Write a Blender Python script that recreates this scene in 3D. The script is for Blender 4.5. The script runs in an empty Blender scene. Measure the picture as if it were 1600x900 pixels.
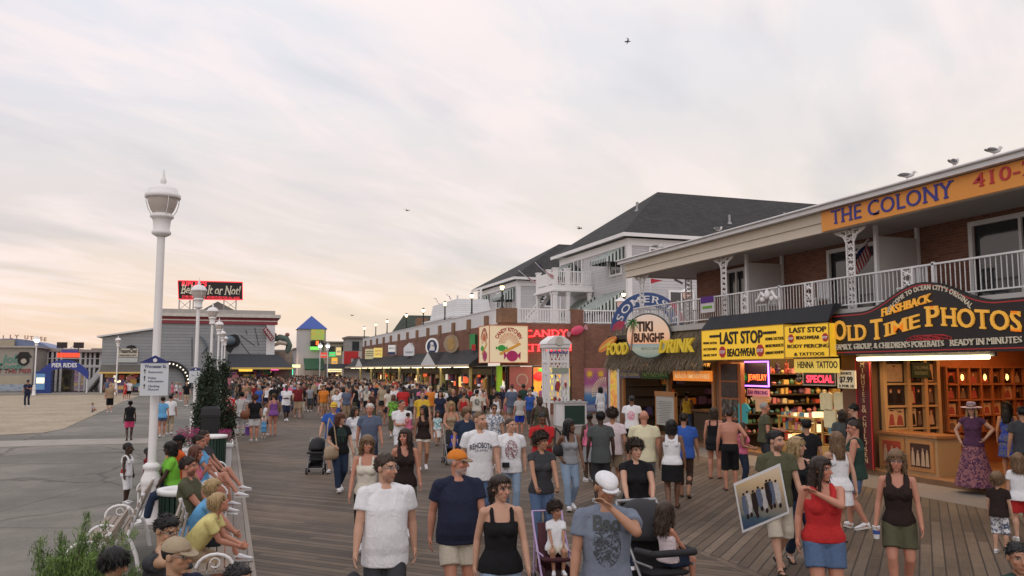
import bpy, bmesh, math, random
import numpy as np
from mathutils import Vector, Matrix
random.seed(7)
RNG=np.random.default_rng(7)
D2R=math.radians
scene=bpy.context.scene
COL=scene.collection
# ------------------------------------------------------------------ camera
F_PX, CAM_H=1300.0,2.55
PITCH=math.atan(127/F_PX)
YAW=math.atan(445*math.cos(PITCH)/F_PX)
cam_data=bpy.data.cameras.new('camera')
cam_data.sensor_width=36.0
cam_data.lens=F_PX/1600*36
cam_data.clip_start=0.1
cam_data.clip_end=5000
cam=bpy.data.objects.new('camera', cam_data)
cam.location=(0,0, CAM_H)
cam.rotation_euler=(math.pi/2+PITCH,0,-YAW)
COL.objects.link(cam)
scene.camera=cam
# ------------------------------------------------------------------ sky
SUN_EL, SUN_AZ=D2R(38), D2R(-150)
world=bpy.data.worlds.new("World")
scene.world=world
world.use_nodes=True
wt=world.node_tree
wt.nodes.clear()
class NG:
	"""tiny node-graph helper"""
	def __init__(self, tree):
		self.t=tree
	def n(self, typ, **kw):
		nd=self.t.nodes.new(typ)
		for k, v in kw.items():
			setattr(nd, k, v)
		return nd
	def l(self, a, b):
		self.t.links.new(a, b)
	def val(self, sock, v):
		if isinstance(v, bpy.types.NodeSocket):
			self.t.links.new(v, sock)
		else:
			sock.default_value=v
	def math(self, op, a, b=0.0, c=None):
		nd=self.n('ShaderNodeMath', operation=op)
		self.val(nd.inputs[0], a)
		self.val(nd.inputs[1], b)
		if c is not None:
			self.val(nd.inputs[2], c)
		return nd.outputs[0]
	def mix(self, fac, a, b, mode='MIX'):
		nd=self.n('ShaderNodeMix', data_type='RGBA', blend_type=mode)
		self.val(nd.inputs[0], fac)
		for s, v in((nd.inputs[6], a),(nd.inputs[7], b)):
			if isinstance(v, bpy.types.NodeSocket):
				self.t.links.new(v, s)
			else:
				s.default_value=(*v[:3],1)
		return nd.outputs[2]
	def ramp(self, fac, stops, interp='LINEAR'):
		nd=self.n('ShaderNodeValToRGB')
		cr=nd.color_ramp
		cr.interpolation=interp
		while len(cr.elements)<len(stops):
			cr.elements.new(0.5)
		for e,(p, c)in zip(cr.elements, stops):
			e.position=p
			e.color=(*c[:3],1)if not isinstance(c, float)else(c, c, c,1)
		self.val(nd.inputs[0], fac)
		return nd.outputs[0]
	def noise(self, vec, scale=5.0, detail=3.0, rough=0.55, dist=0.0):
		nd=self.n('ShaderNodeTexNoise')
		if vec is not None:
			self.l(vec, nd.inputs['Vector'])
		nd.inputs['Scale'].default_value=scale
		nd.inputs['Detail'].default_value=detail
		nd.inputs['Roughness'].default_value=rough
		nd.inputs['Distortion'].default_value=dist
		return nd.outputs[0]
	def xyz(self, vec):
		nd=self.n('ShaderNodeSeparateXYZ')
		self.l(vec, nd.inputs[0])
		return nd.outputs
	def comb(self, x, y, z):
		nd=self.n('ShaderNodeCombineXYZ')
		for s, v in zip(nd.inputs,(x, y, z)):
			self.val(s, v)
		return nd.outputs[0]
def build_world():
	g=NG(wt)
	tc=g.n('ShaderNodeTexCoord')
	d=tc.outputs['Generated']
	x, y, z=g.xyz(d)
	sky=g.n('ShaderNodeTexSky', sky_type='NISHITA')
	sky.sun_disc=False
	sky.sun_elevation=SUN_EL
	sky.sun_rotation=SUN_AZ
	sky.dust_density=2.0
	skyc=g.mix(1.0, sky.outputs[0],(0.085,0.085,0.085), 'MULTIPLY')
	zc=g.math('MAXIMUM', z,0.0)
	base=g.ramp(zc,[(0.0,(0.90,0.63,0.46)),(0.06,(0.90,0.70,0.54)),(0.16,(0.79,0.71,0.67)),(0.33,(0.74,0.76,0.84)),(0.55,(0.84,0.85,0.91)),(1.0,(0.95,0.95,1.00))])
	side=g.math('ADD', g.math('MULTIPLY', x,0.93), g.math('MULTIPLY', y,0.36))
	glow=g.ramp(side,[(0.1,0.0),(0.95,1.0)])
	low=g.ramp(zc,[(0.0,1.0),(0.30,0.55),(0.6,0.1)])
	base=g.mix(g.math('MULTIPLY', g.math('MULTIPLY', glow, low),0.75), base,(0.97,0.86,0.72))
	inv=g.math('DIVIDE',1.0, g.math('ADD', zc,0.16))
	px=g.math('MULTIPLY', x, inv)
	py=g.math('MULTIPLY', y, inv)
	rx=g.math('ADD', g.math('MULTIPLY', px,0.8), g.math('MULTIPLY', py,0.6))
	ry=g.math('SUBTRACT', g.math('MULTIPLY', py,0.8), g.math('MULTIPLY', px,0.6))
	v1=g.comb(g.math('MULTIPLY', rx,0.55), g.math('MULTIPLY', ry,1.25),3.3)
	n1=g.noise(v1,1.1,5,0.55,0.5)
	n2=g.noise(v1,3.1,6,0.6,0.9)
	n3=g.noise(g.comb(px, py,7.7),0.55,3,0.5,0.3)
	puff=g.ramp(g.math('ADD', g.math('MULTIPLY', n1,0.65), g.math('MULTIPLY', n2,0.35)),[(0.44,0.0),(0.62,1.0)], 'EASE')
	c1=g.mix(g.math('MULTIPLY', puff,0.62), base,(1.06,0.90,0.86))
	dark=g.ramp(n3,[(0.42,0.0),(0.66,1.0)])
	c2=g.mix(g.math('MULTIPLY', dark,0.30), c1,(0.66,0.655,0.71))
	gap=g.ramp(g.noise(v1,1.7,4,0.5,0.2),[(0.50,0.0),(0.72,0.26)])
	c3=g.mix(gap, c2, skyc)
	bg=g.n('ShaderNodeBackground')
	g.l(c3, bg.inputs[0])
	bg.inputs[1].default_value=1.05
	out=g.n('ShaderNodeOutputWorld')
	g.l(bg.outputs[0], out.inputs[0])
build_world()
sun_data=bpy.data.lights.new('sun', 'SUN')
sun_data.energy=0.55
sun_data.angle=D2R(60)
sun_data.color=(1.0,0.90,0.82)
sun=bpy.data.objects.new('sun', sun_data)
sv=Vector((math.sin(SUN_AZ)*math.cos(SUN_EL), math.cos(SUN_AZ)*math.cos(SUN_EL), math.sin(SUN_EL)))
sun.rotation_euler=(-sv).to_track_quat('-Z', 'Y').to_euler()
sun.location=sv*50
COL.objects.link(sun)
vs=scene.view_settings
vs.view_transform='Standard'
vs.look='None'
vs.exposure=0.0
vs.gamma=1.0
scene.cycles.use_denoising=True
scene.cycles.max_bounces=5
scene.cycles.diffuse_bounces=3
scene.cycles.glossy_bounces=2
scene.cycles.transmission_bounces=3
scene.cycles.transparent_max_bounces=6
scene.cycles.sample_clamp_indirect=6
# ------------------------------------------------------------------ geometry from measured directions
FW=Vector((math.sin(YAW)*math.cos(PITCH), math.cos(YAW)*math.cos(PITCH), math.sin(PITCH)))
RT=Vector((math.cos(YAW),-math.sin(YAW),0))
UP=Vector((-math.sin(YAW)*math.sin(PITCH),-math.cos(YAW)*math.sin(PITCH), math.cos(PITCH)))
def ray(px, py):
	return FW+RT*((px-800)/F_PX)+UP*((450-py)/F_PX)
def onZ(px, py, z=0.0):
	d=ray(px, py)
	t=(z-CAM_H)/d.z
	return Vector((d.x*t, d.y*t, z))
def onX(px, py, X):
	d=ray(px, py)
	t=X/d.x
	return Vector((X, d.y*t, CAM_H+d.z*t))
def onY(px, py, Y):
	d=ray(px, py)
	t=Y/d.y
	return Vector((d.x*t, Y, CAM_H+d.z*t))
# ------------------------------------------------------------------ object helpers
def tag(o, label=None, cat=None, group=None, kind=None):
	if label:o['label']=label
	if cat:o['category']=cat
	if group:o['group']=group
	if kind:o['kind']=kind
	return o
def empty(name, loc=(0,0,0), rz=0.0, label=None, cat=None, group=None):
	o=bpy.data.objects.new(name, None)
	o.empty_display_size=0.2
	o.location=loc
	o.rotation_euler=(0,0, rz)
	COL.objects.link(o)
	return tag(o, label, cat, group)
def copy_tree(o, parent=None):
	c=o.copy()
	COL.objects.link(c)
	if parent is not None:
		c.parent=parent
	for ch in list(o.children):
		copy_tree(ch, c)
	return c
def basis(origin, u, v, n):
	m=Matrix.Identity(4)
	for i, a in enumerate((u, v, n)):
		a=Vector(a)
		m[0][i], m[1][i], m[2][i]=a.x, a.y, a.z
	m[0][3], m[1][3], m[2][3]=origin
	return m
def face_west(o):
	return basis(o,(0,-1,0),(0,0,1),(-1,0,0))
def face_south(o):
	return basis(o,(1,0,0),(0,0,1),(0,-1,0))
TMP=bpy.data.scenes.new('tmp')
def evaluated(ob):
	TMP.collection.objects.link(ob)
	TMP.view_layers[0].update()
	me=bpy.data.meshes.new_from_object(ob.evaluated_get(TMP.view_layers[0].depsgraph))
	return me
_text_cache={}
def text_mesh(s, size=1.0, extrude=0.01, offset=0.0, shear=0.0, spacing=1.0, align='CENTER', serif=0.0):
	key=(s, size, extrude, offset, shear, spacing, align, serif)
	if key in _text_cache:
		return _text_cache[key]
	fc=bpy.data.curves.new('t', 'FONT')
	fc.body=s
	fc.size=size
	fc.extrude=extrude
	fc.offset=offset
	fc.shear=shear
	fc.space_character=spacing
	fc.align_x=align
	fc.resolution_u=3
	ob=bpy.data.objects.new('t', fc)
	me=evaluated(ob)
	vs_=[tuple(v.co)for v in me.vertices]
	fs_=[tuple(p.vertices)for p in me.polygons]
	bpy.data.objects.remove(ob)
	bpy.data.curves.remove(fc)
	bpy.data.meshes.remove(me)
	if serif>0:
		cap=max((v[1]for v in vs_), default=0)
		levels=(0.0, size*0.69)
		extra_v, extra_f=[],[]
		for lev in levels:
			segs=[]
			for f in fs_:
				k=len(f)
				for i in range(k):
					a, b=vs_[f[i]], vs_[f[(i+1)%k]]
					if abs(a[1]-lev)<size*0.03 and abs(b[1]-lev)<size*0.03 and abs(a[2]-b[2])<1e-6 and a[2]>0:
						x0, x1=sorted((a[0], b[0]))
						if size*0.06<x1-x0<size*0.30:
							segs.append((x0, x1))
			for x0, x1 in set((round(p,4), round(q,4))for p, q in segs):
				e=serif*size
				h=size*0.075
				y0, y1=(lev-offset, lev-offset+h)if lev==0 else(lev+offset-h, lev+offset)
				b0=len(vs_)+len(extra_v)
				z=extrude
				extra_v+=[(x0-e, y0,-z),(x1+e, y0,-z),(x1+e, y1,-z),(x0-e, y1,-z),(x0-e, y0, z*1.05),(x1+e, y0, z*1.05),(x1+e, y1, z*1.05),(x0-e, y1, z*1.05)]
				extra_f+=[tuple(b0+q for q in f)for f in((4,5,6,7),(0,1,5,4),(1,2,6,5),(2,3,7,6),(3,0,4,7))]
		vs_+=extra_v
		fs_+=extra_f
	_text_cache[key]=(vs_, fs_)
	return vs_, fs_
ICO={}
def ico(sub):
	if sub not in ICO:
		bm=bmesh.new()
		bmesh.ops.create_icosphere(bm, subdivisions=sub, radius=1.0)
		v=np.array([list(q.co)for q in bm.verts])
		bm.verts.index_update()
		f=[tuple(q.index for q in p.verts)for p in bm.faces]
		bm.free()
		ICO[sub]=(v, f)
	return ICO[sub]
class MB:
	def __init__(self):
		self.v, self.f, self.m, self.s=[],[],[],[]
	def add(self, vs_, fs_, m=0, smooth=False, M=None):
		b=len(self.v)
		if M is not None:
			vs_=[tuple(M@Vector(q))for q in vs_]
		self.v.extend(tuple(map(float, q))for q in vs_)
		self.f.extend(tuple(i+b for i in q)for q in fs_)
		self.m.extend([m]*len(fs_))
		self.s.extend([smooth]*len(fs_))
		return self
	def box(self, x0, x1, y0, y1, z0, z1, m=0, M=None):
		vs_=[(x0, y0, z0),(x1, y0, z0),(x1, y1, z0),(x0, y1, z0),(x0, y0, z1),(x1, y0, z1),(x1, y1, z1),(x0, y1, z1)]
		fs_=[(3,2,1,0),(4,5,6,7),(0,1,5,4),(1,2,6,5),(2,3,7,6),(3,0,4,7)]
		return self.add(vs_, fs_, m, False, M)
	def beam(self, p0, p1, w, h, m=0, up=(0,0,1)):
		p0, p1=Vector(p0), Vector(p1)
		d=(p1-p0)
		L=d.length
		d.normalize()
		upv=Vector(up)
		if abs(d.dot(upv))>0.98:
			upv=Vector((0,1,0))
		s=d.cross(upv).normalized()
		u=s.cross(d).normalized()
		return self.box(0, L,-w/2, w/2,-h/2, h/2, m, basis(p0, d, s, u))
	def cyl(self, p0, p1, r0, r1=None, n=12, m=0, smooth=True, cap=True):
		r1=r0 if r1 is None else r1
		p0, p1=Vector(p0), Vector(p1)
		d=(p1-p0).normalized()
		a=Vector((1,0,0))if abs(d.x)<0.9 else Vector((0,1,0))
		s=d.cross(a).normalized()
		u=d.cross(s)
		vs_=[]
		for p, r in((p0, r0),(p1, r1)):
			for k in range(n):
				t=2*math.pi*k/n
				vs_.append(tuple(p+(s*math.cos(t)+u*math.sin(t))*r))
		self.add(vs_,[(k,(k+1)%n, n+(k+1)%n, n+k)for k in range(n)], m, smooth)
		if cap:
			self.add(vs_[:n],[tuple(range(n))[::-1]], m)
			self.add(vs_[n:],[tuple(range(n))], m)
		return self
	def tube(self, pts, r, n=8, m=0):
		for a, b in zip(pts[:-1], pts[1:]):
			self.cyl(a, b, r, r, n, m)
		for p in pts[1:-1]:
			self.ell(p,(r, r, r), m,1)
		return self
	def ell(self, c, r, m=0, sub=2, M=None):
		v, f=ico(sub)
		vv=v*np.array(r)
		if M is not None:
			vv=vv@np.array(M.to_3x3()).T
		vv=vv+np.array(c)
		return self.add(vv.tolist(), f, m, True)
	def lathe(self, prof, c=(0,0,0), n=20, m=0, smooth=True, squash=1.0):
		vs_, fs_=[],[]
		for r, z in prof:
			for k in range(n):
				t=2*math.pi*k/n
				vs_.append((c[0]+r*math.cos(t), c[1]+r*squash*math.sin(t), c[2]+z))
		for i in range(len(prof)-1):
			for k in range(n):
				k2=(k+1)%n
				fs_.append((i*n+k, i*n+k2,(i+1)*n+k2,(i+1)*n+k))
		self.add(vs_, fs_, m, smooth)
		self.add(vs_[:n],[tuple(range(n))[::-1]], m)
		self.add(vs_[-n:],[tuple(range(n))], m)
		return self
	def prism(self, poly, t0, t1, M=None, m=0, mside=None):
		"""2-D polygon (u,v) pushed along w from t0 to t1"""
		n=len(poly)
		vs_=[(p[0], p[1], t0)for p in poly]+[(p[0], p[1], t1)for p in poly]
		self.add(vs_,[tuple(range(n))[::-1], tuple(range(n,2*n))], m, False, M)
		self.add(vs_,[(k,(k+1)%n, n+(k+1)%n, n+k)for k in range(n)], m if mside is None else mside, False, M)
		return self
	def disc(self, c, r, t0, t1, M, m=0, n=40, ry=None):
		ry=r if ry is None else ry
		return self.prism([(c[0]+r*math.cos(2*math.pi*k/n), c[1]+ry*math.sin(2*math.pi*k/n))for k in range(n)], t0, t1, M, m)
	def text(self, s, size, M, m=0, at=(0,0), depth=0.01, arc=None, sx=1.0, fit=None, **kw):
		vs_, fs_=text_mesh(s, size, depth, **kw)
		if fit:
			xs=[q[0]for q in vs_]
			sx=fit/(max(xs)-min(xs))
		out=[]
		for x, y, z in vs_:
			x*=sx
			if arc is None:
				out.append((x+at[0], y+at[1], z))
			else:
				a=x/arc
				out.append((at[0]+(arc+y)*math.sin(a), at[1]+(arc+y)*math.cos(a)-arc, z))
		return self.add(out, fs_, m, False, M)
	def tq(self, s, P0, P1, h, n, m=0, depth=.01, **kw):
		"""lettering stretched between two baseline points, cap height h"""
		P0, P1, n=Vector(P0), Vector(P1), Vector(n)
		vs_, fs_=text_mesh(s,1.0, depth, align='LEFT', **kw)
		xs=[q[0]for q in vs_]
		x0, x1=min(xs), max(xs)
		y1=max(q[1]for q in vs_)
		u=(P1-P0)/(x1-x0)
		v=Vector((0,0,1))*(h/y1)
		return self.add([tuple(P0+u*(x-x0)+v*y+n*z)for x, y, z in vs_], fs_, m)
	def tqx(self, s, a, b, top, X, **kw):
		P0, P1=onX(*a, X), onX(*b, X)
		return self.tq(s, P0, P1, onX(a[0], top, X).z-P0.z,(-1,0,0), **kw)
	def tqy(self, s, a, b, top, Y, **kw):
		P0, P1=onY(*a, Y), onY(*b, Y)
		return self.tq(s, P0, P1, onY(a[0], top, Y).z-P0.z,(0,-1,0), **kw)
	def build(self, name, mats, parent=None):
		me=bpy.data.meshes.new(name)
		me.from_pydata(self.v,[], self.f)
		if not isinstance(mats,(list, tuple)):
			mats=[mats]
		for q in mats:
			me.materials.append(q)
		me.polygons.foreach_set('material_index', self.m)
		me.polygons.foreach_set('use_smooth', self.s)
		me.update()
		o=bpy.data.objects.new(name, me)
		COL.objects.link(o)
		if parent is not None:
			o.parent=parent
		return o
# ------------------------------------------------------------------ materials
MATS={}
def new_mat(name):
	m=bpy.data.materials.new(name)
	m.use_nodes=True
	t=m.node_tree
	g=NG(t)
	b=t.nodes['Principled BSDF']
	return m, g, b
def paint(name, col, rough=0.55, var=0.12, vs=2.5, bump=0.0, bs=40.0, metal=0.0, emit=0.0, ecol=None, spec=0.4):
	if name in MATS:
		return MATS[name]
	m, g, b=new_mat(name)
	tc=g.n('ShaderNodeTexCoord')
	geo=g.n('ShaderNodeNewGeometry')
	n=g.noise(geo.outputs['Position'], vs,5,0.6)
	n2=g.noise(geo.outputs['Position'], vs*9,3,0.6)
	k=g.math('ADD', g.math('MULTIPLY', g.math('SUBTRACT', n,0.5), var*3), g.math('MULTIPLY', g.math('SUBTRACT', n2,0.5), var*1.2))
	k=g.math('ADD', k,1.0)
	c=g.mix(1.0, col, g.comb(k, k, k), 'MULTIPLY')
	g.l(c, b.inputs['Base Color'])
	b.inputs['Roughness'].default_value=rough
	b.inputs['Metallic'].default_value=metal
	b.inputs['Specular IOR Level'].default_value=spec
	if bump:
		bn=g.n('ShaderNodeBump')
		bn.inputs['Strength'].default_value=bump
		bn.inputs['Distance'].default_value=0.02
		g.l(g.noise(geo.outputs['Position'], bs,4,0.6), bn.inputs['Height'])
		g.l(bn.outputs[0], b.inputs['Normal'])
	if emit:
		b.inputs['Emission Color'].default_value=(*(ecol or col),1)
		b.inputs['Emission Strength'].default_value=emit
	MATS[name]=m
	return m
def wall_coords(g):
	geo=g.n('ShaderNodeNewGeometry')
	x, y, z=g.xyz(geo.outputs['Position'])
	return geo, g.math('ADD', x, y), z
def brick_mat(name, c1, c2, mortar):
	m, g, b=new_mat(name)
	geo, u, z=wall_coords(g)
	br=g.n('ShaderNodeTexBrick')
	g.l(g.comb(u, z,0.0), br.inputs['Vector'])
	br.inputs['Scale'].default_value=1.0
	br.inputs['Brick Width'].default_value=0.22
	br.inputs['Row Height'].default_value=0.075
	br.inputs['Mortar Size'].default_value=0.006
	br.inputs['Mortar Smooth'].default_value=0.3
	br.inputs['Bias'].default_value=0.0
	br.inputs['Color1'].default_value=(*c1,1)
	br.inputs['Color2'].default_value=(*c2,1)
	br.inputs['Mortar'].default_value=(*mortar,1)
	n=g.noise(geo.outputs['Position'],0.7,5,0.6)
	k=g.math('ADD', g.math('MULTIPLY', n,0.9),0.55)
	g.l(g.mix(1.0, br.outputs[0], g.comb(k, k, k), 'MULTIPLY'), b.inputs['Base Color'])
	bn=g.n('ShaderNodeBump', invert=True)
	bn.inputs['Strength'].default_value=0.6
	bn.inputs['Distance'].default_value=0.01
	g.l(br.outputs['Fac'], bn.inputs['Height'])
	g.l(bn.outputs[0], b.inputs['Normal'])
	b.inputs['Roughness'].default_value=0.85
	MATS[name]=m
	return m
def siding_mat(name, col, pitch=0.18, depth=0.03):
	m, g, b=new_mat(name)
	geo, u, z=wall_coords(g)
	fr=g.math('FRACT', g.math('DIVIDE', z, pitch))
	row=g.math('FLOOR', g.math('DIVIDE', z, pitch))
	wn=g.n('ShaderNodeTexWhiteNoise', noise_dimensions='1D')
	g.l(row, wn.inputs['W'])
	edge=g.ramp(fr,[(0.0,0.45),(0.10,1.0),(1.0,1.0)])
	n=g.noise(geo.outputs['Position'],1.1,5,0.65)
	k=g.math('MULTIPLY', edge, g.math('ADD', g.math('MULTIPLY', n,0.35), g.math('ADD',0.78, g.math('MULTIPLY', wn.outputs[0],0.10))))
	g.l(g.mix(1.0, col, g.comb(k, k, k), 'MULTIPLY'), b.inputs['Base Color'])
	bn=g.n('ShaderNodeBump')
	bn.inputs['Strength'].default_value=0.8
	bn.inputs['Distance'].default_value=depth
	g.l(g.math('SUBTRACT',1.0, fr), bn.inputs['Height'])
	g.l(bn.outputs[0], b.inputs['Normal'])
	b.inputs['Roughness'].default_value=0.7
	MATS[name]=m
	return m
def shingle_mat(name, col):
	m, g, b=new_mat(name)
	geo, u, z=wall_coords(g)
	br=g.n('ShaderNodeTexBrick')
	g.l(g.comb(u, z,0.0), br.inputs['Vector'])
	br.inputs['Scale'].default_value=1.0
	br.inputs['Brick Width'].default_value=0.45
	br.inputs['Row Height'].default_value=0.11
	br.inputs['Mortar Size'].default_value=0.012
	br.inputs['Color1'].default_value=(*[c*0.75 for c in col],1)
	br.inputs['Color2'].default_value=(*[c*1.35 for c in col],1)
	br.inputs['Mortar'].default_value=(*[c*0.45 for c in col],1)
	n=g.noise(geo.outputs['Position'],0.5,5,0.65)
	k=g.math('ADD', g.math('MULTIPLY', n,0.8),0.6)
	g.l(g.mix(1.0, br.outputs[0], g.comb(k, k, k), 'MULTIPLY'), b.inputs['Base Color'])
	b.inputs['Roughness'].default_value=0.9
	bn=g.n('ShaderNodeBump', invert=True)
	bn.inputs['Strength'].default_value=0.5
	bn.inputs['Distance'].default_value=0.02
	g.l(br.outputs['Fac'], bn.inputs['Height'])
	g.l(bn.outputs[0], b.inputs['Normal'])
	MATS[name]=m
	return m
def stripes_mat(name, ca, cb, axis, width, rough=0.7):
	"""two-colour stripes of an awning or a flag, along one object axis"""
	m, g, b=new_mat(name)
	tc=g.n('ShaderNodeTexCoord')
	c=g.xyz(tc.outputs['Object'])[axis]
	fr=g.math('FRACT', g.math('DIVIDE', c, width))
	g.l(g.mix(g.math('GREATER_THAN', fr,0.5), ca, cb), b.inputs['Base Color'])
	b.inputs['Roughness'].default_value=rough
	MATS[name]=m
	return m
def glow(name, col, strength):
	if name in MATS:
		return MATS[name]
	m, g, b=new_mat(name)
	b.inputs['Base Color'].default_value=(*col,1)
	b.inputs['Emission Color'].default_value=(*col,1)
	b.inputs['Emission Strength'].default_value=strength
	MATS[name]=m
	return m
def boards_mat():
	"""herringbone deck: boards at 45 degrees either side of a long seam, zones flip across cross seams"""
	m, g, b=new_mat('deck_boards')
	geo=g.n('ShaderNodeNewGeometry')
	x, y, z=g.xyz(geo.outputs['Position'])
	q=0.70710678
	a1=g.math('MULTIPLY', g.math('ADD', x, y), q)
	a2=g.math('MULTIPLY', g.math('SUBTRACT', x, y), q)
	rightside=g.math('GREATER_THAN', x,6.3)
	far=g.math('GREATER_THAN', y,28.6)
	far2=g.math('GREATER_THAN', y,34.5)
	sel=g.math('ADD', rightside, g.math('SUBTRACT', far, far2))
	sel=g.math('MODULO', sel,2.0)
	across=g.math('ADD', g.math('MULTIPLY', a1, g.math('SUBTRACT',1.0, sel)), g.math('MULTIPLY', a2, sel))
	along=g.math('ADD', g.math('MULTIPLY', a2, g.math('SUBTRACT',1.0, sel)), g.math('MULTIPLY', a1, sel))
	W=0.152
	uu=g.math('DIVIDE', across, W)
	fr=g.math('FRACT', uu)
	idx=g.math('FLOOR', uu)
	wn=g.n('ShaderNodeTexWhiteNoise', noise_dimensions='1D')
	g.l(idx, wn.inputs['W'])
	joint=g.math('DIVIDE', g.math('ADD', along, g.math('MULTIPLY', wn.outputs[0],3.6)),3.6)
	jf=g.math('FRACT', joint)
	wn2=g.n('ShaderNodeTexWhiteNoise', noise_dimensions='2D')
	g.l(g.comb(idx, g.math('FLOOR', joint),0.0), wn2.inputs['Vector'])
	gapa=g.ramp(fr,[(0.0,0.0),(0.045,0.0),(0.085,1.0),(0.93,1.0),(0.97,0.1),(1.0,0.0)])
	gapb=g.ramp(jf,[(0.0,0.2),(0.004,1.0)])
	sx=g.math('ABSOLUTE', g.math('SUBTRACT', x,6.3))
	sy=g.math('ABSOLUTE', g.math('SUBTRACT', y,28.6))
	sy2=g.math('ABSOLUTE', g.math('SUBTRACT', y,34.5))
	seam=g.math('MINIMUM', g.math('MINIMUM', sx, sy), sy2)
	seamd=g.ramp(seam,[(0.0,1.0),(0.068,1.0),(0.075,0.15),(0.085,0.15),(0.095,1.0)])
	inseam=g.math('LESS_THAN', seam,0.075)
	gap=g.math('MULTIPLY', g.math('MULTIPLY', gapa, gapb),1.0)
	gap=g.math('MAXIMUM', gap, inseam)
	gap=g.math('MULTIPLY', gap, seamd)
	grain=g.noise(g.comb(g.math('MULTIPLY', across,55.0), g.math('MULTIPLY', along,1.6), idx),1.0,4,0.65,0.4)
	big=g.noise(geo.outputs['Position'],0.55,5,0.62)
	stain=g.noise(geo.outputs['Position'],2.6,4,0.6)
	tone=g.math('ADD', g.math('MULTIPLY', wn2.outputs[0],0.31), g.math('MULTIPLY', grain,0.45))
	tone=g.math('ADD', tone, g.math('MULTIPLY', big,0.25))
	colr=g.ramp(tone,[(0.20,(0.038,0.025,0.016)),(0.50,(0.108,0.074,0.049)),(0.86,(0.200,0.148,0.104))])
	worn=g.ramp(g.noise(geo.outputs['Position'],0.28,4,0.6,1.0),[(0.36,0.70),(0.62,1.15)])
	k=g.math('MULTIPLY', worn, g.math('ADD',0.60, g.math('MULTIPLY', stain,0.80)))
	colr=g.mix(1.0, colr, g.comb(k, k, k), 'MULTIPLY')
	colr=g.mix(gap,(0.022,0.018,0.016), colr)
	vo=g.n('ShaderNodeTexVoronoi')
	g.l(geo.outputs['Position'], vo.inputs['Vector'])
	vo.inputs['Scale'].default_value=3.1
	spot=g.ramp(vo.outputs['Distance'],[(0.0,0.55),(0.055,0.45),(0.075,0.0)])
	colr=g.mix(spot, colr,(0.06,0.055,0.05))
	g.l(colr, b.inputs['Base Color'])
	b.inputs['Roughness'].default_value=0.72
	bn=g.n('ShaderNodeBump')
	bn.inputs['Strength'].default_value=0.7
	bn.inputs['Distance'].default_value=0.012
	g.l(g.math('ADD', gap, g.math('MULTIPLY', grain,0.25)), bn.inputs['Height'])
	g.l(bn.outputs[0], b.inputs['Normal'])
	MATS['deck_boards']=m
	return m
def wood_mat(name, col, axis=1, width=0.15, rough=0.65, gapdark=0.12):
	"""boards lying along one world axis (axis = the direction across them)"""
	m, g, b=new_mat(name)
	geo=g.n('ShaderNodeNewGeometry')
	c=g.xyz(geo.outputs['Position'])
	uu=g.math('DIVIDE', c[axis], width)
	fr, idx=g.math('FRACT', uu), g.math('FLOOR', uu)
	wn=g.n('ShaderNodeTexWhiteNoise', noise_dimensions='1D')
	g.l(idx, wn.inputs['W'])
	gap=g.ramp(fr,[(0.0, gapdark),(0.04, gapdark),(0.08,1.0),(1.0,1.0)])
	sc=[2.0,2.0,2.0]
	sc[axis]=40.0
	grain=g.noise(g.comb(g.math('MULTIPLY', c[0], sc[0]), g.math('MULTIPLY', c[1], sc[1]), g.math('MULTIPLY', c[2], sc[2])),1.0,4,0.6,0.3)
	k=g.math('MULTIPLY', gap, g.math('ADD',0.50, g.math('ADD', g.math('MULTIPLY', wn.outputs[0],0.35), g.math('MULTIPLY', grain,0.65))))
	g.l(g.mix(1.0, col, g.comb(k, k, k), 'MULTIPLY'), b.inputs['Base Color'])
	b.inputs['Roughness'].default_value=rough
	bn=g.n('ShaderNodeBump')
	bn.inputs['Strength'].default_value=0.4
	bn.inputs['Distance'].default_value=0.008
	g.l(g.math('ADD', gap, grain), bn.inputs['Height'])
	g.l(bn.outputs[0], b.inputs['Normal'])
	MATS[name]=m
	return m
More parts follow.
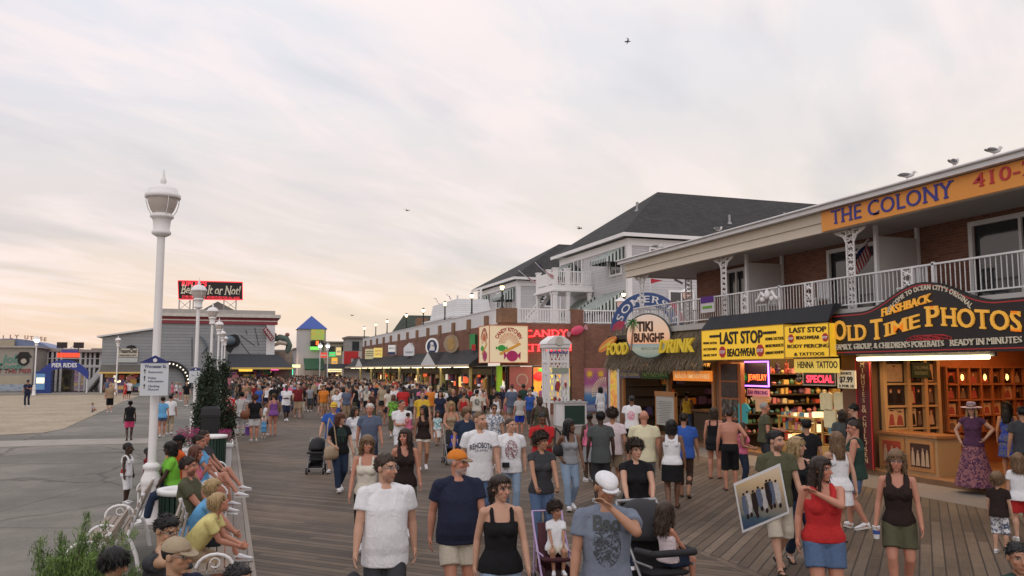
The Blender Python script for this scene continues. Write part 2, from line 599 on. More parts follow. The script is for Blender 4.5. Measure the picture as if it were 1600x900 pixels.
def concrete_mat():
	m, g, b=new_mat('worn_concrete')
	geo=g.n('ShaderNodeNewGeometry')
	P=geo.outputs['Position']
	x, y, z=g.xyz(P)
	n1=g.noise(P,0.13,5,0.6,0.6)
	n2=g.noise(P,0.9,5,0.65)
	n3=g.noise(P,14,3,0.6)
	tone=g.math('ADD', g.math('MULTIPLY', n1,0.55), g.math('ADD', g.math('MULTIPLY', n2,0.30), g.math('MULTIPLY', n3,0.15)))
	c=g.ramp(tone,[(0.36,(0.090,0.088,0.075)),(0.50,(0.158,0.147,0.126)),(0.62,(0.245,0.223,0.195))])
	r1=g.math('ADD', g.math('MULTIPLY', x,0.94), g.math('MULTIPLY', y,-0.34))
	r2=g.math('ADD', g.math('MULTIPLY', x,0.34), g.math('MULTIPLY', y,0.94))
	def line(c_, w, p):
		f=g.math('ABSOLUTE', g.math('SUBTRACT', g.math('FRACT', g.math('DIVIDE', g.math('ADD', c_, g.math('MULTIPLY', n2,0.10)), p)),0.5))
		return g.ramp(f,[(0.0,0.55),(w,0.55),(w*2.2,1.0)])
	k=g.math('MULTIPLY', line(r1,0.0022,6.3), line(r2,0.0022,9.1))
	c=g.mix(1.0, c, g.comb(k, k, k), 'MULTIPLY')
	vo=g.n('ShaderNodeTexVoronoi')
	g.l(P, vo.inputs['Vector'])
	vo.inputs['Scale'].default_value=1.3
	sp=g.ramp(vo.outputs['Distance'],[(0.0,0.5),(0.05,0.35),(0.08,0.0)])
	c=g.mix(sp, c,(0.30,0.27,0.24))
	ve=g.n('ShaderNodeTexVoronoi', feature='DISTANCE_TO_EDGE')
	wv=g.n('ShaderNodeVectorMath', operation='ADD')
	nv=g.n('ShaderNodeTexNoise')
	nv.inputs['Scale'].default_value=0.8
	nv.inputs['Detail'].default_value=5
	g.l(P, nv.inputs['Vector'])
	g.l(P, wv.inputs[0])
	g.l(nv.outputs[1], wv.inputs[1])
	g.l(wv.outputs[0], ve.inputs['Vector'])
	ve.inputs['Scale'].default_value=0.16
	ck=g.ramp(ve.outputs[0],[(0.0,0.55),(0.004,0.6),(0.010,1.0)])
	c=g.mix(1.0, c, g.comb(ck, ck, ck), 'MULTIPLY')
	g.l(c, b.inputs['Base Color'])
	b.inputs['Roughness'].default_value=0.85
	bn=g.n('ShaderNodeBump')
	bn.inputs['Strength'].default_value=0.35
	bn.inputs['Distance'].default_value=0.01
	g.l(g.math('ADD', n3, n2), bn.inputs['Height'])
	g.l(bn.outputs[0], b.inputs['Normal'])
	MATS['worn_concrete']=m
	return m
def sand_mat():
	m, g, b=new_mat('beach_sand')
	geo=g.n('ShaderNodeNewGeometry')
	P=geo.outputs['Position']
	n1=g.noise(P,0.4,5,0.65)
	n2=g.noise(P,3.5,5,0.7)
	n3=g.noise(P,60,2,0.6)
	t=g.math('ADD', g.math('MULTIPLY', n1,0.4), g.math('ADD', g.math('MULTIPLY', n2,0.45), g.math('MULTIPLY', n3,0.15)))
	g.l(g.ramp(t,[(0.38,(0.26,0.205,0.145)),(0.5,(0.38,0.31,0.225)),(0.64,(0.50,0.42,0.31))]), b.inputs['Base Color'])
	b.inputs['Roughness'].default_value=0.95
	bn=g.n('ShaderNodeBump')
	bn.inputs['Strength'].default_value=0.9
	bn.inputs['Distance'].default_value=0.08
	g.l(n2, bn.inputs['Height'])
	g.l(bn.outputs[0], b.inputs['Normal'])
	MATS['beach_sand']=m
	return m
def picture_mat(name, cols, scale=4.0, seed=0.0, emit=0.0, rough=0.4):
	"""a printed picture seen too small to read: patches of a few colours"""
	if name in MATS:
		return MATS[name]
	m, g, b=new_mat(name)
	geo=g.n('ShaderNodeNewGeometry')
	mp=g.n('ShaderNodeMapping')
	mp.inputs['Location'].default_value=(seed, seed*1.7, seed*0.3)
	g.l(geo.outputs['Position'], mp.inputs['Vector'])
	n=g.noise(mp.outputs[0], scale,4,0.6,0.8)
	k=len(cols)
	st=[(0.28+0.46*i/max(1, k-1), c)for i, c in enumerate(cols)]
	c=g.ramp(n, st, 'LINEAR')
	g.l(c, b.inputs['Base Color'])
	b.inputs['Roughness'].default_value=rough
	if emit:
		g.l(c, b.inputs['Emission Color'])
		b.inputs['Emission Strength'].default_value=emit
	MATS[name]=m
	return m
BRICK=brick_mat('red_brown_brick',(0.165,0.062,0.040),(0.225,0.095,0.060),(0.20,0.16,0.13))
BRICK_TAN=brick_mat('tan_brick',(0.26,0.13,0.065),(0.19,0.10,0.06),(0.22,0.17,0.13))
SIDING=siding_mat('grey_siding',(0.50,0.49,0.50))
SIDING_DK=siding_mat('dark_grey_siding',(0.25,0.26,0.275),0.33,0.04)
SHINGLE=shingle_mat('dark_shingle',(0.035,0.034,0.036))
SHINGLE_GR=shingle_mat('green_shingle',(0.045,0.06,0.045))
DECK=boards_mat()
PLANK=wood_mat('kerb_plank',(0.23,0.19,0.16),0,0.17)
SLAT=wood_mat('bench_slat',(0.30,0.235,0.185),0,0.55)
FLOORWOOD=wood_mat('shop_floor_wood',(0.22,0.115,0.055),0,0.14)
CONC=concrete_mat()
SAND=sand_mat()
WHITE=paint('white_paint',(0.78,0.77,0.77),0.45,0.05)
WHITE_OLD=paint('weathered_white_paint',(0.66,0.66,0.67),0.6,0.10)
CREAM=paint('cream_paint',(0.62,0.52,0.38),0.6,0.06)
BEIGE=paint('beige_fascia',(0.60,0.53,0.44),0.6,0.06)
BLACK=paint('black_paint',(0.012,0.012,0.014),0.45,0.05)
BLACKCLOTH=paint('black_canvas',(0.022,0.023,0.028),0.75,0.12,3,0.3,30)
DARK=paint('dark_interior',(0.045,0.035,0.03),0.8,0.15)
BROWNWALL=paint('brown_interior',(0.17,0.085,0.045),0.7,0.15)
ORANGEWOOD=wood_mat('orange_shelf_wood',(0.30,0.105,0.035),1,0.4)
METALGREY=paint('grey_metal',(0.30,0.30,0.31),0.4,0.08, metal=0.6)
GLASS_DK=paint('dark_window_glass',(0.03,0.035,0.04),0.06,0.05, spec=0.8)
TUBE=glow('fluorescent_tube',(1.0,0.86,0.50),7.0)
# ================================================================== people
SKINS={'fair':(0.50,0.285,0.20), 'tan':(0.39,0.20,0.125), 'asian':(0.42,0.245,0.15), 'brown':(0.17,0.085,0.052), 'dark':(0.060,0.033,0.024), 'red':(0.47,0.215,0.145)}
HAIRS={'black':(0.010,0.009,0.009), 'dark':(0.030,0.018,0.013), 'brown':(0.042,0.024,0.015), 'light':(0.16,0.095,0.05), 'blond':(0.36,0.25,0.125), 'grey':(0.30,0.29,0.28), 'white':(0.62,0.60,0.57), 'auburn':(0.10,0.035,0.02)}
def skin_mat():
	m, g, b=new_mat('skin')
	at=g.n('ShaderNodeAttribute', attribute_name='tint')
	geo=g.n('ShaderNodeNewGeometry')
	n=g.noise(geo.outputs['Position'],22,4,0.6)
	k=g.math('ADD',0.86, g.math('MULTIPLY', n,0.28))
	g.l(g.mix(1.0, at.outputs['Color'], g.comb(k, k, k), 'MULTIPLY'), b.inputs['Base Color'])
	b.inputs['Roughness'].default_value=0.48
	b.inputs['Specular IOR Level'].default_value=0.35
	return m
SKIN=skin_mat()
def fskin(name):
	return paint('skin_'+name, SKINS[name],0.5,0.05,12)
def hair_mat(name):
	key='hair_'+name
	if key in MATS:
		return MATS[key]
	m, g, b=new_mat(key)
	tc=g.n('ShaderNodeTexCoord')
	x, y, z=g.xyz(tc.outputs['Object'])
	n=g.noise(g.comb(g.math('MULTIPLY', x,130), g.math('MULTIPLY', y,130), g.math('MULTIPLY', z,9)),1.0,3,0.6,0.6)
	k=g.math('ADD',0.35, g.math('MULTIPLY', n,1.35))
	g.l(g.mix(1.0, HAIRS[name], g.comb(k, k, k), 'MULTIPLY'), b.inputs['Base Color'])
	b.inputs['Roughness'].default_value=0.42
	b.inputs['Specular IOR Level'].default_value=0.35
	bn=g.n('ShaderNodeBump')
	bn.inputs['Strength'].default_value=0.8
	bn.inputs['Distance'].default_value=0.006
	g.l(n, bn.inputs['Height'])
	g.l(bn.outputs[0], b.inputs['Normal'])
	MATS[key]=m
	return m
CLOTH={'white':(0.72,0.72,0.75), 'offwhite':(0.62,0.58,0.50), 'cream':(0.62,0.58,0.40), 'pinkwhite':(0.66,0.56,0.59), 'navy':(0.020,0.024,0.050), 'black':(0.011,0.011,0.013), 'charcoal':(0.045,0.047,0.052), 'grey':(0.27,0.28,0.30), 'bluegrey':(0.17,0.20,0.26), 'steel':(0.10,0.125,0.19), 'lightgrey':(0.44,0.43,0.43), 'darkgreen':(0.028,0.055,0.045), 'olive':(0.085,0.085,0.050), 'khaki':(0.36,0.29,0.20), 'tan':(0.30,0.215,0.14), 'palekhaki':(0.50,0.45,0.37), 'red':(0.47,0.028,0.030), 'maroon':(0.16,0.018,0.022), 'orange':(0.62,0.20,0.03), 'brightorange':(0.70,0.12,0.025), 'yellow':(0.62,0.41,0.045), 'paleyellow':(0.66,0.58,0.24), 'lime':(0.18,0.50,0.05), 'green':(0.05,0.20,0.06), 'teal':(0.05,0.32,0.36), 'sky':(0.13,0.36,0.62), 'blue':(0.035,0.095,0.36), 'royal':(0.02,0.05,0.40), 'plum':(0.085,0.035,0.075), 'rose':(0.30,0.13,0.14), 'mauve':(0.22,0.17,0.23), 'purple':(0.20,0.075,0.27), 'pink':(0.62,0.16,0.26), 'hotpink':(0.60,0.06,0.17), 'brown':(0.060,0.034,0.026), 'darkbrown':(0.026,0.017,0.015), 'denim':(0.085,0.135,0.24), 'paledenim':(0.23,0.31,0.42), 'darkdenim':(0.022,0.034,0.065), 'slate':(0.075,0.085,0.085)}
def cloth(name, pattern=None, col2=None, scale=1.0):
	key='cloth_%s_%s_%s'%(name, pattern, col2)
	if key in MATS:
		return MATS[key]
	col=CLOTH[name]
	m, g, b=new_mat(key)
	tc=g.n('ShaderNodeTexCoord')
	P=tc.outputs['Object']
	x, y, z=g.xyz(P)
	n=g.noise(P,6,4,0.6)
	k=g.math('ADD',0.80, g.math('MULTIPLY', n,0.40))
	c=col
	if pattern:
		c2=CLOTH[col2]
		if pattern=='plaid':
			a=g.math('FRACT', g.math('MULTIPLY', x,14.0))
			d=g.math('FRACT', g.math('MULTIPLY', z,14.0))
			f=g.math('MULTIPLY', g.math('ADD', g.math('LESS_THAN', a,0.42), g.math('LESS_THAN', d,0.42)),0.5)
		elif pattern=='stripe':
			f=g.math('LESS_THAN', g.math('FRACT', g.math('MULTIPLY', z,22.0)),0.35)
		elif pattern=='dots':
			vo=g.n('ShaderNodeTexVoronoi')
			g.l(P, vo.inputs['Vector'])
			vo.inputs['Scale'].default_value=16
			f=g.math('LESS_THAN', vo.outputs['Distance'],0.33)
		elif pattern=='floral':
			f=g.ramp(g.noise(P,17,3,0.6,1.2),[(0.47,0.0),(0.53,1.0)])
		elif pattern=='crest':
			r=g.math('ADD', g.math('POWER', g.math('MULTIPLY', x,9.0),2.0), g.math('POWER', g.math('MULTIPLY', g.math('SUBTRACT', z,1.17),6.0),2.0))
			inside=g.math('MULTIPLY', g.math('LESS_THAN', r,1.0), g.math('LESS_THAN', y,0.0))
			f=g.math('MULTIPLY', inside, g.ramp(g.noise(P,26,4,0.65,1.6),[(0.44,0.0),(0.50,0.85)]))
		elif pattern=='back':
			r=g.math('ADD', g.math('POWER', g.math('MULTIPLY', x,9.0),2.0), g.math('POWER', g.math('MULTIPLY', g.math('SUBTRACT', z,1.20),7.0),2.0))
			inside=g.math('MULTIPLY', g.math('LESS_THAN', r,1.0), g.math('GREATER_THAN', y,0.0))
			f=g.math('MULTIPLY', inside, g.ramp(g.noise(P,22,3,0.6,1.5),[(0.42,0.0),(0.50,0.9)]))
		c=g.mix(f, col, c2)
	g.l(g.mix(1.0, c, g.comb(k, k, k), 'MULTIPLY'), b.inputs['Base Color'])
	b.inputs['Roughness'].default_value=0.85
	b.inputs['Specular IOR Level'].default_value=0.2
	bn=g.n('ShaderNodeBump')
	bn.inputs['Strength'].default_value=0.6
	bn.inputs['Distance'].default_value=0.03
	h=g.noise(g.comb(g.math('MULTIPLY', x,12), g.math('MULTIPLY', y,12), g.math('MULTIPLY', z,7)),1.0,4,0.6,1.3)
	g.l(h, bn.inputs['Height'])
	g.l(bn.outputs[0], b.inputs['Normal'])
	MATS[key]=m
	return m
def frust(mb, a, b, ra, rb, n=14, sq=1.0):
	mb.cyl(a, b, ra, rb, n)
def limb(mb, pts, rad, sub=2):
	for p, r in zip(pts, rad):
		mb.ell(p,(r, r, r),0, sub)
	for i in range(len(pts)-1):
		if(Vector(pts[i+1])-Vector(pts[i])).length>1e-4:
			mb.cyl(pts[i], pts[i+1], rad[i], rad[i+1],12)
def loft(mb, rings, n=22, e=2.3):
	"""rings: (centre, half-width vector, half-depth vector)"""
	vs_, fs_=[],[]
	for c, a, b in rings:
		c, a, b=Vector(c), Vector(a), Vector(b)
		for k in range(n):
			t=2*math.pi*k/n
			ct, st=math.cos(t), math.sin(t)
			u=math.copysign(abs(ct)**(2/e), ct)
			w=math.copysign(abs(st)**(2/e), st)
			vs_.append(tuple(c+a*u+b*w))
	for i in range(len(rings)-1):
		for k in range(n):
			k2=(k+1)%n
			fs_.append((i*n+k, i*n+k2,(i+1)*n+k2,(i+1)*n+k))
	fs_.append(tuple(range(n))[::-1])
	fs_.append(tuple(range(len(vs_)-n, len(vs_))))
	mb.add(vs_, fs_,0, True)
def remesh(mb, voxel, smooth=3):
	me=bpy.data.meshes.new('r')
	me.from_pydata(mb.v,[], mb.f)
	bm=bmesh.new()
	bm.from_mesh(me)
	bmesh.ops.recalc_face_normals(bm, faces=bm.faces)
	bm.to_mesh(me)
	bm.free()
	ob=bpy.data.objects.new('r', me)
	md=ob.modifiers.new('a', 'REMESH')
	md.mode='VOXEL'
	md.voxel_size=voxel
	md.use_smooth_shade=True
	if smooth:
		ms=ob.modifiers.new('b', 'SMOOTH')
		ms.factor=0.5
		ms.iterations=smooth
	out=evaluated(ob)
	bpy.data.objects.remove(ob)
	bpy.data.meshes.remove(me)
	out.materials.clear()
	out.polygons.foreach_set('use_smooth',[True]*len(out.polygons))
	return out
def mesh_np(me):
	n=len(me.vertices)
	v=np.empty(n*3, np.float32)
	me.vertices.foreach_get('co', v)
	return v.reshape(-1,3)
def mesh_set(me, v):
	me.vertices.foreach_set('co', np.ascontiguousarray(v, np.float32).ravel())
	me.update()
def wrinkle(me, amp, freq=9.0, seed=0, bias=0.0):
	r=np.random.default_rng(seed)
	v=mesh_np(me)
	nn=np.empty(len(v)*3, np.float32)
	me.vertex_normals.foreach_get('vector', nn)
	nn=nn.reshape(-1,3)
	d=np.zeros(len(v))
	for i in range(7):
		k=r.normal(size=3)*freq*(1+i*0.35)*np.array([1.0,1.0,0.7])
		w=r.normal(size=3)*freq*0.4
		ph=r.uniform(0,6.28,2)
		s=np.sin(v@k+ph[0]+1.4*np.sin(v@w+ph[1]))
		d+=(1-np.abs(s))**2/(1+i*0.35)-0.3
	d=np.maximum(d,-0.12)
	mesh_set(me, v+nn*(d*amp*0.45+bias)[:, None])
def to_obj(me, name, mat, parent):
	me.name=name
	if not isinstance(mat,(list, tuple)):
		mat=[mat]
	for q in mat:
		me.materials.append(q)
	o=bpy.data.objects.new(name, me)
	COL.objects.link(o)
	if parent is not None:
		o.parent=parent
	return o
def ik(a, t, l1, l2, pole):
	a, t, pole=Vector(a), Vector(t), Vector(pole)
	d=t-a
	L=max(abs(l1-l2)*1.05+1e-3, min(d.length,0.997*(l1+l2)))
	u=d.normalized()
	x=(l1*l1-l2*l2+L*L)/(2*L)
	h=math.sqrt(max(0.0, l1*l1-x*x))
	p=pole-u*pole.dot(u)
	p.normalize()
	return a+u*x+p*h, a+u*L
def skeleton(S):
	s=S['h']/1.75
	kid=S.get('kid', False)
	fem=S['sex']=='f'
	w=S.get('w',1.0)
	K={'s':s, 'kid':kid, 'fem':fem, 'w':w}
	sit=S['pose']=='sit'
	K['hs']=s*(1.06 if not kid else min(1.45,1.0/s*0.92))
	hip=Vector((0,0,(0.905 if not kid else 0.86)*s))
	ph=S.get('ph',0.0)
	if S['pose']=='walk':
		hip.z-=0.022*s*abs(ph)
	if sit:
		hip=Vector((0,0, S.get('seat',0.45)+0.105*s))
	K['hip']=hip
	lean=D2R(S.get('lean',2.0 if not sit else-4))
	sl=D2R(S.get('side',0.0))
	u=Vector((math.sin(sl),-math.sin(lean), math.cos(lean))).normalized()
	fwd=Vector((0,-math.cos(lean),-math.sin(lean)))
	K['u'], K['f']=u, fwd
	X=Vector((1,0,0))
	K['T']=lambda t, x=0.0, f=0.0:hip+u*(t*s)+X*(x*s)+fwd*(f*s)
	T=K['T']
	sw=(0.165 if fem else 0.185)*(0.94 if kid else 1.0)*(1+(w-1)*0.55)
	K['sw']=sw
	K['legs']=[]
	l1, l2=0.425*s,0.415*s
	if kid:
		l1, l2=0.40*s,0.39*s
	for sd in(1,-1):
		hj=hip+Vector((sd*0.092*s*(1+(w-1)*0.4),0,0))
		fyaw=S.get('toe',8)*sd
		if S['pose']=='walk':
			st=0.30*s*ph*sd
			back=max(0.0, ph*sd)
			an=Vector((sd*0.075*s, st,(0.082+0.10*back)*s))
			pitch=-12 if ph*sd<0 else 32*back
		elif sit:
			ft=S.get('feet', {}).get(sd,(0.13*sd,-0.47,0.0))
			an=Vector((ft[0]*s, ft[1]*s,0.082*s+ft[2]))
			pitch=0
		else:
			an=Vector((sd*S.get('stance',0.10)*s, sd*S.get('stagger',0.03)*s,0.082*s))
			pitch=0
		kn, an=ik(hj, an, l1, l2, Vector((sd*0.12,-1,0.35 if sit else 0.0)))
		K['legs'].append((sd, hj, kn, an, fyaw, pitch))
	K['arms']=[]
	a1, a2=0.285*s,0.25*s
	if kid:
		a1, a2=0.27*s,0.235*s
	hands=S.get('hands', {})
	for sd in(1,-1):
		sh=T(0.515, sd*sw,0.0)
		tgt=hands.get(sd)
		if tgt is None:
			swing=(-0.17*ph*sd if S['pose']=='walk' else 0.0)
			if sit:
				tg=T(0.06, sd*0.12,0.34)
			else:
				tg=sh+Vector((sd*(0.075+0.05*(w-1))*s,(-0.05+swing)*s,-0.52*s))
		else:
			tg=hip+Vector((tgt[0]*s, tgt[1]*s, tgt[2]*s))
		pole=S.get('poles', {}).get(sd,(sd*0.45,1.0,-0.35))
		el, wr=ik(sh, tg, a1, a2, Vector(pole))
		K['arms'].append((sd, sh, el, wr))
	nb=T(0.575,0,-0.015)
	K['neck']=nb
	hd=Vector(nb)+u*(0.046*s)+Vector((0,-0.018*s,0.113*K['hs']))
	K['head']=hd
	yaw, pit, roll=D2R(S.get('hyaw',0)), D2R(S.get('hpitch',4)), D2R(S.get('hroll',0))
	R=Matrix.Rotation(yaw,3, 'Z')@Matrix.Rotation(roll,3, 'Y')@Matrix.Rotation(pit,3, 'X')
	K['R']=R
	return K
def torso_rings(K, S):
	w, fem, kid=K['w'], K['fem'], K['kid']
	b=S.get('belly',0.0)
	if fem:
		r=[(-0.09,.095,.085,0),(-0.03,.170,.115,-.008),(.04,.172,.116,-.006),(.16,.128,.092,.004),(.28,.142,.102,.004),(.38,.155,.108,.004),(.47,.150,.088,-.004),(.535,.095,.068,-.008),(.585,.052,.054,-.012)]
	elif kid:
		r=[(-0.09,.09,.085,0),(-0.03,.140,.105,0),(.04,.142,.108,.004),(.16,.135,.105,.010),(.28,.140,.102,.006),(.38,.148,.100,0),(.47,.145,.085,-.004),(.535,.092,.066,-.008),(.585,.05,.052,-.012)]
	else:
		r=[(-0.09,.095,.088,0),(-0.03,.160,.112,-.004),(.04,.163,.112,0),(.16,.148,.106,.004),(.28,.163,.116,.006),(.38,.178,.120,.004),(.47,.172,.098,-.004),(.535,.105,.074,-.008),(.585,.060,.060,-.012)]
	out=[]
	for t, hw, hd, yo in r:
		kk=1+(w-1)*(1.0 if t<0.45 else 0.35)
		bb=b*math.exp(-((t-0.13)/0.13)**2)
		out.append((t, hw*kk+bb*0.35, hd*kk+bb*0.55, yo+bb*0.5))
	return out
def ring3(K, t, hw, hd, yo, inf=0.0):
	s=K['s']
	return(K['T'](t,0, yo), Vector((hw*s+inf,0,0)), K['f']*(-(hd*s+inf)))
def add_torso(mb, K, S, inf=0.0, t0=-9, t1=9, rings=None, hem=None, e=2.3):
	rr=rings or torso_rings(K, S)
	sel=[]
	if t0>-1 and not S.get('_bottom'):
		rr=[(min(t0,-0.09)-.001, rr[1][1], rr[1][2], rr[1][3])]+list(rr[1:])
	ts=[q[0]for q in rr]
	def interp(t):
		return(t, )+tuple(float(np.interp(t, ts,[q[i]for q in rr]))for i in(1,2,3))
	lo, hi=max(t0, ts[0]), min(t1, ts[-1])
	cand=[interp(lo)]+[q for q in rr if lo+0.012<q[0]<hi-0.012]+[interp(hi)]
	for i, q in enumerate(cand):
		x=inf
		if hem and q[0]<hem[0]:
			x=inf+hem[1]*(hem[0]-q[0])/max(1e-3, hem[0]-lo)
		sel.append(ring3(K, *q, inf=x))
	loft(mb, sel, e=e)
def hand_parts(mb, K, wr, el, sd, det, grip):
	s=K['s']
	f=(wr-el).normalized()
	pref=Vector((0,-0.8,0.6))
	wv=pref-f*pref.dot(f)
	if wv.length<0.15:
		wv=Vector((-sd,0,0.2))-f*Vector((-sd,0,0.2)).dot(f)
	wv.normalize()
	n=f.cross(wv)
	inw=Vector((-sd,0,-0.6))
	if n.dot(inw)<0:
		n=-n
	B=basis((0,0,0), f, wv, n)
	mb.ell(wr+f*0.052*s,(0.052*s,0.040*s,0.0165*s),0,2, B)
	limb(mb,[wr-f*0.02*s, wr+f*0.04*s],[0.026*s,0.026*s])
	fr=0.0092*s if det<1 else 0.0125*s
	c1, c2=(0.30,0.85)if not grip else(1.2,2.6)
	for off, L in((0.029,.066),(0.010,.076),(-0.009,.071),(-0.027,.056)):
		a=wr+f*0.088*s+wv*off*s
		d1=f*math.cos(c1)+n*math.sin(c1)+wv*off*2.2
		d2=f*math.cos(c2)+n*math.sin(c2)+wv*off*1.5
		b_=a+d1*L*0.55*s
		c_=b_+d2*L*0.50*s
		limb(mb,[a, b_, c_],[fr, fr*0.95, fr*0.82],1)
	a=wr+f*0.028*s+wv*0.030*s
	b_=a+(wv*0.62+f*0.72+n*0.25).normalized()*0.036*s
	c_=b_+(f*0.9+n*(0.35 if not grip else 0.9)+wv*0.1).normalized()*0.030*s
	limb(mb,[a, b_, c_],[fr*1.25, fr*1.1, fr*0.9],1)
def hmat(K):
	M=K['R'].to_4x4()
	M.translation=K['head']
	return M@Matrix.Scale(K['hs'],4)
def body_mesh(K, S, det):
	s, w, fem=K['s'], K['w'], K['fem']
	vox=(0.0080,0.0120,0.019,0.028)[det]
	mb=MB()
	add_torso(mb, K, S)
	T=K['T']
	if fem and not K['kid']:
		bz=S.get('bust',1.0)
		for sd in(1,-1):
			mb.ell(T(0.355, sd*0.072,0.075),(0.066*s*bz, )*3,0,2)
	for sd in(1,-1):
		limb(mb,[T(0.548, sd*0.05,-0.015), T(0.508, sd*(K['sw']-0.015),0.0)],[0.046*s,0.046*s])
	lw=(1.10 if fem else 1.0)*(1+(w-1)*0.75)
	for sd, hj, kn, an, fy, pit in K['legs']:
		mid=hj.lerp(kn,0.45)+Vector((0,0.0,0))
		limb(mb,[hj, mid, kn],[0.088*s*lw,0.077*s*lw,0.054*s*lw])
		sh=kn-an
		back=Vector((0,1,0))-sh.normalized()*sh.normalized().y
		cf=kn.lerp(an,0.28)+back*0.018*s
		limb(mb,[kn, cf, kn.lerp(an,0.68), an],[0.052*s*lw,0.056*s*lw,0.041*s*lw,0.034*s])
		d=foot_dir(fy, pit)
		limb(mb,[an+Vector((0,0,-0.03*s)), an+d*0.10*s+Vector((0,0,-0.052*s)), an+d*0.155*s+Vector((0,0,-0.062*s))],[0.036*s,0.030*s,0.022*s])
	aw=(0.88 if fem else 1.0)*(1+(w-1)*0.8)
	grips=S.get('grip',())
	for sd, sh, el, wr in K['arms']:
		limb(mb,[sh, sh.lerp(el,0.4), el],[0.052*s*aw,0.048*s*aw,0.039*s*aw])
		limb(mb,[el, el.lerp(wr,0.3), wr],[0.039*s*aw,0.041*s*aw,0.026*s])
		hand_parts(mb, K, wr, el, sd, det, sd in grips)
	M=hmat(K)
	limb(mb,[K['neck']-K['u']*0.02*s, M@Vector((0,0.022,-0.045))],[0.056*s*(0.88 if fem else 1.0),0.053*s*(0.86 if fem else 1.0)])
	def he(c, r):
		mb.ell(M@Vector(c), tuple(q*K['hs']for q in r),0,3, K['R'].to_4x4())
	he((0,.014,.030),(.075,.096,.087))
	fwid=0.93 if fem else 1.0
	he((0,-.022,-.036),(.060*fwid,.070,.082))
	he((0,-.060,-.096),(.027*fwid,.028,.020))
	if det<=2:
		for q in(1,-1):
			he((q*.030,-.074,.036),(.022,.014,.010))
			he((q*.042,-.060,-.022),(.020,.020,.022))
			he((q*.077,.012,-.005),(.011,.022,.032))
		a, b_, c_=(M@Vector(p)for p in((0,-.088,.020),(0,-.104,-.010),(0,-.110,-.022)))
		hs=K['hs']
		limb(mb,[a, b_, c_],[.008*hs,.011*hs,.0145*hs])
		he((0,-.084,-.058),(.025,.011,.0075))
		he((0,-.083,-.069),(.021,.011,.0075))
	me=remesh(mb, vox,3 if det<2 else 2)
	v=mesh_np(me).astype(np.float64)
	base=np.array(SKINS[S.get('skin', 'fair')])
	col=np.tile(base,(len(v),1))
	R=np.array(K['R'])
	q=(v-np.array(K['head']))@R/K['hs']
	ishead=(np.abs(q)<0.16).all(axis=1)
	front=ishead&(q[:,1]<-0.035)
	def blend(mask, c, k=1.0):
		col[mask]=col[mask]*(1-k)+np.array(c)*k
	if det<=2:
		ck=front&(np.hypot(np.abs(q[:,0])-.043, q[:,2]+.028)<.024)
		blend(ck, base*np.array([1.08,.82,.80]),.5)
		blend(front&(np.abs(q[:,0])<.016)&(np.abs(q[:,2]+.02)<.016), base*np.array([1.08,.86,.85]),.6)
		if S.get('beard'):
			hc=np.array(HAIRS[S['beard']])
			bd=ishead&(q[:,1]<0.0)&(q[:,2]<-.040-0.25*np.clip(q[:,1]+.09,0,1))&(q[:,2]>-.125)
			blend(bd, hc*1.4, S.get('beardk',0.55))
		lips=front&(np.abs(q[:,0])<.024)&(np.abs(q[:,2]+.063)<.0085)
		blend(lips, base*np.array([.82,.48,.46]),.8 if fem else .55)
		if S.get('smile'):
			blend(front&(np.abs(q[:,0])<.017)&(np.abs(q[:,2]+.063)<.0035),(.58,.50,.45),.6)
		hc=np.array(HAIRS[S.get('hair',('short', 'brown'))[1]])
		brow=front&(np.abs(np.abs(q[:,0])-.031)<.019)&(np.abs(q[:,2]-.034+np.abs(np.abs(q[:,0])-.03)*.25)<.0055)
		blend(brow, hc,.75)
		ex, ez=(np.abs(q[:,0])-.031)/.0155,(q[:,2]-.012)/.0085
		sock=front&(ex**2+(ez*.75)**2<1.9)
		blend(sock, base*.62,.75)  # darkened skin stands in for shade in the uncarved eye sockets
		eye=front&(ex**2+ez**2<1.0)
		blend(eye, np.array((.50,.47,.44))*min(1.0, base[0]*1.6+.25),.8)
		iris=front&((ex*1.9)**2+(ez*1.0)**2<1.0)
		blend(iris,(.025,.018,.014),.95)
	at=me.color_attributes.new('tint', 'FLOAT_COLOR', 'POINT')
	at.data.foreach_set('color', np.c_[col, np.ones(len(col))].astype(np.float32).ravel())
	return me
def foot_dir(fy, pit):
	a=D2R(fy)
	p=D2R(pit)
	return Vector((math.sin(a)*math.cos(p),-math.cos(a)*math.cos(p),-math.sin(p)))
TOPS_SLEEVE={'tee':0.56, 'polo':0.56, 'long':1.85, 'cap':0.30}
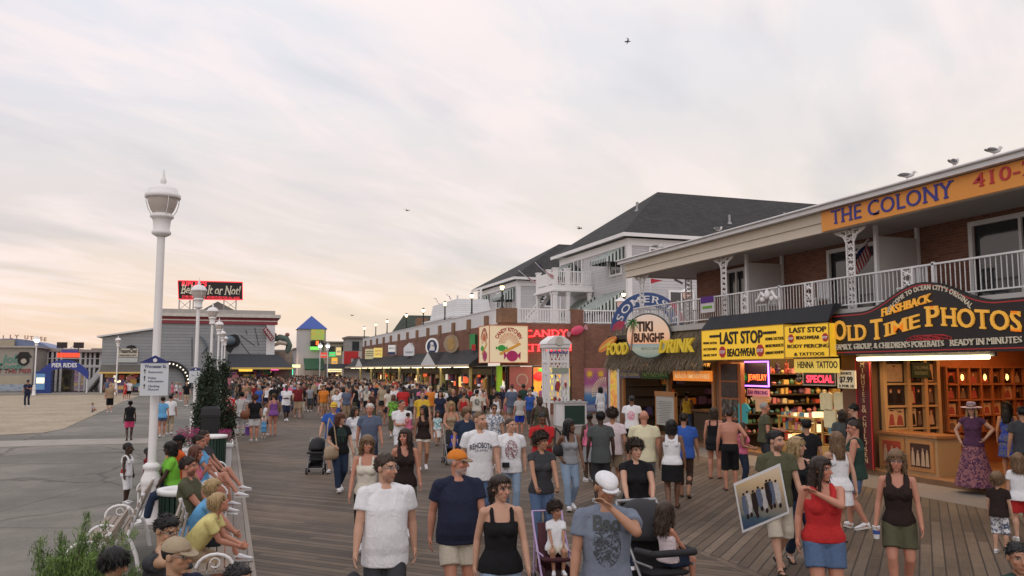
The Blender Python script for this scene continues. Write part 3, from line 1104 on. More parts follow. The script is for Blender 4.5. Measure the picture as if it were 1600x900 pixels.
def top_mesh(K, S, det):
	kind=S['top'][0]
	s, w=K['s'], K['w']
	vox=(0.0105,0.014,0.020,0.03)[det]
	mb=MB()
	T=K['T']
	fem=K['fem']and not K['kid']
	hem=S.get('hem',-0.04 if S['top'][0]!='tank' or not K['fem']else 0.0)
	if kind in('tee', 'polo', 'long', 'cap'):
		loose=S.get('loose',0.022 if not fem else 0.010)
		add_torso(mb, K, S,0.013, hem,0.553, hem=(0.40, loose+0.006))
		if fem:
			for sd in(1,-1):
				mb.ell(T(0.355, sd*0.070,0.077),(0.076*s*S.get('bust',1.0), )*3,0,2)
			mb.ell(T(0.345,0,0.085),(0.085*s,0.055*s,0.058*s),0,2)
		fr=TOPS_SLEEVE[kind]
		aw=(0.86 if fem else 1.0)*(1+(w-1)*0.8)
		for sd, sh, el, wr in K['arms']:
			limb(mb,[T(0.548, sd*0.052,-0.014), T(0.508, sd*(K['sw']-0.013),0.0)],[0.060*s+.002,0.061*s+.002])
			fl=0.014*s if kind!='cap' else 0.004
			if fr<=1.0:
				e=sh.lerp(el, fr)
				mb.ell(sh-Vector((0,0,0.006*s)),(0.067*s*aw, )*3,0,2)
				mb.cyl(sh, e,0.067*s*aw,0.059*s*aw+fl,14)
			else:
				limb(mb,[sh, el],[0.066*s*aw,0.054*s*aw])
				e=el.lerp(wr, fr-1.0)
				mb.cyl(el, e,0.054*s*aw,0.042*s,14)
	elif kind in('tank', 'dress', 'swimsuit'):
		inf=0.013
		top_t=0.425
		add_torso(mb, K, S, inf, hem if kind!='swimsuit' else-0.06, top_t, hem=(0.2,(0.006 if hem>-.03 else 0.030)if fem else 0.02))
		if fem:
			for sd in(1,-1):
				mb.ell(T(0.350, sd*0.070,0.077),(0.082*s*S.get('bust',1.0), )*3,0,2)
			mb.ell(T(0.350,0,0.085),(0.085*s,0.058*s,0.065*s),0,2)
		r=0.019 if not S.get('wide')else 0.034
		rr=max(r*s,0.012)
		xs=0.095 if fem else 0.105
		for sd in(1,-1):
			pts=[T(0.37, sd*xs,0.112*(1 if not fem else 1.12)), T(0.45, sd*(xs+.003),0.098), T(0.525, sd*(xs+.004),0.045), T(0.562, sd*(xs-.004),-0.012), T(0.53, sd*xs,-0.075), T(0.46, sd*xs,-0.098), T(0.38, sd*xs,-0.102)]
			limb(mb, pts,[rr*1.3, rr, rr, rr, rr, rr, rr*1.3])
			if S.get('wide'):
				limb(mb,[T(0.40, sd*0.03,0.11), T(0.45, sd*0.085,0.10)],[rr, rr])
				limb(mb,[T(0.44,0,-0.098), T(0.47, sd*0.08,-0.095)],[rr, rr])
	if kind=='dress':
		hz=S.get('skirt',0.52)*s
		hem_r=S.get('flare',0.27)
		c0=T(0.06)
		base=K['hip']
		rings=[(T(0.14), Vector((0.14*s*w,0,0)), Vector((0,0.105*s*w,0))),(T(0.02), Vector((0.185*s*w,0,0)), Vector((0,0.135*s*w,0)))]
		zz=[0.5,1.0]
		for q in zz:
			z=base.z+(hz-base.z)*q
			rr=0.185+(hem_r-0.185)*q
			rings.append((Vector((0,0, z)), Vector((rr*s*w,0,0)), Vector((0, rr*0.85*s*w,0))))
		loft(mb, rings[::-1], e=2.0)
	me=remesh(mb, vox,3)
	if det<=2:
		wrinkle(me,(0.0095,0.0095,0.009,0)[det]*s,5.6, int(S.get('seed',1)),.003)
	return me
def bottom_mesh(K, S, det):
	kind=S['bot'][0]
	s, w=K['s'], K['w']
	vox=(0.012,0.015,0.021,0.03)[det]
	mb=MB()
	T=K['T']
	lw=(1.10 if K['fem']else 1.0)*(1+(w-1)*0.75)
	if kind in('shorts', 'longshorts', 'jeans', 'capri', 'hotpants'):
		add_torso(mb, K, dict(S, _bottom=1),0.008,-0.09,0.115 if not K['fem']else 0.09)
		for sd, hj, kn, an, fy, pit in K['legs']:
			if kind in('shorts', 'hotpants'):
				e=hj.lerp(kn,0.72 if kind=='shorts' else 0.36)
				limb(mb,[hj, hj.lerp(kn,0.15)],[0.098*s*lw,0.098*s*lw])
				mb.cyl(hj.lerp(kn,0.1), e,0.099*s*lw,(0.098 if kind=='shorts' else 0.097)*s*(lw*.6+.4)+0.004,16)
			elif kind=='longshorts':
				e=kn.lerp(an,0.12)
				limb(mb,[hj, hj.lerp(kn,0.9)],[0.099*s*lw,0.090*s*lw])
				mb.cyl(hj.lerp(kn,0.85), e,0.090*s*lw,0.096*s,16)
			else:
				f=0.60 if kind=='capri' else 0.93
				limb(mb,[hj, hj.lerp(kn,0.5), kn],[0.096*s*lw,0.084*s*lw,0.066*s*lw])
				e=kn.lerp(an, f)
				mb.cyl(kn, e,0.066*s*lw,(0.066 if kind=='capri' else 0.068)*s,16)
	elif kind=='skirt':
		zl=S.get('skirt',0.52)*s
		base=K['hip']
		fl=S.get('flare',.20)
		rings=[(Vector((0,0, zl)), Vector((fl*s*w,0,0)), Vector((0, fl*.85*s*w,0))),(base+Vector((0,0,-0.05*s)), Vector((0.19*s*w,0,0)), Vector((0,0.14*s*w,0))),(T(0.04), Vector((0.182*s*w,0,0)), Vector((0,0.125*s*w,0))),(T(0.12), Vector((0.148*s*w,0,0)), Vector((0,0.105*s*w,0)))]
		loft(mb, rings, e=2.0)
	me=remesh(mb, vox,3)
	if det<=2:
		wrinkle(me,0.008*s,11.0, int(S.get('seed',1))+50)
	return me
def hair_mesh(K, S, det):
	style=S['hair'][0]
	if style=='bald':
		return None
	vox=(0.0085,0.011,0.017,0.028)[det]
	M=hmat(K)
	hs=K['hs']
	mb=MB()
	v, f=ico(4 if det==0 else 3)
	th={'short':.0065, 'crop':.003, 'curly':.034, 'long':.018, 'bob':.022, 'pony':.010, 'curlylong':.030, 'mop':.020, 'bun':.010, 'fringe':.01}[style]
	c=np.array((0,.014,.030))
	r=np.array((.075+th,.096+th,.087+th*1.15))
	p=v*r+c
	fl={'crop':.068, 'short':.060, 'mop':.040, 'bob':.05, 'fringe':.04}.get(style,.064)
	zl=np.interp(p[:,1],[-.12,-.06,-.025,.02,.06,.12],[fl, fl-.010,.014,-.022,-.055,-.075])
	if style in('long', 'bob', 'curlylong', 'mop'):
		zl=np.interp(p[:,1],[-.12,-.065,-.035,.02,.06,.12],[fl, fl-.012,.0,-.05,-.08,-.09])
	zl=zl+.005*np.sin(p[:,0]*190+1.3)+.004*np.sin(p[:,1]*260)
	keep=np.clip((p[:,2]-zl)/(.034 if style in('short', 'crop')else .02),0,1)
	shrink=v*np.array((.062,.084,.075))+c
	p=shrink*(1-keep)[:, None]+p*keep[:, None]
	mb.add([tuple(M@Vector(q))for q in p], f,0, True)
	def hl(pts, rad):
		limb(mb,[M@Vector(q)for q in pts],[x*hs for x in rad])
	if style in('long', 'curlylong'):
		L=S.get('hlen',.26)
		k=1.0 if style=='long' else 1.35
		nst=9
		for i in range(nst):
			a=-1.0+2.0*i/(nst-1)
			x0=.070*math.sin(a*1.45)
			y0=.014+.085*math.cos(a*1.45)
			rr=(.024 if abs(a)<.8 else .019)*k
			wob=.008*math.sin(i*2.1)
			hl([(x0, y0,.04),(x0*1.10, y0*1.02+.004,-.06),(x0*1.18+wob, y0*1.0+.012,-.06-L*.45),(x0*1.12-wob, y0*.95+.018,-.06-L)],[rr, rr, rr, rr*.55])
		for q in(1,-1):
			hl([(q*.066,-.030,.060),(q*.080,-.032,.0),(q*.085,-.026,-.08),(q*.088,-.030,-.08-L*.6)],[.017*k,.018*k,.020*k,.012])
	elif style=='bob':
		for i in range(9):
			a=-1.0+2.0*i/8
			x0, y0=.074*math.sin(a*1.7),.014+.088*math.cos(a*1.7)
			hl([(x0, y0,.03),(x0*1.10, y0*1.05,-.05),(x0*1.12, y0*1.02,-.105-.02*abs(a))],[.022,.024,.017])
	elif style=='pony':
		hl([(0,.10,.06),(0,.135,.05),(0,.150,-.01),(0,.140,-.10),(0,.125,-.17)],[.020,.026,.030,.025,.010])
	elif style=='bun':
		hl([(0,.10,.05),(0,.125,.055)],[.03,.038])
	me=remesh(mb, vox,2)
	if det<=1:
		amp={'crop':.0025, 'short':.007, 'curly':.014, 'curlylong':.013, 'mop':.006}.get(style,.006)
		wrinkle(me, amp*hs,38.0 if 'curly' in style else 42.0, int(S.get('seed',1))+9, amp*hs*.30)
	if det<=1 and not S.get('hat'):
		rh=np.random.default_rng(int(S.get('seed',1)))
		v=mesh_np(me).astype(float)
		nn=np.empty(len(v)*3, np.float32)
		me.vertex_normals.foreach_get('vector', nn)
		nn=nn.reshape(-1,3)
		fs_=[tuple(p_.vertices)for p_ in me.polygons]
		longh=style in('long', 'bob', 'curlylong', 'pony', 'mop')
		n_={'crop':500, 'short':900}.get(style,1300)
		ids=rh.integers(0, len(v), n_)
		hc=np.array(K['head'])
		vs_=v.tolist()
		for i in ids:
			p0, n0=v[i], nn[i]
			rel=p0-hc
			out=rel/(np.linalg.norm(rel)+1e-6)
			if longh:
				d=np.array([0,0,-1.0])+n0*rh.uniform(.1,.6)+rh.normal(0,.25,3)
				L=rh.uniform(.03,.075)*hs
			else:
				d=n0*rh.uniform(.25,.7)+np.array([out[0]*.4,.5,-.35])+rh.normal(0,.35,3)
				L=rh.uniform(.012,.034)*hs*(.6 if style=='crop' else 1)
			if 'curly' in style:
				d=n0+rh.normal(0,.7,3)
				L=rh.uniform(.02,.05)*hs
			d/=np.linalg.norm(d)
			t=np.cross(d, rh.normal(0,1,3))
			t*=.0042*hs/(np.linalg.norm(t)+1e-6)
			b0=len(vs_)
			q0=p0-n0*.003
			vs_+=[(q0+t).tolist(),(q0-t).tolist(),(q0+d*L*.6-t*.6).tolist(),(q0+d*L).tolist(),(q0+d*L*.6+t*.6).tolist()]
			fs_.append((b0, b0+1, b0+2, b0+3, b0+4))
		m2=bpy.data.meshes.new('hair')
		m2.from_pydata(vs_,[], fs_)
		m2.polygons.foreach_set('use_smooth',[True]*len(fs_))
		m2.update()
		bpy.data.meshes.remove(me)
		me=m2
	return me
def cap_obj(K, kind, mat, parent, matbrim=None, side=0):
	M=hmat(K)
	mb=MB()
	c=Vector((0,.014,.038))
	if kind=='cap':
		v, f=ico(3)
		p=v*np.array((.085,.107,.092))+np.array(c)
		lim=.036+.03*np.clip((-p[:,1]-.02)/.1,0,1)
		p[:,2]=np.maximum(p[:,2], lim-0.004)
		mb.add([tuple(q)for q in p], f,0, True, M)
		poly=[(.078*math.cos(t),-.070-.085*math.sin(t))for t in np.linspace(0, math.pi,13)]
		B=M@Matrix.Translation((0,0,.058))@Matrix.Rotation(D2R(14),4, 'X')
		mb.prism(poly,-.004,.004, B,1)
		mb.ell(M@Vector((0,.014,.131)),(.008,.008,.006),0,1)
	elif kind=='flat':
		v, f=ico(3)
		p=v*np.array((.086,.122,.056))+np.array((0,-.004,.068))
		p[:,2]=np.maximum(p[:,2],.046)
		p[:,2]-=.16*np.clip(-p[:,1]-.03,0,1)
		mb.add([tuple(q)for q in p], f,0, True, M)
		poly=[(.066*math.cos(t),-.085-.062*math.sin(t))for t in np.linspace(0, math.pi,11)]
		mb.prism(poly,.040,.050, M@Matrix.Rotation(D2R(8),4, 'X'),1)
	elif kind=='wide':
		prof=[(.20,.045),(.19,.038),(.10,.055),(.088,.06),(.086,.12),(.07,.15),(.0,.158)]
		b=MB()
		b.lathe(prof,(0,.01,0),28,0)
		mb.add(b.v, b.f,0, True, M)
		b=MB()
		b.lathe([(.091,.062),(.091,.09),(.088,.092)],(0,.01,0),24,1)
		mb.add(b.v, b.f,1, True, M)
	elif kind=='visor':
		b=MB()
		b.lathe([(.082,.045),(.083,.075),(.078,.076)],(0,.014,0),24,0, squash=1.22)
		mb.add(b.v, b.f,0, True, M)
		poly=[(.072*math.cos(t),-.080-.070*math.sin(t))for t in np.linspace(0, math.pi,13)]
		mb.prism(poly,.050,.056, M,1)
	o=mb.build('hat' if kind=='wide' else 'cap',[mat, matbrim or mat], parent)
	return o
def glasses_obj(K, kind, parent):
	M=hmat(K)
	mb=MB()
	onhead=kind=='onhead'
	z, y=(.012,-.094)if not onhead else(.105,-.062)
	hs=K['hs']
	for q in(1,-1):
		if kind=='clear':
			pts=[(q*.033+.021*math.cos(t), y-.004+.1*abs(q*.033+.021*math.cos(t))*.3, z+.015*math.sin(t))for t in np.linspace(0,2*math.pi,13)]
			mb.tube([M@Vector(p)for p in pts],.0022*hs,5)
		else:
			B=M@Matrix.Translation((q*.034, y, z))@Matrix.Rotation(math.pi/2+(0.9 if onhead else 0),4, 'X')@Matrix.Rotation(q*-0.2,4, 'Y')
			mb.disc((0,0),.025,-.003,.003, B,0,18,.018)
		mb.tube([M@Vector((q*.056, y+.008, z+.004)), M@Vector((q*.079,-.02, z+.004)), M@Vector((q*.080,.03, z+.002))],.0025*hs,5)
	mb.tube([M@Vector((-.012, y-.006, z+.004)), M@Vector((.012, y-.006, z+.004))],.0025*hs,5)
	return mb.build('glasses' if kind=='clear' else 'sunglasses',[BLACK if kind!='clear' else METALGREY], parent)
def shoes(K, S, root):
	kind, cm=S.get('shoe',('sneaker', 'white'))
	s=K['s']
	mat=cloth(cm)
	sole=paint('shoe_sole_white',(0.55,0.54,0.52),0.6,0.08)if kind=='sneaker' else paint('dark_sole',(0.02,0.018,0.017),0.7,0.1)
	if kind=='barefoot':
		return
	for sd, hj, kn, an, fy, pit in K['legs']:
		d=foot_dir(fy, pit)
		up=Vector((0,0,1))-d*d.z
		up.normalize()
		sdv=d.cross(up)
		mb=MB()
		heel=an-d*0.045*s-up*0.072*s
		B=basis(heel, d, sdv, up)
		L=0.262*s
		outl=[(0,-.030),(.02,-.036),(.10,-.034),(.18,-.046),(.235,-.036),(.262,0),(.235,.036),(.18,.046),(.10,.034),(.02,.036),(0,.030)]
		outl=[(a*s, b_*s)for a, b_ in outl]
		if kind=='sneaker':
			mb.prism(outl,-.012*s,.016*s, B,1)
			b=MB()
			rings=[]
			for a, hw, z1 in((.004,.028,.075),(.05,.034,.095),(.10,.036,.085),(.15,.042,.062),(.21,.040,.046),(.252,.022,.034)):
				zc=(0.014+z1)/2*s
				rings.append((Vector((a*s,0, zc)), Vector((0, hw*s,0)), Vector((0,0,(z1-.014)/2*s))))
			loft(b, rings,16,2.4)
			mb.add(b.v, b.f,0, True, B)
		else:
			mb.prism([(a, b_*1.02)for a, b_ in outl],-.012*s,.004*s, B,1)
			for q in(1,-1):
				mb.tube([B@Vector((.19*s,0,.030*s)), B@Vector((.14*s, q*.026*s,.050*s)), B@Vector((.085*s, q*.040*s,.02*s))],.006*s,6,0)
		mb.build('shoe' if kind=='sneaker' else 'sandal',[mat, sole], root)
def collar(K, S, mat, shirt):
	mb=MB()
	T=K['T']
	s=K['s']
	pts=[]
	for t in np.linspace(0,2*math.pi,17)[:-1]:
		pts.append(T(0.572-0.022*(math.cos(t)*.5+.5),0.066*math.sin(t),0.066*math.cos(t)-.010))
	pts.append(pts[0])
	limb(mb, pts,[0.013*s]*len(pts),1)
	o=mb.build('collar', mat, shirt)
	return o
def print_text(shirt, K, s, size, tz, mat, curve=0.0, back=False, font=None, fit=None):
	"""lettering laid on the cloth: every letter corner is dropped onto the shirt's front"""
	from mathutils.bvhtree import BVHTree
	me=shirt.data
	bvh=BVHTree.FromPolygons([v.co[:]for v in me.vertices],[p.vertices[:]for p in me.polygons])
	sgn=1 if back else-1
	vs_, fs_=text_mesh(s, size,0.0, **(font or{}))
	if fit:
		k=fit/(max(q[0]for q in vs_)-min(q[0]for q in vs_))
		vs_=[(x*k, y, z)for x, y, z in vs_]
	bm=bmesh.new()
	bv=[bm.verts.new((x, y,0))for x, y, z in vs_]
	for f in fs_:
		try:
			bm.faces.new([bv[i]for i in f])
		except ValueError:
			pass
	bmesh.ops.triangulate(bm, faces=bm.faces)
	long=[e for e in bm.edges if e.calc_length()>0.02]
	bmesh.ops.subdivide_edges(bm, edges=long, cuts=2)
	bmesh.ops.triangulate(bm, faces=bm.faces)
	for v in bm.verts:
		x, y=v.co.x*(-sgn), v.co.y
		c=K['T'](tz)
		yy=c.z+y-curve*x*x
		hit=bvh.ray_cast(Vector((c.x+x, sgn*1.0+c.y, yy)), Vector((0,-sgn,0)))
		if hit[0]is not None:
			v.co=hit[0]+Vector((0, sgn*0.010,0))
		else:
			v.co=Vector((c.x+x, c.y+sgn*0.1, yy))
	m2=bpy.data.meshes.new('lettering')
	bm.to_mesh(m2)
	bm.free()
	m2.materials.append(mat)
	o=bpy.data.objects.new('lettering', m2)
	COL.objects.link(o)
	o.parent=shirt
	return o
def facing_rot(loc, theta):
	r=Vector((loc[0], loc[1]))
	r.normalize()
	right=Vector((r.y,-r.x))
	t=D2R(theta)
	d=-r*math.cos(t)+right*math.sin(t)
	return math.atan2(d.x,-d.y)
PEOPLE=[]
def person(S, loc, theta, label, det=1, group=None):
	"""theta: 0 faces the viewer, 90 faces the picture's right, 180 walks away"""
	S.setdefault('seed', len(PEOPLE)+3)
	K=skeleton(S)
	root=empty('person', loc, facing_rot(loc, theta), label, 'person', group)
	body=to_obj(body_mesh(K, S, det), 'body', SKIN, root)
	parts={'root':root, 'K':K, 'body':body}
	if S.get('top')and S['top'][0]!='none':
		nm={'tee':'shirt', 'polo':'shirt', 'long':'shirt', 'cap':'shirt', 'tank':'tank_top', 'dress':'dress', 'swimsuit':'swimsuit'}[S['top'][0]]
		tm=S['top'][1]if not isinstance(S['top'][1], str)else cloth(*S['top'][1:])
		parts['top']=to_obj(top_mesh(K, S, det), nm, tm, root)
		if S['top'][0]=='polo' and det<2:
			collar(K, S, cloth(S.get('collar', S['top'][1])), parts['top'])
	if S.get('bot'):
		nm={'shorts':'shorts', 'longshorts':'shorts', 'hotpants':'shorts', 'jeans':'trousers', 'capri':'trousers', 'skirt':'skirt'}[S['bot'][0]]
		parts['bot']=to_obj(bottom_mesh(K, S, det), nm, cloth(*S['bot'][1:]), root)
	hm=hair_mesh(K, S, det)
	if hm is not None:
		to_obj(hm, 'hair', hair_mat(S['hair'][1]), root)
	if det<=2:
		shoes(K, S, root)
	if S.get('hat'):
		cap_obj(K, S['hat'][0], cloth(S['hat'][1]), root, cloth(S['hat'][2])if len(S['hat'])>2 else None)
	if S.get('glasses'):
		glasses_obj(K, S['glasses'], root)
	PEOPLE.append(root)
	return parts
# ================================================================== the ground
def sheet(name, pts, z, mat):
	mb=MB()
	mb.add([(p[0], p[1], z)for p in pts],[tuple(range(len(pts)))],0)
	return tag(mb.build(name, mat), kind='structure')
sheet('ground',[(-1500,-300),(1500,-300),(1500,2500),(-1500,2500)],-0.03, SAND)
sheet('pavement',[(-60,-20),(0.12,-20),(0.12,260),(-60,260)],0.0, CONC)
sheet('side_street',[(13.2,-20),(80,-20),(80,260),(13.2,260)],0.0, paint('street_concrete',(0.20,0.175,0.155),0.85,0.12,1.2,0.3))
sheet('boardwalk',[(0.42,-20),(13.2,-20),(13.2,260),(0.42,260)],0.012, DECK)
k=MB()
k.box(-0.10,0.42,-20,260,-0.1,0.03)
tag(k.build('boardwalk_edge', PLANK), kind='structure')
# the beach, with its curved edge
bp=[(-400,-10),(-14,24),(-10.5,33),(-8.36,37.3),(-6.9,38.2),(-6.55,40.5),(-6.67,43.5),(-7.0,53),(-7.5,66),(-7.8,76),(-7.9,88),(-9.6,93.2),(-400,96)]
sheet('beach', bp,0.012, SAND)
mb=MB()
mb.box(-60,-7.5,93.6,94.0,-0.05,0.16)
tag(mb.build('pier_kerb', paint('pier_kerb',(0.33,0.30,0.26),0.8,0.15)), kind='structure')
sheet('pier_pavement',[(-60,94),(-7.3,94),(-7.3,99),(-60,99)],0.14, paint('pier_concrete',(0.30,0.28,0.26),0.85,0.12))
# pale worn arc across the promenade
pal=paint('pale_concrete',(0.33,0.30,0.27),0.85,0.16,1.3)
arc=[(x,32.6+1.55*math.cos((x+6.5)/4.6)+.25)for x in np.linspace(-13,-2.4,22)]+[(x,31.0+1.0*math.cos((x+6.5)/4.6)-.2+.05*(x+6.5)**2*.3)for x in np.linspace(-2.4,-13,22)]
sheet('pale_path', arc,0.004, pal)
# ================================================================== motel over the shops (right)
def slab_roof():
	root=empty('motel_building',(14.6,15,0),0, 'two-storey brick motel with a white-railed balcony above the lit shops', 'building')
	inv=Matrix.Translation((-14.6,-15,0))
	def fin(mb, name, mats, par=None):
		mb.v=[(x-14.6, y-15, z)for x, y, z in mb.v]
		return mb.build(name, mats, par or root)
	r=MB()
	r.add([(14.35,29.1,6.80),(14.35,-4,6.80),(30,-4,7.9),(30,29.1,7.9),(14.35,29.1,6.74),(14.35,-4,6.74),(30,-4,7.84),(30,29.1,7.84)],[(0,1,2,3),(7,6,5,4),(0,4,5,1),(0,3,7,4)],0)
	fin(r, 'roof',[paint('grey_roof_sheet',(0.34,0.33,0.33),0.6,0.1)])
	g=MB()
	g.box(14.25,14.42,-4,29.12,6.60,6.735)
	g.cyl((14.22,-4,6.735),(14.22,29.12,6.735),.03,.03,8)
	fin(g, 'gutter',[WHITE_OLD])
	f=MB()
	f.box(14.50,14.62,-4,28.9,6.10,6.60)
	f.box(14.46,14.50,-4,28.9,6.33,6.60)
	f.box(14.62,18.0,28.78,28.9,6.10,6.60)
	f.box(14.44,14.62,-4,28.9,6.06,6.10)
	fin(f, 'fascia',[BEIGE])
	c=MB()
	c.box(14.62,30,-4,28.78,6.14,6.20)
	fin(c, 'ceiling',[paint('balcony_ceiling',(0.40,0.37,0.35),0.7,0.08)])
	w=MB()
	openings=[(8.3,10.0),(12.3,15.0),(17.95,19.95),(24.0,25.2)]
	y=-4.0
	for a, b in openings:
		w.box(16.6,16.85, y, a,4.05,6.14)
		w.box(16.6,16.85, a, b,6.02,6.14)
		y=b
	w.box(16.6,16.85, y,27.2,4.05,6.14)
	w.box(16.85,30,27.0,27.2,4.05,6.14)
	fin(w, 'brick_wall',[BRICK])
	for a, b in openings:
		fr=MB()
		t=.11
		fr.box(16.54,16.62, a, a+t,4.05,6.02)
		fr.box(16.54,16.62, b-t, b,4.05,6.02)
		fr.box(16.54,16.62, a+t, b-t,6.02-t,6.02)
		fr.box(16.56,16.62,(a+b)/2-.035,(a+b)/2+.035,4.05,6.02-t)
		wn=fin(fr, 'sliding_door',[WHITE_OLD])
		p=MB()
		p.box(16.66,16.67, a+t, b-t,4.05,6.02-t)
		p.v=[(x-14.6, yy-15, z)for x, yy, z in p.v]
		p.build('pane', GLASS_DK, wn)
		cu=MB()
		n=26
		pts=[]
		for i in range(n+1):
			yy=a+t+(b-a-2*t)*i/n
			pts.append((16.78+.025*math.sin(i*2.2), yy))
		cu.add([(x, yy,4.1)for x, yy in pts]+[(x, yy,5.88)for x, yy in pts],[(i, i+1, n+2+i, n+1+i)for i in range(n)],0, True)
		cu.v=[(x-14.6, yy-15, z)for x, yy, z in cu.v]
		cu.build('curtain', paint('green_grey_curtain',(0.20,0.24,0.22),0.8,0.12), wn)
	for yy in(11.2,16.53,22.02):
		q=MB()
		q.box(15.25,16.54, yy-.03, yy+.03,4.12,5.86,0)
		q.box(15.19,15.27, yy-.045, yy+.045,4.05,6.14,1)
		q.box(16.50,16.58, yy-.045, yy+.045,4.05,6.14,1)
		fin(q, 'privacy_panel',[paint('panel_grey',(0.47,0.45,0.44),0.7,0.08), WHITE_OLD])
	fl=MB()
	fl.box(14.60,30,-4,28.7,3.86,4.05)
	fin(fl, 'balcony_floor',[paint('balcony_slab',(0.42,0.41,0.40),0.8,0.1)])
	ra=MB()
	ra.box(14.590,14.650,-4,28.5,4.83,4.87)
	ra.box(14.600,14.640,-4,28.5,4.14,4.17)
	yy=3.0
	while yy<28.5:
		ra.box(14.612,14.628, yy-.008, yy+.008,4.17,4.83)
		yy+=0.125
	for pp in(19.6,25.2,14.2,11.6):
		ra.box(14.590,14.650, pp-.03, pp+.03,4.05,4.9)
	ra.box(14.650,17.5,28.44,28.5,4.83,4.87)
	ra.box(14.650,17.5,28.45,28.49,4.14,4.17)
	xx=14.6
	while xx<17.5:
		ra.box(xx-.011, xx+.011,28.459,28.481,4.17,4.83)
		xx+=.118
	fin(ra, 'railing',[WHITE_OLD])
	def lace(mb, y0, z0, w_, h_, x=14.5, seed=0):
		"""cast-iron scrollwork: rings and leaves inside a frame"""
		r_=random.Random(seed)
		e=.018
		for q in(-w_/2, w_/2):
			mb.box(x-e, x+e, y0+q-e, y0+q+e, z0, z0+h_)
		step=w_*.62
		n_=max(1, int(h_/step))
		for i in range(n_):
			zc=z0+h_*(i+.5)/n_
			for q in(-1,1):
				pts=[]
				for t in np.linspace(0,5.2,11):
					rr=w_*.24*(1-t/8)
					pts.append((x, y0+q*w_*.22+rr*math.cos(t+q), zc+rr*math.sin(t*q+i)))
				mb.tube(pts,.014,5)
			mb.tube([(x, y0-w_*.45, zc-step*.45),(x, y0, zc),(x, y0+w_*.45, zc+step*.45)],.012,5)
			mb.tube([(x, y0+w_*.45, zc-step*.45),(x, y0, zc),(x, y0-w_*.45, zc+step*.45)],.012,5)
			mb.ell((x, y0, zc),(.02, w_*.14, w_*.14),0,1)
	for i, yy in enumerate((11.35,16.88,22.54,28.05)):
		m=MB()
		lace(m, yy,4.05,.26,2.02,14.74, i)
		for q in(-1,1):
			pts=[(14.74, yy+q*.13,5.72),(14.74, yy+q*.24,5.90),(14.74, yy+q*.52,6.03)]
			m.tube(pts,.022,6)
			for t in range(4):
				u=t/3
				m.ell((14.74, yy+q*(.17+.30*u),5.90+.12*u),(.02,.075,.055),0,1)
			m.tube([(14.74, yy+q*.13,6.04),(14.74, yy+q*.56,6.04)],.018,6)
		fin(m, 'ornate_column',[WHITE])
	m=MB()
	lace(m,0,4.05,.26,2.02,0,9)
	m.v=[(y+16.9,28.3+x, z)for x, y, z in m.v]
	for t in range(4):
		m.ell((16.6-.09*t,28.3,5.88+.04*t),(.075,.02,.055),0,1)
	fin(m, 'ornate_column',[WHITE])
	for yy in(11.2,14.9,18.3,21.2):
		m=MB()
		lace(m, yy,4.15,.30,.68,14.57, int(yy))
		fin(m, 'railing_panel',[WHITE])
	m=MB()
	for q in(-1,1):
		m.tube([(14.55,20.1+q*.08,4.62),(14.55,20.1+q*.25,4.74),(14.55,20.1+q*.38,4.58),(14.55,20.1+q*.5,4.52)],.05,6)
		m.ell((14.55,20.1+q*.22,4.55),(.03,.14,.10),0,1)
	m.ell((14.55,20.1,4.68),(.04,.12,.18),0,1)
	fin(m, 'railing_ornament',[WHITE])
	for a, b in((17.05,17.55),(22.9,23.35),(30.0,30.4),(10.2,10.6)):
		p=MB()
		p.box(14.9,21.5, a, b,0,3.86)
		fin(p, 'party_wall',[BROWNWALL])
	p=MB()
	p.box(21.5,21.7,10.2,30.4,0,3.86)
	fin(p, 'back_wall',[BROWNWALL])
	p=MB()
	p.box(14.4,19.5,28.7,30.4,3.70,3.86)
	fin(p, 'canopy_slab',[DARK])
	return root
slab_roof()
# ------------------------------------------------------------------ signs: helpers
def sign_root(name, loc, label, group=None):
	return empty(name, loc,0, label, 'sign', group)
def place(mb, root):
	o=root.location
	mb.v=[(x-o.x, y-o.y, z-o.z)for x, y, z in mb.v]
	return mb
BLUE_LET=paint('deep_blue_letter',(0.035,0.035,0.25),0.5,0.05)
RED_LET=paint('red_letter',(0.48,0.03,0.035),0.5,0.05)
BLACK_LET=paint('black_letter',(0.012,0.010,0.010),0.5,0.05)
GOLD_LET=paint('gold_letter',(0.80,0.40,0.045),0.4,0.08, emit=0.22, ecol=(1.0,0.50,0.07))
IVORY_LET=paint('ivory_letter',(0.72,0.66,0.52),0.5,0.05)
YELLOW_FACE=paint('yellow_lit_face',(0.80,0.50,0.03),0.4,0.04, emit=0.33, ecol=(1.0,0.58,0.03))
# orange motel banner on the fascia
r=sign_root('motel_banner',(14.4,14,6.1), 'long orange banner with the motel name and a phone number along the roof edge')
m=MB()
m.box(14.40,14.45,6.2,17.5,6.075,6.575)
place(m, r).build('board', paint('orange_banner',(0.75,0.30,0.055),0.55,0.05), r)
m=MB()
m.tqx('THE COLONY',(1299,351),(1491,307),329,14.393, depth=.01, offset=.006, serif=.05, spacing=1.05)
place(m, r).build('motel_lettering', BLUE_LET, r)
m=MB()
m.tqx('410-289',(1521,294),(1664,258),273,14.393, depth=.01, offset=.006, serif=.04, spacing=1.04)
place(m, r).build('phone_lettering', RED_LET, r)
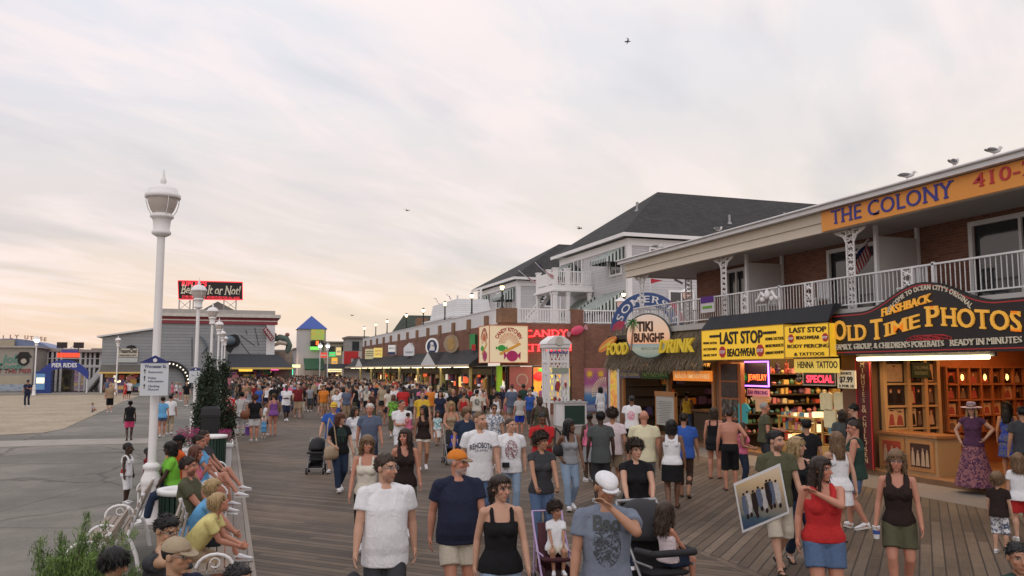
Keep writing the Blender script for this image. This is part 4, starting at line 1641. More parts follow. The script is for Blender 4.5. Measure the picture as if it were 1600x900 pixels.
# black sign of the portrait studio
r=sign_root('portrait_studio_sign',(14.2,14.6,2.9), 'black arched sign with big gold letters above the portrait shop')
def arch_pts(y0, y1, zlo, zsh, ztop, yc, hw, n=36, inset=0.0):
	pts=[(-(y1-inset), zlo+inset),(-(y0+inset), zlo+inset),(-(y0+inset), zsh-inset)]
	for i in range(n+1):
		y=y0+inset+(y1-y0-2*inset)*i/n
		u=abs(y-yc)/hw
		z=zsh+(ztop-zsh)*(0.5+0.5*math.cos(math.pi*min(1, u)))if u<1 else zsh
		pts.append((-y, z-inset))
	pts.append((-(y1-inset), zsh-inset))
	out=[]
	for p_ in pts:
		if not out or(abs(p_[0]-out[-1][0])+abs(p_[1]-out[-1][1]))>1e-4:
			out.append(p_)
	return out
FW_=basis((14.40,0,0),(0,-1,0),(0,0,1),(-1,0,0))
m=MB()
m.prism(arch_pts(11.3,17.33,2.90,3.93,4.46,14.35,1.9),-.16,0, FW_,0)
place(m, r).build('board', paint('black_sign_board',(0.014,0.011,0.012),0.4,0.05), r)
m=MB()
po, pi_=arch_pts(11.3,17.33,2.90,3.93,4.46,14.35,1.9, inset=.05), arch_pts(11.3,17.33,2.90,3.93,4.46,14.35,1.9, inset=.075)
n=len(po)
m.add([(a, b,.004)for a, b in po]+[(a, b,.004)for a, b in pi_],[(i,(i+1)%n, n+(i+1)%n, n+i)for i in range(n)],0, False, FW_)
place(m, r).build('border_line', RED_LET, r)
m=MB()
kw=dict(depth=.03, offset=.010, serif=.06)
for t, a_, b_, top in(('O',(1304,531),(1323,531),501),('LD',(1325,532.5),(1354,531),508.5),('T',(1362,531),(1380,529),500),('IME',(1383,526),(1438,511),506),('P',(1447,510),(1469,509),479),('HOTOS',(1472,508.5),(1597,518),480),('FLASHBACK',(1378,495),(1456,471),483)):
	m.tqx(t, a_, b_, top,14.39, **kw)
place(m, r).build('gold_lettering', GOLD_LET, r)
m=MB()
kw=dict(depth=.02, offset=.008, serif=.05)
m.tqx("FAMILY, GROUP, & CHILDREN'S PORTRAITS",(1306,546.5),(1475,541),538,14.39, **kw)
m.tqx('READY IN MINUTES',(1485,540.5),(1597,535.5),531,14.39, **kw)
M=basis((14.39,14.22,4.335),(0,-1,0),(0,0,1),(-1,0,0))
m.text("WELCOME TO OCEAN CITY'S ORIGINAL",.145, M,0,(0,-.055),.008, arc=1.55, fit=2.55, offset=.003, serif=.04, spacing=1.12)
place(m, r).build('ivory_lettering', IVORY_LET, r)
m=MB()
for q in range(5):
	pts=[]
	for t in np.linspace(0,2*math.pi,25):
		pts.append((14.39,14.20+(.22+.10*q)*math.cos(t),3.235+.055*math.sin(t*(1 if q%2 else 2)+q)))
	m.tube(pts,.008,5)
place(m, r).build('red_scroll', RED_LET, r)
# yellow beachwear sign and its black canopy
def beach_sign():
	r=sign_root('beachwear_sign',(14.1,20,2.85), 'long yellow lit beachwear sign with red octagons under a black canopy')
	m=MB()
	m.box(14.18,14.45,17.12,18.86,2.87,3.70)
	m.box(14.18,14.45,18.88,23.0,2.84,3.75)
	place(m, r).build('light_box', YELLOW_FACE, r)
	m=MB()
	for a, b, z0, z1 in((17.10,18.87,2.855,3.72),(18.87,23.02,2.825,3.77)):
		m.box(14.165,14.19, a, b, z0, z0+.018)
		m.box(14.165,14.19, a, b, z1-.018, z1)
		m.box(14.165,14.19, a, a+.018, z0+.018, z1-.018)
		m.box(14.165,14.19, b-.018, b, z0+.018, z1-.018)
	place(m, r).build('trim', paint('brass_trim',(0.42,0.26,0.05),0.4,0.1), r)
	m=MB()
	def wd(s_, x0, x1, y0, y1, top, o=.02):
		m.tqx(s_,(x0, y0),(x1, y1), top,14.172, depth=.008, offset=o)
	wd('LAST STOP',1125,1192,537.5,535,519,.03)
	wd('BEACHWEAR',1136.5,1181,557,555.5,545,.025)
	for i, t in enumerate(('HENNA TATTOO', 'ACCESSORIES', 'SMOKE SHOP')):
		wd(t,1099,1120,538+9.6*i,537.5+9.4*i,534.5+9.6*i,.004)
	for i, t in enumerate(('HENNA TATTOOS', 'SMOKE PRODUCTS', 'URBAN FASHION')):
		wd(t,1196,1224,532+11*i,530.5+10.8*i,527.5+11*i,.004)
	for yc in(22.25,19.50):
		for q in range(-3,4):
			m.disc((0,0),.04+.02*(q==0),0,.012, face_west((14.175, yc+q*.085,3.56)),0,8,.045)
	wd('LAST STOP',1233.5,1291,520,518,512,.025)
	wd('BEACHWEAR',1244,1280.5,530.3,529.3,525,.02)
	wd('BODY PIERCING',1230.5,1295.5,544,542.5,538.5,.015)
	wd('& TATTOOS',1241,1288,556,555,551,.01)
	place(m, r).build('black_lettering', BLACK_LET, r)
	stops=[]
	for px, py, hp in((1129,550,9.3),(1188,547.5,10),(1236,529,7),(1289.5,527,7)):
		q=onX(px, py,14.172)
		stops.append((q.y, q.z, q.z-onX(px, py+hp,14.172).z))
	for y, z, s_ in stops:
		m=MB()
		oc=[(s_*math.cos(math.pi/8+math.pi/4*k_), s_*math.sin(math.pi/8+math.pi/4*k_))for k_ in range(8)]
		m.prism(oc,0,.012, face_west((14.172, y, z)),0)
		place(m, r).build('red_octagon', RED_LET, r)
	m=MB()
	for y, z, s_ in stops:
		m.text('STOP', s_*.72, face_west((14.158, y, z-s_*.25)),0,(0,0),.004, offset=.003, fit=s_*1.6)
	place(m, r).build('white_lettering', WHITE, r)
	c=MB()
	for k_ in range(6):
		a, b=18.87+.69*k_,18.87+.69*(k_+1)
		mid=(a+b)/2
		c.add([(14.15, a,3.78),(14.15, b,3.78),(14.40, mid,4.13),(14.5, a,4.20),(14.5, b,4.20)],[(0,1,2),(0,2,3),(1,4,2),(3,2,4)],0)
	c.add([(14.15,17.1,3.74),(14.15,18.87,3.78),(14.35,18.87,4.16),(14.35,17.1,4.20),(14.6,18.87,4.16),(14.6,17.1,4.20),(14.6,23.01,4.20),(14.5,23.01,4.20),(14.15,23.01,3.78)],[(1,0,3,2),(2,3,5,4),(0,5,3),(6,7,8)],0)
	place(c, r).build('canopy', BLACKCLOTH, r)
beach_sign()
# small yellow sign, price card, neon and other shop signs
def board_sign(name, label, y0, y1, z0, z1, x, face, texts, tmat, border=None, thick=.04):
	r=sign_root(name,(x,(y0+y1)/2, z0), label)
	m=MB()
	m.box(x, x+thick, y0, y1, z0, z1)
	place(m, r).build('board', face, r)
	m=MB()
	for s_, size, y, z, kw in texts:
		kw=dict(kw)
		kw.pop('sx',0)
		kw.setdefault('fit',(.90 if len(s_)>5 else .75)*(y1-y0))
		m.text(s_, size, face_west((x-.004, y, z)),0,(0,0),.004, **kw)
	place(m, r).build('lettering', tmat, r)
	if border:
		m=MB()
		t=border[1]
		m.box(x-.03, x-.005, y0, y1, z1-t, z1)
		m.box(x-.03, x-.005, y0, y1, z0, z0+t)
		m.box(x-.03, x-.005, y0, y0+t, z0+t, z1-t)
		m.box(x-.03, x-.005, y1-t, y1, z0+t, z1-t)
		place(m, r).build('frame', border[0], r)
	return r
board_sign('henna_sign', 'small yellow sign reading HENNA TATTOO below the beachwear sign',17.02,18.72,2.46,2.82,14.35, paint('soft_yellow_face',(0.75,0.55,0.10),0.45,0.05, emit=0.30, ecol=(1.0,0.72,0.14)),[('HENNA  TATTOO',.24,17.81,2.585, dict(offset=.004, sx=.90))], BLACK_LET)
board_sign('price_card', 'cream price card reading 7.99 and 2 FOR 15',16.62,17.25,2.08,2.52,14.5, paint('cream_card',(0.75,0.62,0.40),0.6,0.05, emit=0.12),[('SHORTS',.085,16.93,2.42, dict(offset=.002, fit=.38)),('$7.99',.20,16.93,2.23, dict(offset=.006, fit=.46)),('2 FOR 15',.085,16.93,2.11, dict(offset=.003, fit=.52))], BLACK_LET)
board_sign('jewelry_neon', 'violet-framed neon sign reading JEWELRY over the counter',21.12,22.68,2.02,2.80,15.3, paint('neon_back',(0.02,0.012,0.03),0.3),[('JEWELRY',.26,21.72,2.22, dict(offset=.0, fit=.95))], glow('neon_orange',(1.0,0.13,0.03),3.0),(glow('neon_violet',(0.45,0.16,1.0),3.2),.045))
r=sign_root('neon_ampersand',(15.28,22.4,2.3), 'green neon ampersand left of the JEWELRY neon')
m=MB()
m.text('&',.30, face_west((15.26,22.42,2.22)),0,(0,0),.01)
place(m, r).build('tube', glow('neon_green',(0.10,1.0,0.12),2.6), r)
board_sign('ear_piercing_sign', 'pink card reading EAR PIERCING under the neon',21.12,22.2,1.74,1.96,15.25, paint('pink_card',(0.72,0.28,0.34),0.6, emit=0.15),[('EAR PIERCING',.15,21.66,1.80, dict(offset=.003))], paint('purple_letter',(0.14,0.02,0.16),0.5))
board_sign('special_led_sign', 'black LED board with red letters reading SPECIAL',18.35,19.7,2.10,2.50,15.4, paint('led_back',(0.015,0.012,0.012),0.3),[('SPECIAL',.28,19.02,2.19, dict(offset=.004, fit=1.1))], glow('led_red',(1.0,0.03,0.07),2.6),(METALGREY,.03))
# ------------------------------------------------------------------ portrait shop interior
def studio():
	r=empty('portrait_shop_counter',(15.5,15.4,0),0, 'cream display counter with framed portraits in the portrait shop', 'counter')
	cream=paint('shop_cream',(0.44,0.28,0.14),0.6,0.06)
	m=MB()
	m.box(15.30,16.0,15.0,16.80,0.12,.98)
	place(m, r).build('cabinet', cream, r)
	m=MB()
	m.box(15.24,16.06,14.95,16.81,.98,1.04)
	place(m, r).build('counter_top', paint('counter_top_wood',(0.33,0.15,0.06),0.35,0.1), r)
	PB=[paint('sepia_ground_%d'%i, c,.35,.3,9)for i, c in enumerate([(.05,.022,.016),(.34,.06,.035),(.03,.024,.026),(.52,.36,.22),(.17,.075,.04)])]
	PF=[paint('sepia_dress_%d'%i, c,.4,.2,12)for i, c in enumerate([(.014,.010,.010),(.46,.32,.21),(.30,.07,.06),(.16,.11,.08)])]
	PK=paint('sepia_face',(.50,.30,.18),.4,.1)
	rp=random.Random(5)
	def portrait(par, M, u0, u1, v0, v1, n_=1, name='portrait'):
		"""an old-time photograph: ground, dressed figures, faces, hats"""
		m=MB()
		m.prism([(u0, v0),(u1, v0),(u1, v1),(u0, v1)],0,.012, M,0)
		w_, h_=u1-u0, v1-v0
		for k in range(n_):
			c=u0+w_*((k+.5)/n_+rp.uniform(-.03,.03))
			b_=w_/n_*rp.uniform(.34,.42)
			t_=v0+h_*rp.uniform(.60,.72)
			fh=min(h_*.16, b_*.8)
			z=.013+.002*(k%2)
			m.prism([(c-b_, v0+h_*.06),(c+b_, v0+h_*.06),(c+b_*.62, t_-fh*.6),(c+b_*.3, t_),(c-b_*.3, t_),(c-b_*.62, t_-fh*.6)],.012, z, M,1)
			m.disc((c, t_+fh*.65), fh*.52,.012, z+.001, M,2,12, fh*.68)
			m.disc((c, t_+fh*1.25), fh*rp.uniform(.6,1.1),.012, z+.002, M,3,12, fh*.22)
		return place(m, par).build(name,[rp.choice(PB), rp.choice(PF), PK, rp.choice(PF)], par)
	for y0, y1 in((15.08,15.85),(15.95,16.72)):
		f=MB()
		f.box(15.26,15.30, y0, y1,.20,.92)
		fo=place(f, r).build('picture_frame', paint('oak_frame',(0.42,0.20,0.07),0.5,0.1), r)
		fo.location=(0,0,0)
		portrait(r, face_west((15.262,0,0)),-(y1-.10),-(y0+.10),.29,.83,4 if y0<15.5 else 3, 'picture')
	d=empty('portrait_display',(16.5,16.9,.12),0, 'tall cream rack of framed portraits on the shop side wall', 'display')
	S9=face_south((0,16.93,0))
	m=MB()
	m.box(15.55,17.35,16.94,17.02,.12,2.85,0)
	for x in(15.60,16.36,16.90,17.32):
		m.box(x-.05, x+.05,16.82,16.94,.12,2.85,1)
	for z in(1.06,1.62,2.18,2.80):
		for a, b in((15.65,16.31),(16.41,16.85),(16.95,17.27)):
			m.box(a, b,16.84,16.938, z-.025, z+.025,1)
	place(m, d).build('rack',[DARK, cream], d)
	for a, b in((15.72,16.24),(16.44,16.62),(16.65,16.83),(16.98,17.24)):
		for z in(1.12,1.68,2.24):
			portrait(d, S9, a, b, z, z+.44,2 if b-a>.4 and z<2 else 1)
	g_=sign_root('oval_shop_sign',(16.6,16.8,2.4), 'small dark green board lettered CHILDREN PORTRAITS above the rack')
	m=MB()
	m.box(16.42,17.0,16.78,16.81,2.34,2.72)
	place(m, g_).build('board', paint('studio_green',(.02,.05,.03),.5), g_)
	m=MB()
	m.text("CHILDREN'S",.12, face_south((16.71,16.775,2.55)),0,(0,0),.004, fit=.46)
	m.text('PORTRAITS',.12, face_south((16.71,16.775,2.41)),0,(0,0),.004, fit=.40)
	place(m, g_).build('lettering', paint('pale_green_letter',(.30,.36,.26),.5), g_)
	s=empty('portrait_shelving',(18.9,16.9,.12),0, 'orange wooden wall of pigeonholes holding small portraits', 'shelving')
	m=MB()
	m.box(17.42,21.4,16.96,17.03,.12,3.2,0)
	xs=np.linspace(17.48,21.3,11)
	for x in xs:
		m.box(x-.03, x+.03,16.72,16.96,.95,2.62,0)
	zs=(.95,1.36,1.76,2.16,2.60)
	for z in zs:
		for a, b in zip(xs[:-1], xs[1:]):
			m.box(a+.031, b-.031,16.70,16.958, z-.02, z+.02,0)
	place(m, s).build('cabinet', ORANGEWOOD, s)
	for i,(a, b)in enumerate(zip(xs[:-1], xs[1:])):
		for z in zs[:-1]:
			if rp.random()<.92:
				c, w2, h2=(a+b)/2+rp.uniform(-.02,.02), rp.uniform(.12,.15), rp.uniform(.28,.34)
				portrait(s, face_south((0,16.80,0)), c-w2, c+w2, z+.02, z+.02+h2)
	for i, x in enumerate((18.06,18.83,19.6)):
		b_=MB()
		b_.ell((x,16.80,2.34),(.05,.05,.09),0,2)
		place(b_, s).build('shelf_lamp', glow('shelf_lamp',(1.0,.55,.15),3.5), s)
	c=empty('portrait_rear_counter',(17.2,12.4,0),0, 'dark wooden counter at the back of the portrait shop', 'counter')
	m=MB()
	m.box(16.9,17.5,10.7,14.2,.12,1.0,0)
	m.box(16.82,17.55,10.7,14.2,1.0,1.05,1)
	place(m, c).build('cabinet',[BROWNWALL, paint('counter_top_wood',(0.33,0.15,0.06))], c)
	portrait(c, face_west((16.9,0,0)),-13.8,-12.7,.25,.9,2, 'picture')
	fl=MB()
	fl.box(14.9,21.5,10.2,17.05,-.05,.12)
	tag(fl.build('shop_floor', FLOORWOOD), kind='structure')
	ce=MB()
	ce.box(14.9,21.5,10.6,17.05,3.45,3.55)
	tag(ce.build('shop_ceiling', BROWNWALL), kind='structure')
	v=sign_root('vertical_board',(14.85,17.0,0), 'tall dark red board reading READY IN MINUTES & CHILDREN beside the portraits')
	m=MB()
	m.box(14.80,14.86,16.46,16.93,.15,2.86)
	place(m, v).build('board', paint('dark_red_board',(0.10,0.010,0.012),0.4,0.08), v)
	m=MB()
	for y in(16.455,16.92):
		m.box(14.785,14.80, y-.012, y+.012,.15,2.86)
	place(m, v).build('edge_trim', RED_LET, v)
	m=MB()
	txt='MINUTES  CHILDREN'
	for i, ch in enumerate(txt):
		if ch!=' ':
			m.text(ch,.17, face_west((14.795,16.69,2.60-.145*i)),0,(0,0),.006, offset=.002, serif=.04)
	m.text('&',.26, face_west((14.795,16.69,1.50)),0,(0,0),.006)
	place(m, v).build('lettering', paint('pale_gold_letter',(0.55,0.36,0.20),0.5), v)
	t=empty('fluorescent_lamp',(14.75,14.5,2.75),0, 'long fluorescent tube under the black portrait sign', 'lamp')
	m=MB()
	m.cyl((14.72,13.0,2.80),(14.72,16.75,2.80),.045,.045,12)
	place(m, t).build('tube', glow('warm_tube',(1.0,0.83,0.45),5.0), t)
	m=MB()
	m.box(14.76,14.84,12.9,16.85,2.82,2.90)
	place(m, t).build('fixture', METALGREY, t)
studio()
def lamp(kind, loc, energy, col, size=0.3, rot=None, sy=None, spread=None):
	d=bpy.data.lights.new('shop_light', kind)
	d.energy=energy
	d.color=col
	if kind=='AREA':
		d.size=size
		if sy:
			d.shape='RECTANGLE'
			d.size_y=sy
	else:
		d.shadow_soft_size=size
	o=bpy.data.objects.new('shop_light', d)
	o.location=loc
	if rot:
		o.rotation_euler=rot
	COL.objects.link(o)
	return o
WARM=(1.0,0.55,0.22)
lamp('AREA',(18.2,14.9,3.40),90,(1.0,0.42,0.15),2.0, None,3.0)
lamp('AREA',(14.95,14.9,2.72),48,(1.0,0.66,0.32),0.25, None,3.6)
lamp('AREA',(17.0,20.8,3.40),190,(1.0,0.62,0.26),2.4, None,3.6)
lamp('AREA',(15.0,20.2,2.75),45,(1.0,0.75,0.42),0.3, None,4.5)
lamp('POINT',(17.0,27.0,2.6),60,(1.0,0.58,0.24),0.3)
# ------------------------------------------------------------------ beachwear shop interior
GOODS=[paint('goods_%d'%i, c,0.5,0.1,8)for i, c in enumerate([(0.62,.42,.16),(.55,.10,.07),(.10,.22,.14),(.66,.60,.45),(.15,.09,.22),(.50,.28,.08),(.05,.05,.06),(.12,.28,.40),(.60,.22,.28)])]
LITS=[glow('shop_lit_%d'%i, c, e)for i,(c, e)in enumerate((((1.0,.62,.22),.9),((1.0,.80,.45),1.3),((1.0,.16,.06),.8),((.9,.85,.7),.7)))]
def clutter(par, x0, x1, Y, z0, z1, n, lit=.16, name='shop_display', seed=1):
	rk=random.Random(seed)
	m=MB()
	m.box(x0, x1, Y-.01, Y, z0, z1,13)
	for q in range(n):
		on=rk.random()<lit
		w_, h_=rk.uniform(.25,.9)*(.5 if on else 1), rk.uniform(.2,.8)*(.45 if on else 1)
		x, z, d=rk.uniform(x0, x1-w_), rk.uniform(z0, z1-h_), rk.uniform(.04,.3)
		m.box(x, x+w_, Y-d, Y-.012-.0007*q, z, z+h_,9+rk.randrange(4)if on else rk.randrange(9))
	o=par.location
	m.v=[(a-o.x, b-o.y, c-o.z)for a, b, c in m.v]
	return m.build(name, GOODS+LITS+[DARK], par)
def beach_shop():
	fl=MB()
	fl.box(14.9,21.5,17.55,30.0,-.05,.10)
	tag(fl.build('shop_floor', FLOORWOOD), kind='structure')
	ce=MB()
	ce.box(14.9,21.5,17.55,22.9,3.45,3.55)
	ce.box(14.9,21.5,23.35,30.0,3.35,3.45)
	tag(ce.build('shop_ceiling', BROWNWALL), kind='structure')
	sh=empty('goods_shelving',(17.3,22.7,.1),0, 'dark shelving crowded with small souvenirs behind the beachwear counter', 'shelving')
	m=MB()
	m.box(15.1,20.6,22.82,22.88,.1,3.3)
	zz=(.55,.85,1.15,1.45,1.75,2.05,2.40)
	for z in zz:
		m.box(15.2,20.5,22.45,22.82, z-.02, z+.02)
	place(m, sh).build('rack', paint('dark_shelf',(0.045,0.03,0.018),0.6,0.1), sh)
	rows=[MB()for _ in zz]
	n_=0
	rest=MB()
	for j, z in enumerate(zz):
		x=15.25
		while x<20.4:
			w_, h_=random.uniform(.10,.22), random.uniform(.09,.22)
			b=MB()
			c=(x+w_/2,22.58, z+.02)
			t, mi=random.random(), random.randrange(9)
			if t<.35:
				b.box(x, x+w_*.9,22.48,22.72, z+.02, z+.02+h_)
			elif t<.65:
				b.lathe([(w_*.25,0),(w_*.42, h_*.3),(w_*.38, h_*.7),(w_*.15, h_*.85),(w_*.2, h_)], c,10)
			else:
				b.ell((c[0], c[1], c[2]+h_*.4),(w_*.45, w_*.4, h_*.42),0,2)
				b.cyl(c,(c[0], c[1], c[2]+.03), w_*.3, w_*.3,10)
			if n_%2==0 and n_<190:
				place(b, sh).build('souvenir', GOODS[mi], sh)
			else:
				b.m=[mi]*len(b.m)
				rest.add(b.v, b.f,0)
				rest.m[-len(b.f):]=b.m
			n_+=1
			x+=w_+.04
	o=place(rest, sh).build('small_goods', GOODS, sh)
	o['kind']='stuff'
	for(y0, y1, lab, col)in((17.75,19.65, 'glass showcase counter with lit shelves, nearest the price card',0),(19.9,21.6, 'glass showcase counter with lit shelves, behind the khaki shirted man',1)):
		c=empty('showcase',(16.2,(y0+y1)/2,.1),0, lab, 'counter', 'showcases in the beachwear shop')
		m=MB()
		m.box(15.9,16.5, y0, y1,.1,.40,0)
		for yy in(y0, y1-.05):
			for xx in(15.9,16.45):
				m.box(xx, xx+.05, yy, yy+.05,.40,1.12,0)
		m.box(15.88,16.52, y0-.02, y1+.02,1.12,1.17,0)
		m.box(15.93,16.47, y0+.05, y1-.05,.72,.74,0)
		place(m, c).build('frame', paint('pine_frame',(0.50,0.33,0.12),0.5,0.1), c)
		rg=random.Random(col)
		for nm, zs_, hh, x0 in(('goods',(.44,.76),.26,15.99),('trinket_tray',(1.175, ),.16,15.95)):
			m=MB()
			for z in zs_:
				y=y0+.08
				while y<y1-.2:
					w_=rg.uniform(.06,.16)
					m.box(x0, x0+rg.uniform(.1,.35), y, y+w_, z, z+hh*rg.uniform(.4,1), rg.choice((0,3,3,5,1,7,8,9,10)))
					y+=w_+.02
			place(m, c).build(nm, GOODS+LITS, c)
	def tshirt(name, label, y, z, x, mat, s=1.0, ry=0.0):
		pts=[(-.20,0),(.20,0),(.21,.42),(.30,.36),(.37,.47),(.22,.62),(.10,.66),(.05,.62),(-.05,.62),(-.10,.66),(-.22,.62),(-.37,.47),(-.30,.36),(-.21,.42)]
		b=MB()
		M=face_west((x, y, z))@Matrix.Rotation(ry,4, 'Y')
		b.prism([(a*s, c*s)for a, c in pts],-.03,.03, M)
		o=b.build(name, mat)
		bv=o.modifiers.new('soft', 'BEVEL')
		bv.width=.02
		bv.segments=2
		return tag(o, label, 'shirt')
	def hang(px, py, X):
		q=onX(px, py, X)
		return q.y, q.z
	for px, py, X, mt, sc_, ry, lab in((1148,637,14.95, paint('orange_shirt',(0.75,0.26,0.02),0.8,0.1, emit=.10),1.10,.15, 'orange t-shirt hanging by the poster column'),(1161,662,14.9, paint('teal_shirt',(0.05,0.33,0.36),0.8,0.1),.95,.1, 'teal t-shirt hanging below the orange shirt'),(1190,643,15.5, paint('beige_shirt',(0.62,0.48,0.34),0.8,0.15),.85,.9, 'beige t-shirt hanging behind the khaki shirted man')):
		y, z=hang(px, py, X)
		tshirt('hanging_shirt', lab, y, z, X, mt, sc_, ry)
	for px, py, lab in((1292,641, 'pale lit cloth hanging in a pair, left'),(1314,641, 'pale lit cloth hanging in a pair, right'),(1298,668, 'pale checked shorts hanging under the lit cloths')):
		y, z=hang(px, py,14.95)
		b=MB()
		b.prism([(-.22,0),(.22,0),(.235,.42),(.12,.47),(0,.45),(-.12,.47),(-.235,.42)],-.025,.025, face_west((14.95, y, z)))
		tag(b.build('hanging_shorts', paint('pale_lit_cloth',(0.75,0.68,0.42),0.8,0.12,8)), lab, 'clothing')
	c=empty('poster_column',(14.95,22.6,0),0, 'brown wooden column of dark posters between bar and beachwear shop', 'poster stand')
	m=MB()
	m.box(14.86,15.0,21.95,23.15,.1,2.80)
	place(m, c).build('frame', paint('poster_column_wood',(0.30,0.10,0.03),0.5,0.1), c)
	for i,(z0, z1)in enumerate(((.45,1.0),(1.06,1.62),(1.68,2.15),(2.21,2.72))):
		m=MB()
		m.box(14.84,14.862,22.12,23.0, z0, z1)
		place(m, c).build('poster', picture_mat('dark_poster%d'%i,[(.012,.01,.01),(.02,.015,.012),(.10,.08,.06),(.35,.30,.25)]if i==1 else[(.012,.01,.01),(.03,.015,.012),(.12,.05,.03)],6 if i==1 else 12, i*2.0), c)
	for i in range(9):
		b=MB()
		y=17.9+i*.42+random.uniform(-.08,.08)
		z=2.35+random.uniform(-.12,.2)
		b.ell((15.75, y, z),(.07,.10, random.uniform(.08,.12)),0,2)
		b.ell((15.75, y, z+.13),(.06,.07,.07),0,2)
		for q in(-1,1):
			b.ell((15.75, y+q*.07, z+.20),(.02,.03,.03),0,1)
			b.ell((15.75, y+q*.11, z+.02),(.03,.05,.03),0,1)
		b.cyl((15.75, y, z+.1),(15.75, y,3.45),.008,.008,5)
		tag(b.build('hanging_toy',[GOODS[k]for k in(6,1,4,6,2,5)][i%6]), 'small soft toy hanging under the yellow sign', 'toy', 'toys hanging over the beachwear counter')
beach_shop()
# ------------------------------------------------------------------ tiki bar
def thatch_mat():
	m, g, b=new_mat('thatch_straw')
	oi=g.n('ShaderNodeObjectInfo')
	geo=g.n('ShaderNodeNewGeometry')
	x, y, z=g.xyz(geo.outputs['Position'])
	n=g.noise(g.comb(g.math('MULTIPLY', x,30), g.math('MULTIPLY', y,30), g.math('MULTIPLY', z,2.0)),1.0,4,0.6,0.5)
	g.l(g.ramp(n,[(0.25,(0.06,0.045,0.03)),(0.5,(0.20,0.155,0.10)),(0.75,(0.36,0.29,0.20))]), b.inputs['Base Color'])
	b.inputs['Roughness'].default_value=0.9
	MATS['thatch_straw']=m
	return m
THATCH=thatch_mat()
def tiki():
	r=empty('thatched_bar',(14.6,27,0),0, 'thatched bar front between the beachwear shop and the side street', 'bar')
	m=MB()
	rr=random.Random(4)
	m.add([(14.75,23.3,3.90),(14.75,30.2,3.95),(14.40,30.2,2.75),(14.40,23.3,2.75),(15.2,23.3,3.9),(15.2,30.2,3.95),(15.2,30.2,2.75),(15.2,23.3,2.75)],[(0,1,2,3),(0,4,5,1),(1,5,6,2),(3,7,4,0),(2,6,7,3)],0)
	for i in range(5200):
		y=rr.uniform(23.25,30.45)
		u=rr.random()
		z=2.72+u*1.28
		x=14.40+.35*(z-2.75)/1.15-.03
		L=rr.uniform(.28,.55)
		if z<2.95:
			L=rr.uniform(.18,.42)
		dy, dx=rr.gauss(0,.10),-rr.uniform(.04,.24)
		w_=rr.uniform(.010,.024)
		m.add([(x, y-w_, z),(x, y+w_, z),(x+dx, y+dy+w_*.3, z-L),(x+dx, y+dy-w_*.3, z-L)],[(0,1,2,3)],0)
	for i in range(900):
		y, L=rr.uniform(23.25,30.4), rr.uniform(.12,.34)
		w_=.014
		x=14.75
		z=3.9
		dy=rr.gauss(0,.10)
		m.add([(x, y-w_, z-.15),(x, y+w_, z-.15),(x-.03, y+dy+.004, z+L),(x-.03, y+dy-.004, z+L)],[(0,1,2,3)],0)
	place(m, r).build('thatch', THATCH, r)
	for y in(23.5,26.45,30.0):
		m=MB()
		m.box(14.85,15.0, y-.07, y+.07,0.1,2.8)
		place(m, r).build('post', paint('bar_timber',(0.32,0.15,0.055),0.6,0.12), r)
	m=MB()
	m.box(15.7,16.2,23.5,26.1,.1,1.08,0)
	m.box(15.6,16.25,23.5,26.15,1.08,1.14,1)
	place(m, r).build('bar_counter',[paint('bar_front',(0.10,0.075,0.05),0.7,0.15), paint('bar_top',(0.22,0.11,0.05),0.3,0.1)], r)
	m=MB()
	m.box(14.95,21.4,29.90,29.98,.1,3.3)
	place(m, r).build('back_bar', DARK, r)
	for i in range(26):
		x, z=rr.uniform(15.2,20.5), rr.choice((.75,1.15,1.55,1.95))
		w_, h_=rr.uniform(.15,.5), rr.uniform(.18,.36)
		m=MB()
		m.box(x, x+w_,29.72-.004*i,29.89, z, z+h_)
		place(m, r).build('bar_goods', rr.choice(GOODS+[glow('bar_lit_yellow',(1.0,.62,.10),.9), paint('bar_violet',(.06,.05,.16),.6), paint('bar_orange',(.6,.22,.04),.6)]), r)
	for z in(.72,1.12,1.52,1.92):
		m=MB()
		m.box(15.1,21.0,29.65,29.89, z-.03, z-.003)
		place(m, r).build('bar_shelf', paint('dark_shelf',(0.045,0.03,0.018)), r)
	for i,(a, b, mt)in enumerate(((23.7,25.5, 'lit_amber_fringe'),(27.9,29.6, 'lit_amber_fringe'))):
		m=MB()
		for k_ in range(46):
			y=a+(b-a)*k_/45
			m.cyl((14.9, y,2.92),(14.9, y+random.uniform(-.02,.02),2.62+random.uniform(0,.1)),.013,.006,5)
		place(m, r).build('lit_fringe', glow('lit_amber_fringe',(1.0,0.42,0.08),1.1), r)
	m=MB()
	for i in range(150):
		z=.3+2.2*rr.random()
		a=rr.uniform(0,6.28)
		y=26.45
		m.ell((14.80+.09*math.cos(a), y+.12*math.sin(a), z),(.03,.035,.02),0,1)
	place(m, r).build('leaf_garland', paint('garland_green',(0.05,0.14,0.03),0.6,0.3,20), r)
	s=sign_root('round_bar_sign',(14.0,26.0,3.0), 'round sunset-painted bar sign with a small palm on its rim')
	C=onX(1013,525,13.9)
	ang=Matrix.Rotation(D2R(-34),4, 'Z')
	un=Vector((math.cos(D2R(-38)), math.sin(D2R(-38)),0))
	nn=Vector((math.sin(D2R(-38)),-math.cos(D2R(-38)),0))
	B=basis(C, un,(0,0,1), nn)
	R_=.80
	m=MB()
	m.disc((0,0), R_,-.16,0, B,0,48)
	place(m, s).build('drum', paint('sign_drum',(0.05,0.07,0.06),0.5), s)
